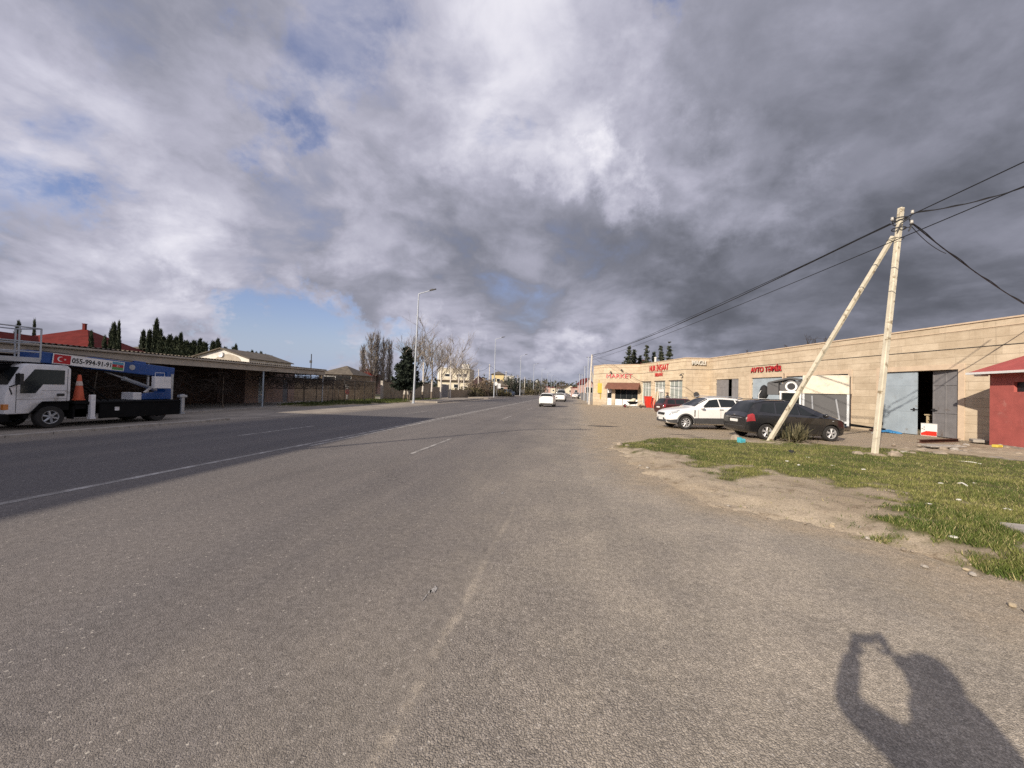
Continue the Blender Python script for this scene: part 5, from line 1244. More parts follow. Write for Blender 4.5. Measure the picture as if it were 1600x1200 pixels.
# boom, turret, cylinder, box, basket
xs_, zs_ = TPX(270, 578, .25); xe, ze = TPX(45, 555, .25)
BR = Vector((xs_+.1, 0, zs_-.12)); BE = Vector((xe, 0, ze+.0)); bd = (BE-BR).normalized(); up = Vector((-bd.z, 0, bd.x)); up = up if up.z > 0 else -up; Lb = (BE-BR).length
def boom_box(b, s0, s1, w, h, mi=0, dz=0, y0=None, y1=None):
    ya, yb = (-w/2, w/2) if y0 is None else (y0, y1); vs = []
    for s in (s0, s1):
        for y, q in ((ya, -h/2), (yb, -h/2), (yb, h/2), (ya, h/2)): vs.append(BR+bd*s+up*(q+dz)+Vector((0, y, 0)))
    b.add(vs, [(3, 2, 1, 0), (4, 5, 6, 7), (0, 1, 5, 4), (1, 2, 6, 5), (2, 3, 7, 6), (3, 0, 4, 7)], mi)
b = MB(); boom_box(b, -.2, Lb*.62, .42, .46); boom_box(b, Lb*.6, Lb, .36, .38); boom_box(b, Lb*.2, Lb*.29, .2, .1, dz=.28); boom_box(b, -.2, .02, .46, .56, dz=-.06); b.build('boom', M['lift_blue'], truck, bevel=.015)
b = MB(); b.prism([(xs_+.06, .9), (xs_+.12, zs_-.1), (xs_+.30, zs_-.1), (xs_+.34, 1.22), (xs_+1.2, 1.1), (xs_+1.5, .9)][::-1], -.3, .3, 'Y'); b.build('turret', M['lift_blue'], truck, bevel=.02)
b = MB(); b.prism([(xs_+1.25, 1.22), (xs_+.72, 1.64), (xs_+.66, 1.58), (xs_+1.15, 1.18)], .29, .32, 'Y'); b.b2((xs_+1.3, -.31, .89), (xs_+1.62, .31, 1.2)); b.build('fender', M['truck_white'], truck, bevel=.02)
b = MB(); b.b2((xs_-.06, -.2, .88), (xs_+.055, .24, zs_-.2)); c0 = Vector((xs_+.5, 0, 1.3)); c1 = BR+bd*(Lb*.50)-up*.25; b.tube([c0, c0.lerp(c1, .62)], .075, 12); b.tube([c0.lerp(c1, .62), c0.lerp(c1, .66)], .095, 12); b.tube([c0.lerp(c1, .66), c1], .04, 10); b.build('lift_cylinder', M['steel'], truck, smooth=40)
q0, q1 = TPX(242, 588, .75), TPX(267, 607, .75)
b = MB(); b.b2((q1[0], .58, q1[1]), (q0[0], .76, q0[1])); bx = b.build('control_box', M['truck_white'], truck, bevel=.02)
b = MB(); b.tube([(q0[0]-.05, .7, q0[1]), (q0[0]-.05, .7, q0[1]+.16), (q1[0]+.25, .7, q0[1]+.16), (q1[0]+.25, .7, q0[1])], .012, 6); b.build('guard_rail', M['truck_white'], bx)
for sg in (1, -1):
    b = MB(); b.prism([(.93, 1.18), (.99, 1.38), (1.01, 1.36), (.96, 1.14)], min(sg*.9, sg*.925), max(sg*.9, sg*.925), 'Y'); b.build('pillar_vent', M['black_plastic'], truck, clean=True)
    b = MB(); b.tube([(.50, sg*.93, .54), (.22, sg*.935, .905), (-.52, sg*.93, .905)], .022, 6); b.build('wheel_arch', M['chassis'], truck)
    b = MB(); b.b2((-.62, sg*.66, .28), (-.58, sg*.94, .72)); b.build('mud_flap', M['chassis'], truck)
    b = MB(); b.b2((-.40, sg*.9, 1.28), (.24, sg*.922, 1.29)); b.build('body_crease', M['grey_plastic'], truck)
b = MB(); b.tube([BR+bd*.3-up*.25+Vector((0, .12, 0)), BR+bd*1.2-up*.33+Vector((0, .13, 0)), BR+bd*2.2-up*.27+Vector((0, .12, 0)), BR+bd*(Lb*.6)-up*.24+Vector((0, .12, 0))], .022, 6); b.build('hydraulic_hose', M['wire'], truck)
b = MB(); b.tube([BR+bd*.1+up*.26, BR+bd*(Lb*.3)+up*.30, BR+bd*(Lb*.95)+up*.22], .014, 5); b.build('hydraulic_hose', M['wire'], truck)
# banner with the phone number
yN = .215
def bpt(px, py): x, z = TPX(px, py, yN); return (Vector((x, 0, z))-BR).dot(bd)
sL, sR = bpt(82, 560), bpt(194, 572)
b = MB(); boom_box(b, sR, sL, 0, .37, y0=.212, y1=.222); bn = b.build('banner', M['white_paint'], truck)
fl = sL-.50; b = MB(); boom_box(b, fl, sL-.03, 0, .32, y0=.2225, y1=.226); tf = b.build('turkish_flag', M['flag_red'], bn)
def bframe(s, dz, y): # text frame: reading direction runs from the cab to the turret, seen from the road side
    o = BR+bd*s+up*dz+Vector((0, y, 0)); rx = -bd; n = Vector((0, 1, 0))
    return Matrix(((rx.x, up.x, n.x, o.x), (rx.y, up.y, n.y, o.y), (rx.z, up.z, n.z, o.z), (0, 0, 0, 1)))
def crescent(r, ri, off, n=20):
    pts = []; a0 = math.acos(max(-1, min(1, (r*r+off*off-ri*ri)/(2*r*off))))
    for i in range(n+1): a = a0+(2*PI-2*a0)*i/n; pts.append((r*math.cos(a), r*math.sin(a)))
    b0 = math.atan2(r*math.sin(a0), r*math.cos(a0)-off)
    for i in range(1, n): a = -b0-(2*PI-2*b0)*i/n; pts.append((off+ri*math.cos(a), ri*math.sin(a)))
    return pts
def star(cx, r, pts=5, rot=PI, inner=.4): return [(cx+(r if i % 2 == 0 else r*inner)*math.cos(rot+PI*i/pts), (r if i % 2 == 0 else r*inner)*math.sin(rot+PI*i/pts)) for i in range(2*pts)]
def flat_shape(name, polys, mat_, parent, Mt):
    b = MB()
    for p in polys: b.add([Mt@Vector((x, y, 0)) for x, y in p], [tuple(range(len(p)))])
    return b.build(name, mat_, parent)
Mt = bframe((fl+sL-.03)/2, 0, .2275); flat_shape('emblem', [[(x-.05, y) for x, y in crescent(.09, .073, .027)], star(.075, .04)], M['white_paint'], tf, Mt)
az0 = sR+.03; az1 = sR+.42
b = MB(); boom_box(b, az0, az1, 0, .108, y0=.2225, y1=.226, dz=.108); boom_box(b, az0, az1, 0, .108, 1, y0=.2225, y1=.226); boom_box(b, az0, az1, 0, .108, 2, y0=.2225, y1=.226, dz=-.108); af = b.build('azerbaijani_flag', [M['flag_blue'], M['flag_red'], M['flag_green']], bn)
flat_shape('emblem', [crescent(.04, .032, .014), star(.045, .022, 8)], M['white_paint'], af, bframe((az0+az1)/2, 0, .2275))
tm = text_mesh('055-994-91-91', .255, .002, 'phone_number', M['ink'], bn, .005, bframe((fl+az1)/2-.0, -.005, .2265))
w_ = tm.dimensions; 
def fit_text(o, s0, s1):
    vs = [((v.co-BR).dot(bd)) for v in o.data.vertices]; a, c = min(vs), max(vs); k = (s1-s0)/(c-a); m_ = (a+c)/2
    for v in o.data.vertices: s = (v.co-BR).dot(bd); v.co = v.co+bd*((s0+s1)/2+(s-m_)*k-s)
fit_text(tm, az1+.04, fl-.04)
b = MB(); b.lathe([(0, 0), (.11, 0), (.11, .008), (0, .008)], 18, 'Y', c=BR+bd*(sR-.3)+Vector((0, .213, .02))); b.build('badge', M['steel'], truck)
# basket over the cab
k0, k1 = TPX(62, 562, .55), TPX(-60, 545, .55); zf = k0[1]; zt2 = TPX(64, 514, .55)[1]; xb0, xb1 = k0[0], k0[0]+2.1
bk = MB(); bk.b2((xb0, -.6, zf-.10), (xb1, .6, zf+.06)); bs = bk.build('basket', M['steel'], truck, bevel=.01)
r = MB()
for z in (zf+.25, zf+(zt2-zf)*.55, zt2): r.tube([(xb0, .57, z), (xb1, .57, z), (xb1, -.57, z), (xb0, -.57, z), (xb0, .57, z)], .024, 6)
for x in np.linspace(xb0, xb1, 5):
    for y in (.57, -.57): r.tube([(x, y, zf), (x, y, zt2)], .024, 6)
r.build('basket_rail', M['steel'], bs)
b = MB(); b.b2((xb0+1.2, -.55, zf+.01), (xb0+2.0, .5, zt2-.1)); b.build('basket_locker', M['steel'], bs, bevel=.03)
b = MB(); b.tube([(xb0+.2, .3, zf-.3), (xb0+1.3, .3, zf-.34)], .13, 8); b.build('basket_mount', M['chassis'], bs)
# traffic cone on the truck deck
cx, cz = TPX(127, 620, .75); cone = thing('traffic_cone', 'large faded orange traffic cone standing behind the white cab', 'cone', (tx-.95+.62, ty-cx, .93))
b = MB(); b.lathe([(.0, 0), (.18, 0), (.18, .03), (.15, .04), (.045, .92), (.03, .94), (0, .94)], 20); b.build('cone', M['cone_orange'], cone, smooth=40)
b = MB(); b.lathe([(.092, .54), (.096, .54), (.074, .70), (.071, .70)], 20); b.build('band', M['cone_band'], cone)
cone.location.y = ty+.93; b = MB(); b.box((0, 0, -.025), (.5, .5, .05)); b.build('crate_base', M['chassis'], cone)
b = MB(); b.b2((-1.3, .2, .881), (-1.2, .55, .95)); 
for k in range(5): 
    x = -1.1-.16*k; b.tube([(x, .2, 1.63-.14*k), (x, .55, 1.63-.14*k)], .015, 5)
b.tube([(-.9, .2, 1.8), (-1.9, .2, .9)], .03, 6); b.tube([(-.9, .55, 1.8), (-1.9, .55, .9)], .03, 6); b.build('ladder', M['chassis'], truck)

# ---------------------------------------------------------------- long open shed across the road
EA, EB = Vector((-20.9, 2.0, 0)), Vector((-22.75, 32.0, 0)); SU = (EB-EA).normalized(); SNn = Vector((SU.y, -SU.x, 0)); SL = (EB-EA).length; sa = math.atan2(SU.y, SU.x)
# local x runs away from the camera along the eave, local y (left of it) goes back from the road
shd = thing('open_shed', 'long low open fronted shed with corrugated roof and beige fascia', 'shed', EA, sa)
b = MB(); n = int(SL/.045); vs = []; dep = 9.0
for i in range(n+1):
    x = SL*i/n; w = .03*math.sin(2*PI*x/.2)
    for y, z in ((-.22, 3.13), (dep*.5, 3.13+.08), (dep, 3.13+.16)): vs.append((x, y, z+w))
fs = [(i*3+j, i*3+3+j, i*3+4+j, i*3+1+j) for i in range(n) for j in range(2)]; b.add(vs, fs)
o2 = len(b.v); b.add([(x, y, z-.012) for x, y, z in vs], [tuple(q[::-1]) for q in fs]); b.build('roof', M['roof_grey'], shd, smooth=True)
b = MB(); b.tube([(-.2, -.16, 3.03), (SL+.1, -.16, 3.03)], .06, 8); b.build('gutter', M['beige_paint'], shd, smooth=True)
b = MB(); b.b2((0, -.06, 2.62), (SL, .0, 2.95)); b.b2((SL-.06, .001, 2.62), (SL, dep, 2.95)); b.b2((0, 0.001, 2.86), (SL-.061, .12, 2.98)); b.build('fascia', M['beige_paint'], shd)
for s in (8.6, 14.6, 22.6, 29.9):
    b = MB(); b.tube([(s, .05, -.05), (s, .05, 2.62)], .055, 8); b.build('post', M['door_blue'] if s in (22.6,) else M['steel'], shd)
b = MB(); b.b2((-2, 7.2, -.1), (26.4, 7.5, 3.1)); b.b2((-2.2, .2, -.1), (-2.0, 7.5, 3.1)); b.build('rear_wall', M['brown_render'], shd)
b = MB(); wall_cells(b, 6.2, -.1, 2.95, [(1.5, 2.2, -.1, 2.25), (4.6, 5.3, -.1, 2.2)], th=.2); b.b2((0, .001, -.1), (.2, 2.6, 2.95)); b.b2((6.0, .001, -.1), (6.2, 4, 2.95)); wl = b.build('wall', M['pink_plaster'], shd, loc=(26.5, 5.0, 0))
b = MB(); b.b2((1.51, -.15, 0), (2.19, -.1, .7)); b.b2((1.51, -.15, .7), (1.85, -.1, 2.24)); b.build('door', M['door_blue'], wl); b = MB(); b.b2((1.86, -.16, .72), (2.19, -.11, 2.2)); b.build('window', M['glass_pale'], wl); b = MB(); b.b2((4.61, -.15, 0), (5.29, -.1, 2.19)); b.build('door', M['door_dark'], wl)
b = MB(); b.b2((-2, -.6, -.05), (SL+1, 7, .03)); b.build('floor', M['concrete'], shd)
# inside the shed: odds and ends
for lab, x, y, dims, m in (('brown board leaning in the dark of the shed', 11.5, 5.9, (1.3, .12, 1.5), 'wood'), ('grey steel cabinet at the back of the shed', 13.4, 6.1, (.9, .5, 1.8), 'grey_plastic')):
    b = MB(); b.box((0, 0, dims[2]/2), dims)
    if 'cabinet' in lab: b.b2((-.02, -.27, .1), (.02, -.255, 1.7)); b.b2((.06, -.29, .9), (.09, -.255, 1.05))
    else: b.b2((-.65, -.085, .3), (.65, -.062, .4)); b.b2((-.65, -.085, 1.1), (.65, -.062, 1.2))
    q = EA+SU*x+Vector((-SU.y, SU.x, 0))*y; tag(b.build('cabinet' if 'cabinet' in lab else 'board', M[m], None, loc=q+Vector((0, 0, .03)), rz=sa), lab, 'cabinet' if 'cabinet' in lab else 'board')
# vine tangle hanging on the shed front and on the trellis beyond its end
def vine(name, lab, x0, x1, y0, y1, z0, z1, n, seed):
    random.seed(seed); b = MB()
    for k in range(n):
        p = Vector((random.uniform(x0, x1), random.uniform(y0, y1), random.uniform(z0, z1))); d = Vector((random.gauss(0, 1), random.gauss(0, .5), random.gauss(0, .25))).normalized(); pts = [p]
        for j in range(random.randint(5, 10)):
            d = (d+Vector((random.gauss(0, .5), random.gauss(0, .4), random.gauss(-.04, .4)))).normalized(); p = p+d*random.uniform(.12, .3)
            p = Vector((p.x, p.y, max(z0-.4, min(z1+.25, p.z)))); pts.append(p)
        r0 = random.choice((.007, .01, .013, .02)); b.tube(pts, [r0*(1-.6*i/len(pts)) for i in range(len(pts))], 4, cap=False)
    t = thing(name, lab, 'vine', EA, sa); b.build('vine_branches', M['twig_dark'], t)
    b = MB(); 
    for s in np.linspace(x0+.3, x1-.3, 4): b.tube([(s, (y0+y1)/2, -.05), (s+random.uniform(-.1, .1), (y0+y1)/2, z0*.5), (s+random.uniform(-.2, .2), (y0+y1)/2, z1)], [.05, .035, .025], 6)
    b.build('stem', M['bark'], t)
    return t
vine('grapevine', 'bare grapevine tangle hanging inside the dark open shed front', 9, 20.5, .3, 1.5, 1.0, 2.1, 420, 3)
vine('grapevine', 'dense dark grapevine on the trellis at the end of the open shed', 23.5, 38.5, -.6, 2.4, 1.75, 2.45, 950, 4)
b = MB()
for s in np.linspace(30.5, 38.5, 5):
    for y in (-.6, 2.3): b.tube([(s, y, -.05), (s, y, 2.3)], .03, 6)
for y in np.linspace(-.6, 2.3, 5): b.tube([(24, y, 2.25), (38.5, y, 2.22)], .012, 5)
t = thing('trellis', 'thin steel trellis carrying the dense grapevine', 'trellis', EA, sa); b.build('trellis_frame', M['dark_metal'], t)
# tall block of flats behind the camera's left shoulder: its shadow covers the far carriageway
fb = thing('apartment_block', 'plain rendered apartment block left of the camera, outside the picture', 'building', (-20.5, 2.6, 0), sa)
b = MB(); wall_cells(b, 34, -.2, 10.0, [(2+4*i, 3.6+4*i, .9+3.2*j, 2.5+3.2*j) for i in range(8) for j in range(3)], th=.35)
for i, v in enumerate(b.v): b.v[i] = (-v[0], v[1]+.0, v[2])
b.b2((-34, 11.6, -.2), (0, 12, 10)); b.b2((-.35, 0.001, -.2), (0, 11.6, 10)); b.b2((-34, .001, -.2), (-33.6, 11.6, 10)); b.build('wall', M['white_render'], fb, clean=True)
b = MB(); b.b2((-34.2, -.5, 10.003), (.0, 12.2, 10.2)); b.build('roof', M['roof_grey'], fb)
for i in range(8):
    for j in range(3):
        b = MB(); b.b2((-3.6-4*i, -.28, .9+3.2*j), (-2-4*i, -.2, 2.5+3.2*j)); b.build('window', M['glass'], fb)
for x, y, h in ((-3.2, 1.2, 12.6), (-7.5, 2.5, 12.0)):
    b = MB(); b.tube([(x, y, 10.1), (x, y, h)], .06, 6); b.tube([(x-.5, y, h-.2), (x+.5, y, h-.2)], .02, 5); b.build('aerial', M['steel'], fb)

# ---------------------------------------------------------------- trees
def leaf_tris(centers, size, n_each, spread, rs, up=.2, elong=1.6):
    C_ = np.repeat(centers, n_each, 0); n = len(C_)
    C_ = C_+rs.normal(0, 1, (n, 3))*np.repeat(np.broadcast_to(spread, centers.shape), n_each, 0)
    a = rs.normal(0, 1, (n, 3)); a[:, 2] += up; a /= np.linalg.norm(a, axis=1)[:, None]
    c = rs.normal(0, 1, (n, 3)); c -= a*np.sum(a*c, 1)[:, None]; c /= np.linalg.norm(c, axis=1)[:, None]
    s = size*rs.uniform(.6, 1.4, (n, 1))
    return np.stack([C_-c*s*.5-a*s*.3*elong, C_+c*s*.5-a*s*.3*elong, C_+a*s*.8*elong], 1).reshape(-1, 3)
def cypress_mesh(h, r, seed, n=900):
    rs = np.random.default_rng(seed); t = rs.uniform(.02, 1, n)**.85; prof = np.sin(np.clip(t, 0, 1)**.75*PI*.98)**.55*(1-t*.35)
    a = rs.uniform(0, 2*PI, n); lob = 1+.28*np.sin(a*3+t*7+seed)+.2*np.sin(a*2-t*15)
    rr = r*prof*lob*np.sqrt(rs.uniform(.25, 1, n)); C_ = np.stack([rr*np.cos(a), rr*np.sin(a), .25+t*h*.95], 1)
    return leaf_tris(C_, h*.034, 3, .05*r, rs, up=1.6, elong=2.6)
def make_tree(name, label, cat, crown, trunk_pts, trunk_r, fol, bark, group=None):
    t = thing(name, label, cat, (0, 0, 0), 0, group)
    quads_np('crown', crown, 3, fol, t)
    b = MB(); b.tube(trunk_pts, trunk_r, 7); b.build('trunk', bark, t, smooth=60)
    return t
CG = 'dark cypresses behind the open shed'
cyp = [make_tree('cypress_tree', 'dark cypress behind the long open shed', 'tree', cypress_mesh(8, 1.15, s), [(0, 0, -.2), (0, 0, 3)], [.18, .1], M['cypress'], M['bark'], CG) for s in (1, 2, 3)]
spots = []
def put_c(px, top, d, wpx, lab=None, used=[0]):
    q = D(px, top, d); h = q.z; k = used[0]; used[0] += 1
    o = cyp[k] if k < 3 else dup(cyp[k % 3], (0, 0, 0))
    o.location = (q.x, q.y, 0); r = wpx*d/F_PX/(2.2 if k < 6 else 1.45); o.scale = (r/1.15, r/1.15, h/8); o.rotation_euler = (0, 0, k*1.9)
    if lab: o['label'] = lab
put_c(29, 505, 42, 11, 'cypress seen through the basket rails, left one'); put_c(54, 502, 42, 7, 'thin cypress seen through the basket rails, right one')
put_c(143, 519, 34, 9, 'small cypress in front of the red hipped roof'); put_c(178, 508, 36, 15, 'pair-crowned cypress at the right end of the red roof'); put_c(186, 505, 36, 9, 'taller slim cypress beside the red roof'); put_c(164, 527, 36, 10, 'low bush-like cypress below the red roof')
k = 0
for px, top, w in ((224, 519, 9), (234, 514, 10), (245, 501, 9), (251, 518, 9), (266, 522, 12), (275, 524, 10), (283, 519, 9), (292, 531, 14), (303, 530, 12), (313, 528, 10), (320, 533, 12), (333, 531, 10), (341, 528, 9), (352, 540, 9), (365, 540, 10), (369, 536, 6), (388, 547, 9), (394, 545, 7), (401, 548, 8), (408, 547, 7), (415, 551, 7), (425, 554, 7), (300, 536, 16), (256, 524, 14)):
    put_c(px, top+(0 if w < 10 and px < 252 else 4), 52 if px < 345 else 75, w, f'dark cypress of the long row, {["tallest spire", "full crowned", "slim"][0 if px == 245 else (1 if w > 9 else 2)]}, {"left part near the red roofed house" if px < 262 else ("middle part" if px < 330 else "right part behind the white gable")}'); k += 1
# winter poplars: many steep branches
def poplar_mb(h, seed, spread):
    random.seed(seed); b = MB()
    for k in range(150):
        z = h*(.06+.86*(k/150)); a = random.uniform(0, 2*PI); L = h*random.uniform(.14, .26)*(1.1-.55*z/h); r = 1.35*spread*random.uniform(.4, 1)*(1-.55*max(0, z/h-.35)); p0 = Vector((0, 0, z)); e = Vector((math.cos(a)*r, math.sin(a)*r, z+L))
        m_ = p0.lerp(e, .45)+Vector((math.cos(a), math.sin(a), 0))*r*.22
        b.tube([p0, m_, e], [.045, .03, .014], 3, cap=False)
        for j in range(6):
            t = random.uniform(.2, .95); q = p0.lerp(e, t); a2 = a+random.gauss(0, 1.2)
            b.tube([q, q+Vector((math.cos(a2)*r*.3, math.sin(a2)*r*.3, L*random.uniform(.25, .5)))], [.024, .01], 3, cap=False)
    return b
PG = 'row of bare poplars behind the wall'
for i, (px, top, d, sp) in enumerate(((568, 541, 84, .85), (581, 522, 84, 1.35), (590, 522, 86, .85), (600, 532, 86, .95), (609.5, 534, 88, .85))):
    q = D(px, top, d); h = q.z; t = thing('poplar_tree', f'bare columnar poplar, {["leftmost and shortest", "second from left and broadest", "third from left, slim and tall", "fourth from left", "rightmost"][i]} of the row', 'tree', (q.x, q.y, 0), 0, PG)
    poplar_mb(h, 20+i, sp).build('crown', M['twig'], t); b = MB(); b.tube([(0, 0, -.2), (.05, 0, h*.5), (0, 0, h)], [.24, .14, .02], 7); b.build('trunk', M['bark'], t)
# bare street trees with limewashed trunks
def bare_tree(h, seed, fork, spread, n1=7):
    random.seed(seed); b = MB()
    def grow(p, d, L, r, lev):
        pts = [p]; n = 4
        for j in range(n):
            d = (d+Vector((random.gauss(0, .13), random.gauss(0, .13), random.gauss(.05, .08)))).normalized(); p = p+d*L/n; pts.append(p)
        b.tube(pts, [r*(1-.55*i/n) for i in range(n+1)], 5 if lev < 2 else 3, cap=False)
        if lev >= 4: return
        for k in range(4 if lev < 3 else 3):
            t = random.uniform(.3, 1); q = pts[min(n, int(t*n+.5))]; ax = Vector((random.gauss(0, 1), random.gauss(0, 1), random.gauss(.35, .5))).normalized()
            grow(q, (d*.85+ax*spread).normalized(), L*random.uniform(.5, .72), r*.5, lev+1)
    for k in range(n1):
        a = 2*PI*k/n1+random.uniform(-.4, .4); z = fork+(h-fork)*.55*k/n1
        grow(Vector((0, 0, z)), Vector((math.cos(a)*.9, math.sin(a)*.9, 1.0)).normalized(), (h-z)*.46, .055, 1)
    grow(Vector((0, 0, fork)), Vector((0, 0, 1)), (h-fork)*.62, .10, 1)
    return b
BG = 'bare trees with limewashed trunks before the wall'
for i, (px, base, top, seed, fk, sp) in enumerate(((641.5, 627, 524, 1, 2.6, .45), (660, 626, 530, 2, 2.3, .6), (674, 625, 527, 3, 2.5, .62), (703, 622.5, 531, 4, 3.2, .62), (688, 623.5, 546, 9, 3.0, .6), (716, 621, 556, 5, 2.2, .6), (724, 620.5, 562, 6, 2.0, .6))):
    g = G(px, base); q = D(px, top, (g-CO).dot(CF)); h = q.z
    t = thing('bare_tree', ['bare tree directly left of the nearest street lamp', 'bare tree just right of the nearest street lamp', 'wide bare tree in the middle of the row before the wall', 'tall bare tree in front of the steel gate', 'slender bare tree left of the steel gate', 'bare tree right of the steel gate', 'small bare tree last in the row by the thicket'][i], 'tree', (g.x, g.y, 0), 0, BG)
    bare_tree(h*1.18, seed, fk, sp*1.15, 10).build('crown', M['twig'], t)
    b = MB(); b.tube([(0, 0, 1.2), (.03, 0, fk), (0, 0, fk+(h-fk)*.5)], [.135, .12, .07], 8); b.tube([(0, 0, -.1), (0, 0, 1.2)], [.17, .135], 8, mi=1); b.build('trunk', [M['limewash'], M['bark']] if i < 3 else [M['limewash'], M['limewash']], t)
# spruce by the wall
def conifer(h, R, seed, layers, droop, per, size, gappy=.0, jit=0.0):
    rs = np.random.default_rng(seed); cs = []; b = MB()
    for i in range(layers):
        t = i/(layers-1); z = h*(.12+.85*t); nb = int(7+5*(1-t))
        for k in range(nb):
            if rs.random() < gappy: continue
            z = h*(.12+.85*t)+rs.normal(0, 1)*h*jit
            a = rs.uniform(0, 2*PI); L = R*(1-t)**.85*(rs.uniform(.62, 1.1) if not jit else rs.uniform(.3, 1.25))+.12
            tip = Vector((math.cos(a)*L, math.sin(a)*L, z+L*droop+rs.normal(0, .05))); m_ = Vector((math.cos(a)*L*.55, math.sin(a)*L*.55, z-L*.06))
            b.tube([(0, 0, z), m_, tip], [.04*(1-t)+.012, .02, .008], 4, cap=False)
            for j in range(max(3, int(L/.2))):
                f = (j+.5)/max(3, int(L/.2)); p = Vector((0, 0, z)).lerp(m_, f*2) if f < .5 else m_.lerp(tip, f*2-1); cs.append(p)
    cs = np.array([tuple(p) for p in cs]); T = leaf_tris(cs, size, per, np.array([size*.75, size*.75, size*.38]), rs, up=.1, elong=1.5)
    return T, b
g = G(634, 627.2); q = D(633, 540, (g-CO).dot(CF)); hS = q.z
T, b = conifer(hS-1.2, 2.05, 5, 17, .16, 11, .2)
t = thing('spruce_tree', 'dense dark green spruce standing in front of the long wall', 'tree', (g.x, g.y, 0))
T[:, 2] += 1.0; quads_np('crown', T, 3, M['spruce'], t); b.v = [(x, y, z+1.0) for x, y, z in b.v]; b.build('limbs', M['bark'], t)
b = MB(); b.tube([(-.35, 0, -.1), (-.12, 0, 1.5), (0, 0, hS*.9)], [.12, .1, .02], 7); b.tube([(.3, .1, -.1), (.1, 0, 1.6)], [.11, .09], 7); b.tube([(-.22, 0, .85), (-.12, 0, 1.5)], [.125, .115], 7, mi=1); b.tube([(.22, .07, .85), (.1, 0, 1.6)], [.115, .11], 7, mi=1); b.build('trunk', [M['bark'], M['limewash']], t)
# cedars behind the market
for i, (px, top, d, R) in enumerate(((983, 541, 78, 2.6), (991, 549, 80, 1.6), (1000, 556, 82, 1.5), (1010.5, 543, 80, 1.9), (1022, 551, 82, 1.3), (1033, 543, 82, 1.9), (1046, 541.5, 82, 2.2))):
    q = D(px, top, d); h = q.z; T, b = conifer(h, R*1.2, 40+i, 22, .14, 10, .19, .36, .035)
    t = thing('cedar_tree', ['broad dark cedar behind the market, leftmost', 'cedar close behind the leftmost one', 'short cedar above the market parapet', 'tall cedar left of the red roof ridge', 'slim cedar above the white chimney pipe', 'tall cedar right of the white chimney pipe', 'rightmost cedar behind the shop row'][i], 'tree', (q.x, q.y, 0), 0, 'cedars behind the market')
    quads_np('crown', T, 3, M['cedar'], t); b.tube([(0, 0, -.1), (0, 0, h)], [.22, .03], 6); b.build('trunk', M['bark'], t)

# ---------------------------------------------------------------- walls and houses across the road
def wall_run(name, label, pts, h, m, th=.25, cap=None, posts=None, cat='wall'):
    t = thing(name, label, cat, (pts[0][0], pts[0][1], 0)); o0 = Vector((pts[0][0], pts[0][1], 0))
    for i, (a, c) in enumerate(zip(pts[:-1], pts[1:])):
        a = Vector((*a, 0)); c = Vector((*c, 0)); d = c-a; L = d.length; rz = math.atan2(d.y, d.x)
        b = MB(); b.b2((0, -th/2, -.2), (L, th/2, h)); b.build('panel', m, t, loc=a-o0, rz=rz)
        if cap: b = MB(); b.b2((-.02, -th/2-.05, h+.002), (L+.02, th/2+.05, h+.08)); b.build('coping', cap, t, loc=a-o0, rz=rz)
        if posts:
            n = max(1, int(L/posts))
            for k in range(n+1):
                b = MB(); b.b2((L*k/n-.1, -th/2-.06, -.2), (L*k/n+.1, th/2+.06, h+.14)); b.build('pier', M['concrete'], t, loc=a-o0, rz=rz, bevel=.01)
    return t
wall_run('stone_wall', 'rough limestone wall with branch shadows left of the pale wall', [(-29.3, 35.6), (-27.2, 39.5), (-25.6, 42.2), (-25.2, 45.4)], 2.25, M['blockwall'], cap=M['concrete'])
wall_run('concrete_wall', 'long pale concrete panel wall behind the spruce', [(-24.6, 46.2), (-22.6, 57.6)], 2.35, M['panelwall'], posts=4, cap=M['brown_render'])
wall_run('concrete_wall', 'lower pale wall between the spruce wall and the gate', [(-22.6, 57.7), (-22.5, 62.3)], 1.9, M['panelwall'])
t = thing('steel_gate', 'plain grey steel gate in the wall behind a limewashed tree', 'gate', (-22.5, 62.5, 0), PI/2)
for i in range(2): b = MB(); b.b2((.05+1.75*i, -.04, .1), (1.75+1.75*i, .04, 2.35)); b.b2((.06+1.75*i, .041, 1.2), (1.74+1.75*i, .06, 1.26)); b.build('gate_leaf', M['door_grey'], t)
for x in (-.12, 3.6): b = MB(); b.b2((x, -.15, -.1), (x+.15, .15, 2.5)); b.build('gate_post', M['concrete'], t)
wall_run('stone_wall', 'short limestone wall right of the steel gate', [(-22.4, 66.5), (-21.8, 80)], 1.5, M['blockwall'])
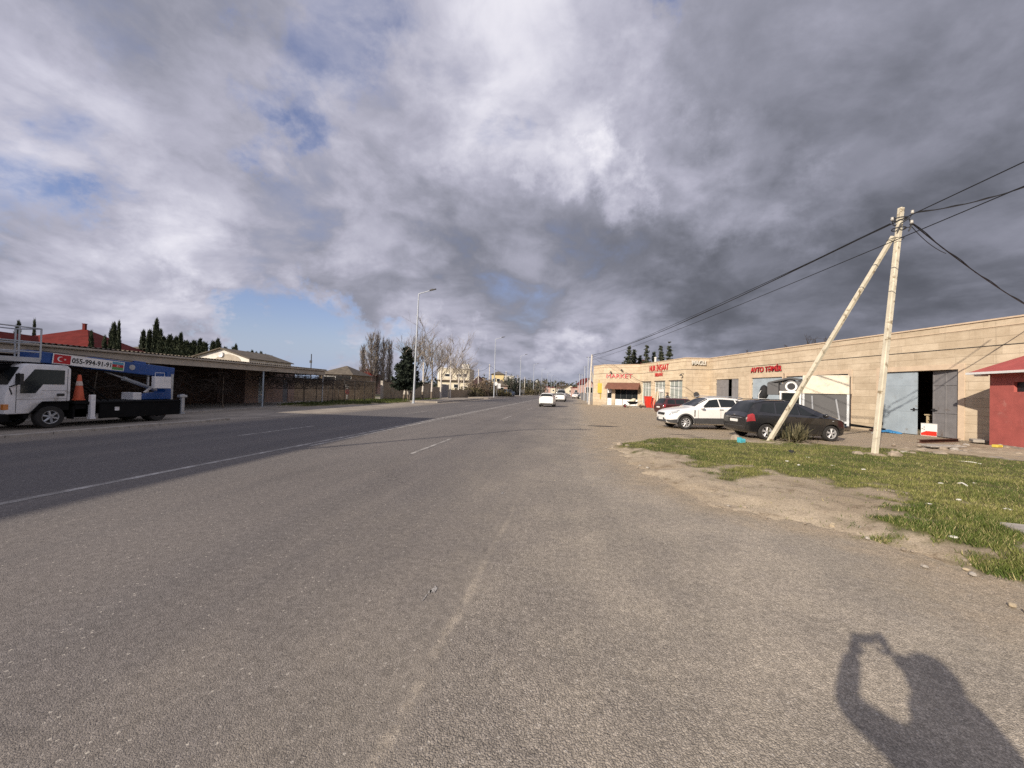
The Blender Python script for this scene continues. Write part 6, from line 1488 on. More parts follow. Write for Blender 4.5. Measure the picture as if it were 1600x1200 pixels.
def house(name, label, px0, px1, d, base_to, eave_py, ridge_py, m, rm, kind='hip', depth=9, wins=(), cat='house', parapet=0, rot=0):
    a = D(px0, 600, d); c = D(px1, 600, d); a.z = c.z = 0; u = (c-a); L = u.length; rz = math.atan2(u.y, u.x)
    xm = (px0+px1)/2; he = D(xm, eave_py, d).z; t = thing(name, label, cat, a, rz)
    b = MB(); b.b2((0, 0, -.3), (L, depth, he)); b.build('wall', m, t)
    if kind == 'hip':
        hr = D(xm, ridge_py, d+depth*.5).z; e = .5; k = min(L, depth)*.45
        b = MB(); b.add([(-e, -e, he), (L+e, -e, he), (L+e, depth+e, he), (-e, depth+e, he), (k if L > depth else L/2-.01, depth/2, hr), (L-k if L > depth else L/2+.01, depth/2, hr)], [(0, 1, 5, 4), (1, 2, 5), (2, 3, 4, 5), (3, 0, 4), (3, 2, 1, 0)]); b.build('roof', rm, t, clean=True)
    elif kind == 'gable':
        hr = D(xm, ridge_py, d).z; e = .25; b = MB(); b.prism([(0, he+.001), (L, he+.001), (L/2, hr)], 0.02, depth-.02, 'Y'); b.build('gable', m, t, clean=True)
        b = MB()
        for sg in (0, 1):
            x0, x1 = (-e, L/2) if not sg else (L+e, L/2); zz = he-.12
            b.add([(x0, -.3, zz+.03), (x1, -.3, hr+.03), (x1, depth+.3, hr+.03), (x0, depth+.3, zz+.03), (x0, -.3, zz+.14), (x1, -.3, hr+.14), (x1, depth+.3, hr+.14), (x0, depth+.3, zz+.14)], [(0, 1, 2, 3), (4, 7, 6, 5), (0, 4, 5, 1), (2, 6, 7, 3), (0, 3, 7, 4), (1, 5, 6, 2)])
        b.build('roof', rm, t, clean=True)
    else:
        b = MB(); b.b2((-.2, -.2, he+.002), (L+.2, depth+.2, he+.25)); b.build('roof', rm, t)
    for (fx, fz, w, h) in wins:
        f = MB(); x = L*fx; z = he*fz; f.b2((x-w/2-.08, -.05, z-h/2-.08), (x+w/2+.08, -.003, z+h/2+.08)); fo = f.build('window', M['white_paint'], t)
        g_ = MB(); g_.b2((x-w/2, -.062, z-h/2), (x+w/2, -.051, z+h/2)); g_.build('pane', M['glass'], fo)
    return t, L, he
# red hipped roof house behind the shed
q = D(132, 515, 44); q.z = 0; t = thing('red_roof_house', 'large house with dark red hipped metal roof and chimney', 'house', q, rad(20)); hr = D(132, 515, 44).z
b = MB(); b.b2((-5.8, -4.4, -.2), (3.8, 5.0, 4.65)); b.build('wall', M['pink_plaster'], t)
b = MB(); b.add([(-6.4, -5.0, 4.6), (4.4, -5.0, 4.6), (4.4, 5.6, 4.6), (-6.4, 5.6, 4.6), (-.3, 0, hr), (.3, 0, hr)], [(0, 1, 5, 4), (1, 2, 5), (2, 3, 4, 5), (3, 0, 4), (3, 2, 1, 0)]); rf = b.build('roof', M['roof_red'], t, clean=True)
b = MB(); b.add([(-4.3, -6.6, 4.4), (-.6, -6.6, 4.4), (-2.45, -6.6, 6.1), (-2.45, -1.6, 6.1), (-4.3, -3.5, 4.4), (-.6, -3.5, 4.4)], [(0, 1, 2), (1, 5, 3, 2), (0, 2, 3, 4)]); b.build('dormer', M['roof_red'], rf, clean=True)
b = MB(); b.b2((-.13, -.13, hr-.3), (.13, .13, hr+.62)); b.b2((-.17, -.17, hr+.62), (.17, .17, hr+.68)); b.build('chimney', M['roof_red'], rf)
t, L, he = house('long_house', 'low pale house behind the cypress at the end of the red roof', 200, 224, 52, 0, 545, 536, M['cream'], M['roof_grey'], 'hip', 8)
# cream gabled hall with arch
t, L, he = house('gabled_hall', 'white gabled hall with an arch and grey roof behind the shed', 300, 388, 45, 0, 559, 545, M['white_render'], M['roof_grey'], 'gable', 8.5)
b = MB(); pts = []
for k in range(15): a = PI*k/14; pts.append((L*.62+math.cos(a)*1.6, he-.55+math.sin(a)*1.0))
b.prism(pts[::-1], -.03, -.004, 'Y'); b.build('arch', M['beige_paint'], t, clean=True)
b = MB(); b.lathe([(0, 0), (.28, -.06), (.36, .05), (0, .12)], 12, 'Y', c=(L*.5, -.1, he+.35)); b.build('satellite_dish', M['white_paint'], t)
house('stone_house', 'stone house with weathered hipped roof and dark windows', 498, 549, 66, 0, 585, 571, M['blockwall'], M['roof_grey'], 'hip', 9, [(.32, .72, 2.0, 1.3), (.75, .72, 2.6, 1.5)])
house('red_roof_house', 'small house with pinkish red roof behind the stone house', 545, 578, 82, 0, 587, 575, M['pink_render'], M['roof_red'], 'hip', 8)
t = thing('mast', 'thin dark mast with a bracket behind the end of the shed', 'mast', (lambda q: (q.x, q.y, 0))(D(485, 600, 60))); hm = D(485, 553, 60).z
b = MB(); b.tube([(0, 0, -.1), (0, 0, hm)], [.09, .06], 6); b.build('pole', M['dark_metal'], t); b = MB(); b.b2((-.25, -.06, hm-1.4), (.1, .06, hm-1.0)); b.build('bracket', M['dark_metal'], t)
# white multi storey building
wn = [(.3, .74, 1.4, .7), (.66, .74, 1.4, .7), (.86, .74, 1.2, 1.0), (.2, .3, 1.6, 1.2), (.6, .32, 1.6, 1.0)]
t, L, he = house('white_building', 'pale flat roofed two storey building behind the bare trees', 684, 733, 118, 0, 576, 570, M['cream'], M['white_render'], 'flat', 14, wn)
b = MB(); b.b2((0, -.9, he*.52), (L, -.01, he*.52+.25)); b.build('balcony', M['brown_render'], t)
b = MB(); b.b2((L-2.6, 2, he+.26), (L-.4, 6, he+1.6)); b.build('roof_house', M['white_render'], t)
b = MB(); b.b2((-.15, -.12, he*.55), (.35, 0, he)); b.build('pilaster', M['white_render'], t)
wn = [(.2, .7, 1.2, 1.2), (.55, .7, 1.2, 1.2), (.8, .35, 1.2, 1.2)]
t, L, he = house('yellow_house', 'yellow house with a slanted dark roof behind the tall pale pole', 768, 787, 150, 0, 585, 580, M['yellow_render'], M['roof_grey'], 'hip', 10, wn)
house('white_house', 'white stepped house beside the yellow house', 788, 803, 165, 0, 588, 586, M['white_render'], M['white_render'], 'flat', 12, [(.3, .7, 1.2, 1.2), (.7, .7, 1.2, 1.2)])
house('low_house', 'low house with brown roof behind the road sign', 773, 793, 118, 0, 603, 593, M['pink_plaster'], M['roof_grey'], 'hip', 8, [(.5, .6, 1.6, 1.4)])
house('brown_house', 'reddish gabled house among the thickets by the braced pole', 738, 756, 130, 0, 596, 588, M['pink_render'], M['roof_red'], 'gable', 8)
# far right side of the road
house('pink_house', 'pink house with white gable beyond the market on the right', 913, 926, 96, 0, 600, 591, M['pink_render'], M['roof_red'], 'gable', 10, [(.6, .6, 1.6, 1.4)])
house('low_shop', 'low pink building at the far right road edge', 899, 909, 130, 0, 606, 602, M['pink_render'], M['roof_red'], 'flat', 10, [(.4, .5, 2, 1.5)])
house('red_roof_house', 'house with a red roof behind the market and cedars', 1003, 1034, 82, 0, 574, 562, M['cream'], M['roof_red'], 'hip', 12)
b = MB(); q = D(1024, 570, 62); b.tube([(0, 0, 0), (0, 0, 4.2)], .16, 8); b.lathe([(.2, 4.2), (.22, 4.25), (.22, 4.35), (0, 4.45)], 8); tag(b.build('chimney_pipe', M['white_render'], None, loc=(q.x, q.y, D(1024, 558, 62).z-4.4)), 'white chimney pipe rising above the shop row parapet', 'chimney')
for i, (px0, px1, d, ev, rg, m, rm, kd, lab) in enumerate(((842, 850, 300, 604, 602, 'white_render', 'roof_red', 'flat', 'tiny white building far left of the road end'), (862, 868, 340, 606, 604, 'cream', 'roof_red', 'hip', 'tiny cream house at the far road end'), (884, 899, 290, 607, 602.5, 'cream', 'roof_grey', 'gable', 'wide pale gabled building at the far end of the road'), (871, 877, 420, 607, 605, 'white_render', 'roof_red', 'hip', 'small white house just left of the road end'), (852, 860, 380, 605, 603, 'pink_render', 'roof_red', 'hip', 'small pink house among the far trees'))):
    house('far_house', lab, px0, px1, d, 0, ev, rg, M[m], M[rm], kd, 10, [(.5, .5, 1.5, 1.3)])
# thickets, bushes, woods
def thicket(name, label, px, d, w, h, n, fol, seed, twig=True, cat='bush', size=.22):
    rs = np.random.default_rng(seed); q = D(px, 612, d); t = thing(name, label, cat, (q.x, q.y, 0))
    a = rs.uniform(0, 2*PI, n); r = np.sqrt(rs.uniform(0, 1, n))*w/2; lump = .55+.45*np.abs(np.sin(a*2+seed)*np.cos(r*1.7+seed))
    C_ = np.stack([r*np.cos(a), r*np.sin(a), rs.uniform(.05, 1, n)*h*lump], 1)
    quads_np('foliage', leaf_tris(C_, size, 3, np.full(3, size*.8), rs), 3, fol, t)
    random.seed(seed); b = MB()
    for k in range(int(40*w/4)):
        x, y = random.uniform(-w/2, w/2)*.85, random.uniform(-w/2, w/2)*.85; b.tube([(x, y, -.1), (x+random.gauss(0, .3), y+random.gauss(0, .3), h*random.uniform(.6, 1.1))], [.04, .008], 3, cap=False)
    b.build('stems', M['twig'], t); return t
for a in ((716, 80, 6, 1.8, 260, 'bush', 1, 'olive bush right of the steel gate by the kerb'), (733, 84, 7, 2.2, 420, 'bush', 2, 'grey green bush along the far pavement'), (746, 88, 6, 3.6, 420, 'brown_wood', 3, 'reddish leafless thicket below the braced pole'), (757, 100, 8, 4.6, 460, 'brown_wood', 4, 'tall brown thicket right of the braced pole'), (768, 92, 6, 2.0, 360, 'bush', 5, 'low hedge behind the road sign'), (781, 96, 6, 1.7, 300, 'bush', 6, 'low hedge left of the blue car'), (799, 125, 6, 7, 400, 'far_wood', 7, 'dark evergreen tree in front of the white house'), (794, 120, 4, 6, 260, 'far_wood', 17, 'dark evergreen beside the pale house pole'), (826, 150, 8, 3.2, 360, 'bush', 8, 'round grey bush near the third lamp'), (835, 175, 10, 6, 420, 'far_wood', 9, 'dark green tree clump beyond the round bush'), (846, 230, 8, 9, 300, 'brown_wood', 10, 'tall brown leafless tree far down the left side'), (878, 300, 10, 10, 260, 'brown_wood', 11, 'brown leafless tree standing at the road end'), (812, 190, 14, 8, 460, 'far_wood', 12, 'dark tree mass right of the white house')):
    thicket('thicket' if a[5] == 'brown_wood' else 'bush', a[7], a[0], a[1], a[2], a[3], a[4], M[a[5]], a[6], size=.34 if a[1] > 95 else .24)
rs = np.random.default_rng(77); cs = []
for k in range(1500):
    px = rs.uniform(560, 1250); d = rs.uniform(430, 900); q = D(px, 612, d); hh = rs.uniform(6, 13)*(1+.5*(rs.random() < .12))*(1.25 if 815 < px < 915 else 1); cs.append((q.x, q.y, hh*rs.uniform(.15, .95)))
cs = np.array(cs); o = quads_np('far_woods', leaf_tris(cs, 2.6, 9, np.array([3., 3., 1.6]), rs), 3, M['far_wood']); tag(o, 'dark band of distant trees along the horizon', 'woods', kind='stuff')
hb = MB(); vs = []; n = 60
for i in range(n+1):
    px = 500+(1300-500)*i/n; 
    for d, hh in ((900, 0), (1300, 10+6*fnoise(i*.2, 3, 1, 5)+5*math.exp(-((px-905)/60)**2)), (1900, 0)): q = D(px, 612, d); vs.append((q.x, q.y, hh))
hb.add(vs, [(i*3+j, i*3+3+j, i*3+4+j, i*3+1+j) for i in range(n) for j in range(2)]); tag(hb.build('hills', M['land'], smooth=True), kind='structure')

# ---------------------------------------------------------------- signs and things across the road
g = D(776, 620, 88); t = thing('road_sign', 'pale diamond road sign with a white plate behind the second lamp', 'sign', (g.x, g.y, .1), YAW)
b = MB(); b.tube([(0, 0, 0), (0, 0, 3.3)], .04, 8); b.build('post', M['steel'], t)
b = MB(); b.box((-.25, -.07, 3.0), (.75, .03, .75), M=Matrix.Rotation(PI/4, 3, 'Y')); b.build('sign_board', M['plate'], t); b = MB(); b.box((.5, -.06, 2.5), (.7, .03, 1.1)); b.build('plate', M['white_paint'], t)
g = D(812, 617, 128); t = thing('box_trailer', 'small pale open trailer parked on the far pavement', 'trailer', (g.x, g.y, 0), YAW)
b = MB(); b.b2((-1.6, -1, .7), (1.6, 1, 2.0)); b.build('box', M['cream'], t); b = MB(); b.b2((-1.7, -.9, .5), (2.4, .9, .69)); b.build('chassis', M['chassis'], t)
for x in (-.5, .4):
    for sg in (-1, 1): wheel(t, x, sg*.9, .32, .2, 5, sg, rimm=M['steel'])
g = D(838.5, 600, 230); t = thing('round_sign', 'white round sign on a thin post far down the left side', 'sign', (g.x, g.y, 0)); hh = D(838.5, 596, 230).z
b = MB(); b.tube([(0, 0, 0), (0, 0, hh)], .06, 6); b.build('post', M['steel'], t); b = MB(); b.lathe([(0, -.1), (.62, -.1), (.62, -.05), (0, -.05)], 16, 'Y', c=(0, 0, hh)); b.build('sign_board', M['white_paint'], t)
g = D(546, 620, 41); t = thing('no_stopping_sign', 'white plate above a red round sign on the shaded stone wall', 'sign', (-25.1, 39.2, 0), PI/2)
b = MB(); b.lathe([(0, -.02), (.33, -.02), (.33, 0), (0, 0)], 20, 'Y', c=(0, -.1, 1.05)); b.build('red_disc', M['tail_red'], t); b = MB(); b.b2((-.35, -.12, 1.45), (.2, -.1, 1.85)); b.build('plate', M['white_paint'], t); b = MB(); b.tube([(0, -.08, 0), (0, -.08, 1.9)], .03, 6); b.build('post', M['steel'], t)

# ---------------------------------------------------------------- things in front of the shops
def person_skin(name, joints, bones, parent, m, sub=2):
    me = bpy.data.meshes.new(name); me.from_pydata([j[0] for j in joints], bones, []); me.update()
    o = bpy.data.objects.new(name, me); COL.objects.link(o)
    sk = o.modifiers.new('skin', 'SKIN'); sk.use_smooth_shade = True
    for i, j in enumerate(joints):
        r = j[1]; me.skin_vertices[0].data[i].radius = (r, r) if not hasattr(r, '__len__') else r
        me.skin_vertices[0].data[i].use_root = (i == 0)
    sb = o.modifiers.new('sub', 'SUBSURF'); sb.levels = sub; sb.render_levels = sub
    dg = bpy.context.evaluated_depsgraph_get(); m2 = bpy.data.meshes.new_from_object(o.evaluated_get(dg)); bpy.data.objects.remove(o)
    m2.materials.clear()
    for q in (m if isinstance(m, (list, tuple)) else [m]): m2.materials.append(q)
    m2.name = name; m2.polygons.foreach_set('use_smooth', [True]*len(m2.polygons))
    return link(name, m2, parent)
def hand(parent, p, fwd, side, m, curl=.6, s=1.0):
    """palm and five fingers; fwd = finger direction, side = direction of the thumb"""
    f = Vector(fwd).normalized(); t = Vector(side); t = (t-f*t.dot(f)).normalized(); nrm = f.cross(t); J = []; B_ = []
    J.append((tuple(p), .026*s)); J.append((tuple(p+f*.05*s), (.034*s, .02*s))); J.append((tuple(p+f*.085*s), (.036*s, .016*s))); B_ += [(0, 1), (1, 2)]
    for k, (o_, L) in enumerate(((.027, .07), (.009, .078), (-.009, .072), (-.026, .058))):
        a = len(J); q = p+f*.09*s+t*o_*s; J.append((tuple(q), .0095*s)); B_.append((2, a)); d = f.copy()
        for seg in range(3):
            d = (d+nrm*curl*.5).normalized(); q = q+d*L*s/3*(1.1-.1*seg); J.append((tuple(q), (.009-.0008*seg)*s)); B_.append((len(J)-2, len(J)-1))
    a = len(J); q = p+f*.03*s+t*.034*s; J.append((tuple(q), .012*s)); B_.append((1, a)); d = (f*.6+t*.8).normalized()
    for seg in range(2): d = (d+f*.35+nrm*curl*.3).normalized(); q = q+d*.032*s; J.append((tuple(q), .0105*s)); B_.append((len(J)-2, len(J)-1))
    return person_skin('hand', J, B_, parent, m, 1)
def head(parent, c, face, m, hair, cap=None):
    f = Vector((face[0], face[1], 0)).normalized(); R = Matrix(((f.x, -f.y, 0), (f.y, f.x, 0), (0, 0, 1)))
    b = MB(); b.blob((0, 0, 0), (.098, .078, .118), 16, 12)
    for i, v in enumerate(b.v):
        x, y, z = v
        if z < -.02: k = 1-.28*min(1, (-z-.02)/.1); y *= k; x = x*k+.018*min(1, (-z)/.1)
        if x > .05 and abs(y) < .03 and -.045 < z < .02: x += .018*(1-abs(y)/.03)
        b.v[i] = (x, y, z)
    b.blob((.103, 0, -.022), (.018, .013, .022), 8, 6)
    for s_ in (-1, 1): b.blob((-.005, s_*.08, -.01), (.022, .012, .032), 8, 6)
    b.blob((.088, 0, -.062), (.014, .026, .007), 8, 5); b.v = [tuple(R@Vector(v)+Vector(c)) for v in b.v]; h = b.build('head', m, parent, smooth=True)
    e = MB()
    for s_ in (-1, 1): e.blob(R@Vector((.087, s_*.031, .005))+Vector(c), (.008, .012, .007), 8, 6)
    e.build('eyes', M['ink'], h, smooth=True)
    b = MB(); b.blob((0, 0, 0), (.108, .09, .125), 16, 12); b.v = [v for v in b.v]; 
    for i, v in enumerate(b.v):
        x, y, z = v
        if z < .02+.55*x: z = .02+.55*x; x *= .9; y *= .9
        b.v[i] = tuple(R@Vector((x-.006, y, z+.004))+Vector(c))
    b.build('hair', hair, h, smooth=True)
    if cap: b = MB(); b.blob(R@Vector((-.005, 0, .05))+Vector(c), (.115, .1, .085), 14, 9); b.box(R@Vector((.13, 0, .055))+Vector(c), (.1, .14, .012), rz=math.atan2(f.y, f.x)); b.build('cap', cap, h, smooth=40)
    return h
# customer at the shop window
q = D(1043, 620, 41.5); ps = thing('person', 'person in dark jacket and cap standing by the shop window', 'person', (q.x, q.y, .15), PI+.35)
ps.scale = (1.0, 1.0, 1.0)
J = [((0, 0, .95), (.14, .11)), ((0, 0, 1.2), (.16, .12)), ((.01, 0, 1.4), (.185, .13)), ((.03, 0, 1.5), .07), ((.04, 0, 1.56), .055),
     ((0, .19, 1.42), .075), ((.02, .25, 1.16), .06), ((.2, .2, 1.02), .048), ((0, -.19, 1.42), .075), ((.03, -.25, 1.15), .06), ((.22, -.16, 1.05), .048),
     ((0, .1, .88), .11), ((.02, .11, .48), .075), ((0, .12, .1), .055), ((.12, .13, .04), .045), ((0, -.1, .88), .11), ((.03, -.11, .48), .075), ((.02, -.12, .1), .055), ((.14, -.13, .04), .045)]
Bn = [(0, 1), (1, 2), (2, 3), (3, 4), (2, 5), (5, 6), (6, 7), (2, 8), (8, 9), (9, 10), (0, 11), (11, 12), (12, 13), (13, 14), (0, 15), (15, 16), (16, 17), (17, 18)]
bd_ = person_skin('body', J, Bn, ps, [M['cloth_dark']])
head(ps, (.05, 0, 1.68), (1, 0), M['skin'], M['hair'], M['cloth_dark'])
hand(ps, Vector((.2, .2, 1.02)), (1, -.3, -.2), (0, 0, 1), M['skin']); hand(ps, Vector((.22, -.16, 1.05)), (1, .3, -.2), (0, 0, 1), M['skin'])
# red bin, wheelbarrow, planks
def shop_pt(px, off, p0=None, p1=None):
    p0 = p0 or WM; p1 = p1 or WN; u, n, L, a = frame_of(p0, p1); q = onplane(px, 620, p0+n*off, n); q.z = 0; return q
q = shop_pt(1012.5, .65); t = thing('red_bin', 'red plastic bin tapering downwards by the shop wall', 'bin', (q.x, q.y, .15), rad(100))
b = MB(); b.add([(-.27, -.25, 0), (.27, -.25, 0), (.27, .25, 0), (-.27, .25, 0), (-.38, -.35, 1.25), (.38, -.35, 1.25), (.38, .35, 1.25), (-.38, .35, 1.25)], [(3, 2, 1, 0), (4, 5, 6, 7), (0, 1, 5, 4), (1, 2, 6, 5), (2, 3, 7, 6), (3, 0, 4, 7)]); b.build('bin_body', M['bright_red'], t, bevel=.03)
b = MB(); b.b2((-.42, -.39, 1.252), (.42, .39, 1.32)); b.build('rim', M['bright_red'], t, bevel=.02)
q = shop_pt(1018, .9); b = MB(); b.tube([(0, 0, .15), (.35, .5, 1.25)], .045, 6); b.tube([(.2, -.1, .15), (.5, .45, 1.1)], .045, 6); tag(b.build('red_barrier', M['bright_red'], None, loc=q), 'red bars leaning against the red bin', 'barrier')
for i, (px, h, m, lab) in enumerate(((1021.5, 1.9, 'wood', 'pale plank leaning on the wall left of the shop door'), (1024.5, 2.2, 'cream', 'cream board leaning beside the shop door'))):
    q = shop_pt(px, .25); b = MB(); b.box((0, .2, h/2), (.28, .05, h), M=Matrix.Rotation(-.12, 3, 'X')); b.box((0, .17, h*.3), (.3, .03, .06), M=Matrix.Rotation(-.12, 3, 'X')); tag(b.build('plank', M[m], None, loc=(q.x, q.y, .15), rz=rad(-75)), lab, 'plank')
q = shop_pt(1007, 1.0); b = MB()
for k in range(9): b.blob((random.uniform(-.5, .3), random.uniform(-.2, .2), .1), (.2, .15, .13), 7, 5)
tag(b.build('sack_heap', M['brown_render'], None, loc=(q.x, q.y, .15), smooth=True), 'low heap of brown sacks at the foot of the red bin', 'sacks')
q = shop_pt(989, 1.9, WN, WK); t = thing('wheelbarrow', 'wheelbarrow with pale sacks standing before the market window', 'wheelbarrow', (q.x, q.y, 0), rad(185))
b = MB(); b.add([(-.35, -.2, .42), (.35, -.2, .42), (.35, .2, .42), (-.35, .2, .42), (-.55, -.34, .75), (.7, -.34, .75), (.7, .34, .75), (-.55, .34, .75)], [(3, 2, 1, 0), (0, 1, 5, 4), (1, 2, 6, 5), (2, 3, 7, 6), (3, 0, 4, 7), (4, 7, 6, 5)]); b.build('tray', M['chassis'], t, clean=True)
b = MB()
for sg in (-1, 1): b.tube([(.95, sg*.05, .22), (.3, sg*.2, .38), (-.4, sg*.28, .45), (-1.1, sg*.32, .85)], .022, 6); b.tube([(-.35, sg*.25, .42), (-.5, sg*.25, .02)], .02, 6)
b.build('frame', M['steel'], t)
wheel(t, .95, 0, .21, .1, 5, 1, rimm=M['tail_red'])
b = MB(); b.blob((.05, 0, .85), (.4, .25, .18), 10, 7); b.blob((-.1, .05, 1.0), (.28, .2, .14), 9, 6); tag(b.build('sack', M['cream'], None, loc=q, rz=rad(185), smooth=True), 'pale sacks lying in the wheelbarrow', 'sack')
# dark skip fence beyond the market corner
q0 = D(908, 624, 84); q1 = D(925, 624, 74); t = wall_run('dark_fence', 'low dark fence behind the thin poles at the market corner', [(q0.x, q0.y), (q1.x, q1.y)], 1.5, M['door_dark'], th=.08, posts=2.4, cat='fence')

# ---------------------------------------------------------------- verge: yucca, rubbish, rubble
q = G(1240, 694); random.seed(5); t = thing('yucca_plant', 'spiky dry yucca clump on the verge in front of the black car', 'plant', (q.x, q.y, .05))
V = []
for k in range(330):
    a = random.uniform(0, 2*PI); el = rad(random.uniform(0, 85)); L = random.uniform(.42, .88)*(1.0 if el > .4 else .8); bx, by = random.gauss(0, .22), random.gauss(0, .18)
    d = Vector((math.cos(a)*math.cos(el), math.sin(a)*math.cos(el), math.sin(el))); sd = Vector((-math.sin(a), math.cos(a), 0))*.024; p = Vector((bx, by, .05)); m_ = p+d*L*.6; e = p+d*L+Vector((0, 0, -.10*L*math.cos(el)))
    V += [p-sd, p+sd, m_+sd*.8, m_-sd*.8, m_-sd*.8, m_+sd*.8, e+sd*.05, e-sd*.05]
quads_np('leaves', np.array([tuple(v) for v in V]), 4, M['agave'], t)
b = MB()
for k in range(60):
    a = random.uniform(0, 2*PI); L = random.uniform(.3, .65); p = Vector((random.gauss(0, .3), random.gauss(0, .2), .03)); b.tube([p, p+Vector((math.cos(a)*L*.5, math.sin(a)*L*.5, .12)), p+Vector((math.cos(a)*L, math.sin(a)*L, .02))], [.014, .01, .003], 3)
b.build('dead_leaves', M['bark'], t)
q = G(1158, 696); t = thing('plastic_crate', 'small broken turquoise plastic box at the edge of the grass', 'box', (q.x, q.y, .04), .4); t.scale = (.62, .7, 1.0)
b = MB(); b.b2((-.16, -.12, 0), (.16, .12, .02)); b.b2((-.16, -.12, .021), (-.145, .12, .24)); b.b2((.145, -.12, .021), (.16, .12, .2)); b.b2((-.144, .105, .021), (.144, .12, .24)); b.b2((-.144, -.12, .021), (.144, -.105, .17)); b.build('crate', M['cyan'], t)
b = MB(); b.b2((-.165, -.128, .12), (.165, -.1215, .16)); b.b2((-.165, -.125, .0), (.165, -.1212, .03)); b.build('rim', M['cyan'], t)
def rock(px, py, s, lab, m='stone', flat=.6, grp=None, seed=0, cat='stone', name='stone'):
    random.seed(seed*13+int(px)); q = G(px, py); b = MB(); b.blob((0, 0, s*flat*.35), (s, s*.8, s*flat), 9, 7)
    for i, v in enumerate(b.v): k = 1+.28*mnoise.noise(Vector(v)*(2.2/s)+Vector((px, 0, 0))); b.v[i] = (v[0]*k, v[1]*k, v[2]*k)
    return tag(b.build(name, M[m], None, loc=(q.x, q.y, .05), rz=random.uniform(0, 6), clean=True), lab, cat, grp)
rock(1149, 690, .2, 'rough brown stone block just left of the turquoise box', flat=.8); rock(968, 698, .12, 'pale stone at the left tip of the verge', flat=.7); rock(980, 700, .08, 'smaller stone at the tip of the verge', flat=.6)
rock(1340, 714, .16, 'stone left of the leaning pole foot'); rock(1398, 717, .16, 'pale stone right of the leaning pole foot', flat=.9); rock(1237, 712, .14, 'dark stone in the bare patch of the verge', 'rubber'); rock(1470, 714, .2, 'flat pale stone on the rubble strip', flat=.45)
rock(1425, 714, .14, 'small stone between the pole and the rubble strip')
for i, (px, py) in enumerate(((1262, 716), (1230, 722), (1300, 729), (1248, 728), (1313, 724), (1349, 735), (1435, 726), (1470, 757), (1523, 757), (1452, 790), (1498, 783), (1575, 798), (1490, 842), (1112, 715))):
    random.seed(i); q = G(px, py, .08); b = MB(); b.blob((0, 0, .02), (random.uniform(.03, .07), random.uniform(.02, .04), .015), 7, 5); b.box((.02, .01, .02), (.05, .03, .012), rz=i)
    tag(b.build('litter', M['litter'], None, loc=(q.x, q.y, .085), rz=i*1.3), 'scrap of pale litter lying in the grass of the verge', 'litter', 'scraps of litter on the verge')
def slab(px0, py0, px1, py1, lab, th=.1, m='concrete', wob=.2, z=.06):
    random.seed(int(px0)); a = G(px0, py0); c = G(px1, py1); d = c-a; L = d.length; n = 7; w = wob; b = MB(); up_ = []; lo = []
    pts = [(-L/2, -w), (-L*.2, -w*1.25), (L*.3, -w*1.1), (L/2, -w*.7), (L*.48, w*.8), (L*.1, w*1.2), (-L*.4, w)]
    pts = [(x*random.uniform(.9, 1.08), y*random.uniform(.8, 1.2)) for x, y in pts]; b.prism(pts, 0, th); mid = (a+c)/2
    return tag(b.build('slab', M[m], None, loc=(mid.x, mid.y, z), rz=math.atan2(d.y, d.x), bevel=.015), lab, 'slab')
slab(1578, 844, 1650, 852, 'broken concrete slab half sunk in the grass at the right edge', .14, wob=.22, z=.03)
slab(1515, 692, 1546, 694, 'flat pale slab at the corner of the red booth', .12, wob=.3); slab(1440, 700, 1500, 701, 'long thin slab on the rubble strip', .06, wob=.25); slab(1510, 706, 1560, 712, 'broad flat slab of broken paving in front of the booth', .05, 'pave', .7, .03); slab(1570, 703, 1640, 706, 'broken paving under the booth wall', .09, 'pave', .6, .04); slab(1560, 720, 1640, 722, 'low broken slab at the lower edge of the rubble', .05, 'pave', .5, .04)
q = G(1558, 704); b = MB(); b.b2((-.13, -.08, 0), (.13, .08, .1)); b.b2((-.10, -.082, .03), (.10, -.0801, .07)); tag(b.build('yellow_block', M['yellow'], None, loc=(q.x, q.y, .12), rz=.3, bevel=.02), 'yellow painted block on the broken paving', 'block')
q = G(1592, 702); b = MB(); b.lathe([(0, 0), (.06, 0), (.06, .2), (.03, .26), (.025, .3), (0, .3)], 10); tag(b.build('bottle', M['white_paint'], None, loc=(q.x, q.y, .12), smooth=40), 'white bottle standing by the red booth wall', 'bottle')
q0 = G(1497, 726); q1 = G(1534, 731); b = MB(); b.tube([Vector((0, 0, .1)), (q1-q0)*.6+Vector((0, 0, .12)), (q1-q0)+Vector((0, 0, .1))], .015, 6); tag(b.build('stick', M['litter'], None, loc=q0), 'thin white stick lying on the grass near the rubble', 'stick')
q0 = G(1496, 763); q1 = G(1511, 767); b = MB(); b.tube([Vector((0, 0, .1)), (q1-q0)*.5+Vector((.02, .03, .13)), (q1-q0)+Vector((0, 0, .1))], .015, 6); tag(b.build('stick', M['litter'], None, loc=q0), 'short curved white strip in the middle of the grass', 'stick')
for i in range(34):
    random.seed(100+i); px = random.uniform(1385, 1600); py = random.uniform(696, 716)
    rock(px, py, random.uniform(.05, .14), 'lump of rubble on the broken strip before the garages and booth', random.choice(('stone', 'concrete', 'stone')), .6, 'lumps of rubble before the booth', i, 'rubble', 'rubble_lump')

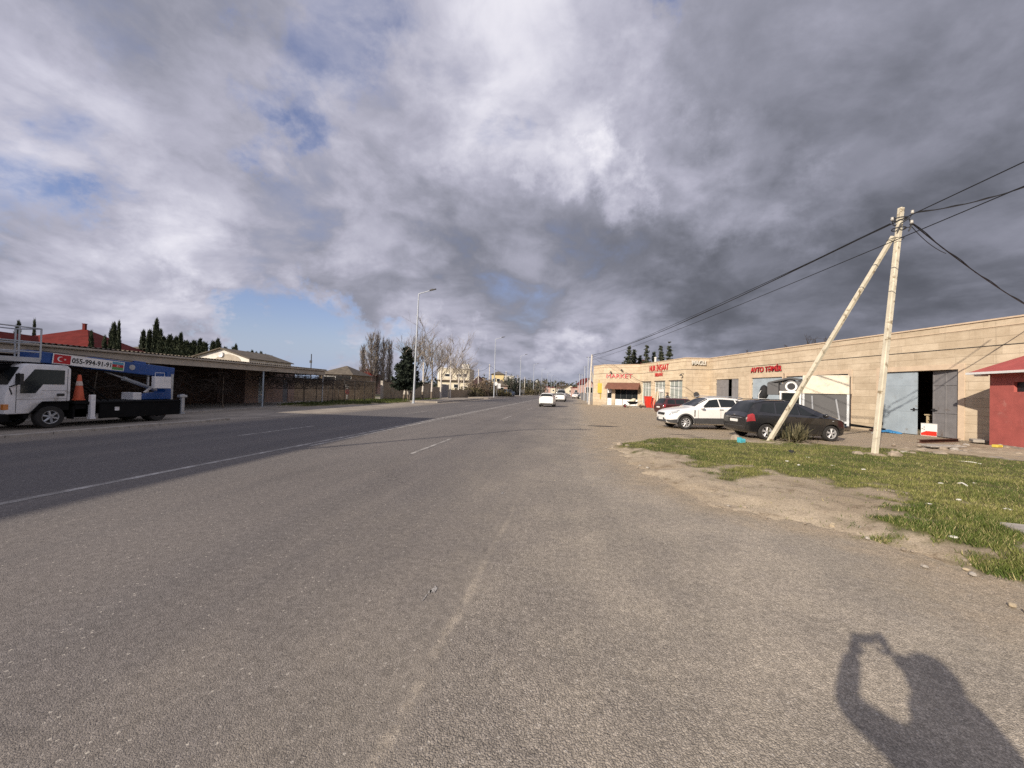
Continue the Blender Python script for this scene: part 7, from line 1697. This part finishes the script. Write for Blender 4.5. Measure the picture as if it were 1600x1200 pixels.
# ---------------------------------------------------------------- photographer behind the camera (his shadow falls to the right)
Fh = Vector((-math.sin(YAW), math.cos(YAW), 0)); Rh = Vector((math.cos(YAW), math.sin(YAW), 0))
base = -Fh*.50+Rh*.02; ph = thing('person', 'photographer holding a phone up with both hands, seen as a shadow', 'person', base, 0)
def pp(r, f, z): return Rh*r+Fh*f+Vector((0, 0, z))
cam_l = -base
J = [(pp(0, 0, 1.0), (.17, .13)), (pp(0, .0, 1.27), (.22, .145)), (pp(0, .0, 1.49), (.25, .15)), (pp(0, .03, 1.63), .11), (pp(.01, .05, 1.70), .10),
     (pp(-.24, 0, 1.53), .09), (pp(-.39, .19, 1.60), .068), (pp(-.135, .44, 1.70), .05), (pp(.24, 0, 1.53), .09), (pp(.33, .2, 1.56), .068), (pp(.14, .44, 1.71), .05),
     (pp(-.11, 0, .92), .125), (pp(-.13, .02, .50), .08), (pp(-.14, 0, .1), .058), (pp(-.15, .14, .045), .048), (pp(.11, 0, .92), .125), (pp(.13, .02, .50), .08), (pp(.14, 0, .1), .058), (pp(.15, .14, .045), .048)]
J = [(tuple(a), r) for a, r in J]
person_skin('body', J, Bn, ph, [M['cloth_dark']])
head(ph, tuple(pp(.02, .08, 1.805)), tuple(Fh[:2]), M['skin'], M['hair'])
b = MB(); b.blob(pp(.02, .045, 1.80), (.135, .135, .155), 16, 12); b.blob(pp(.01, .0, 1.66), (.17, .14, .13), 14, 9); b.build('shadow_hood', M['cloth_dark'], ph, smooth=True)  # unseen hood, added to broaden the head in the cast shadow
hand(ph, pp(-.13, .44, 1.685), Vector(pp(.32, .2, .8)), Rh, M['skin'], .3); hand(ph, pp(.14, .44, 1.695), Vector(pp(-.32, .2, .8)), -Rh, M['skin'], -.3)
phn = thing('phone', 'thin dark phone held up behind the camera position', 'phone', CO-CF*.03+Vector((.0, 0, .045)), 0)
b = MB(); b.box((0, 0, 0), (.155, .008, .074), rz=YAW); b.build('case', M['black_plastic'], phn, bevel=.003)
b = MB(); b.box(-Fh*.0045, (.14, .001, .066), rz=YAW); b.build('screen', M['glass'], phn)

# dry weeds rooted in the parapet
for i, (px, hgt) in enumerate(((1168, .35), (1228, .3), (1262, .75), (1272, .5), (1290, .4))):
    random.seed(300+i); q = onplane(px, 545, W_END-WNORM*.1, WNORM); b = MB()
    for k in range(7): b.tube([Vector((random.gauss(0, .08), 0, 0)), Vector((random.gauss(0, .15), random.gauss(0, .05), hgt*.6)), Vector((random.gauss(0, .3), random.gauss(0, .1), hgt*random.uniform(.7, 1.1)))], [.012, .008, .004], 3)
    tag(b.build('dry_weed', M['twig_dark'], None, loc=(q.x, q.y, ZR+.05), rz=aW), 'tuft of dry weeds rooted on top of the garage parapet', 'weed', 'dry weeds on the garage parapet')
# loose stones and broken asphalt crumbs along the verge rim
for i in range(46):
    random.seed(500+i); t_ = random.random(); k = min(9, int(t_*10)); p0, p1 = VERGE[k], VERGE[k+1]; f = random.random()
    x = p0[0]+(p1[0]-p0[0])*f+random.gauss(.15, .28); y = p0[1]+(p1[1]-p0[1])*f+random.gauss(.1, .28); s = random.uniform(.015, .045); b = MB(); b.blob((0, 0, s*.3), (s, s*.75, s*.55), 7, 5)
    for j, v in enumerate(b.v): w_ = 1+.3*mnoise.noise(Vector(v)*40+Vector((i, 0, 0))); b.v[j] = (v[0]*w_, v[1]*w_, v[2]*w_)
    tag(b.build('pebble', M[random.choice(('stone', 'concrete', 'block'))], None, loc=(x, y, .012), rz=random.uniform(0, 6)), 'small loose pebble on the sandy rim of the verge', 'pebble', 'pebbles on the sandy rim of the verge')
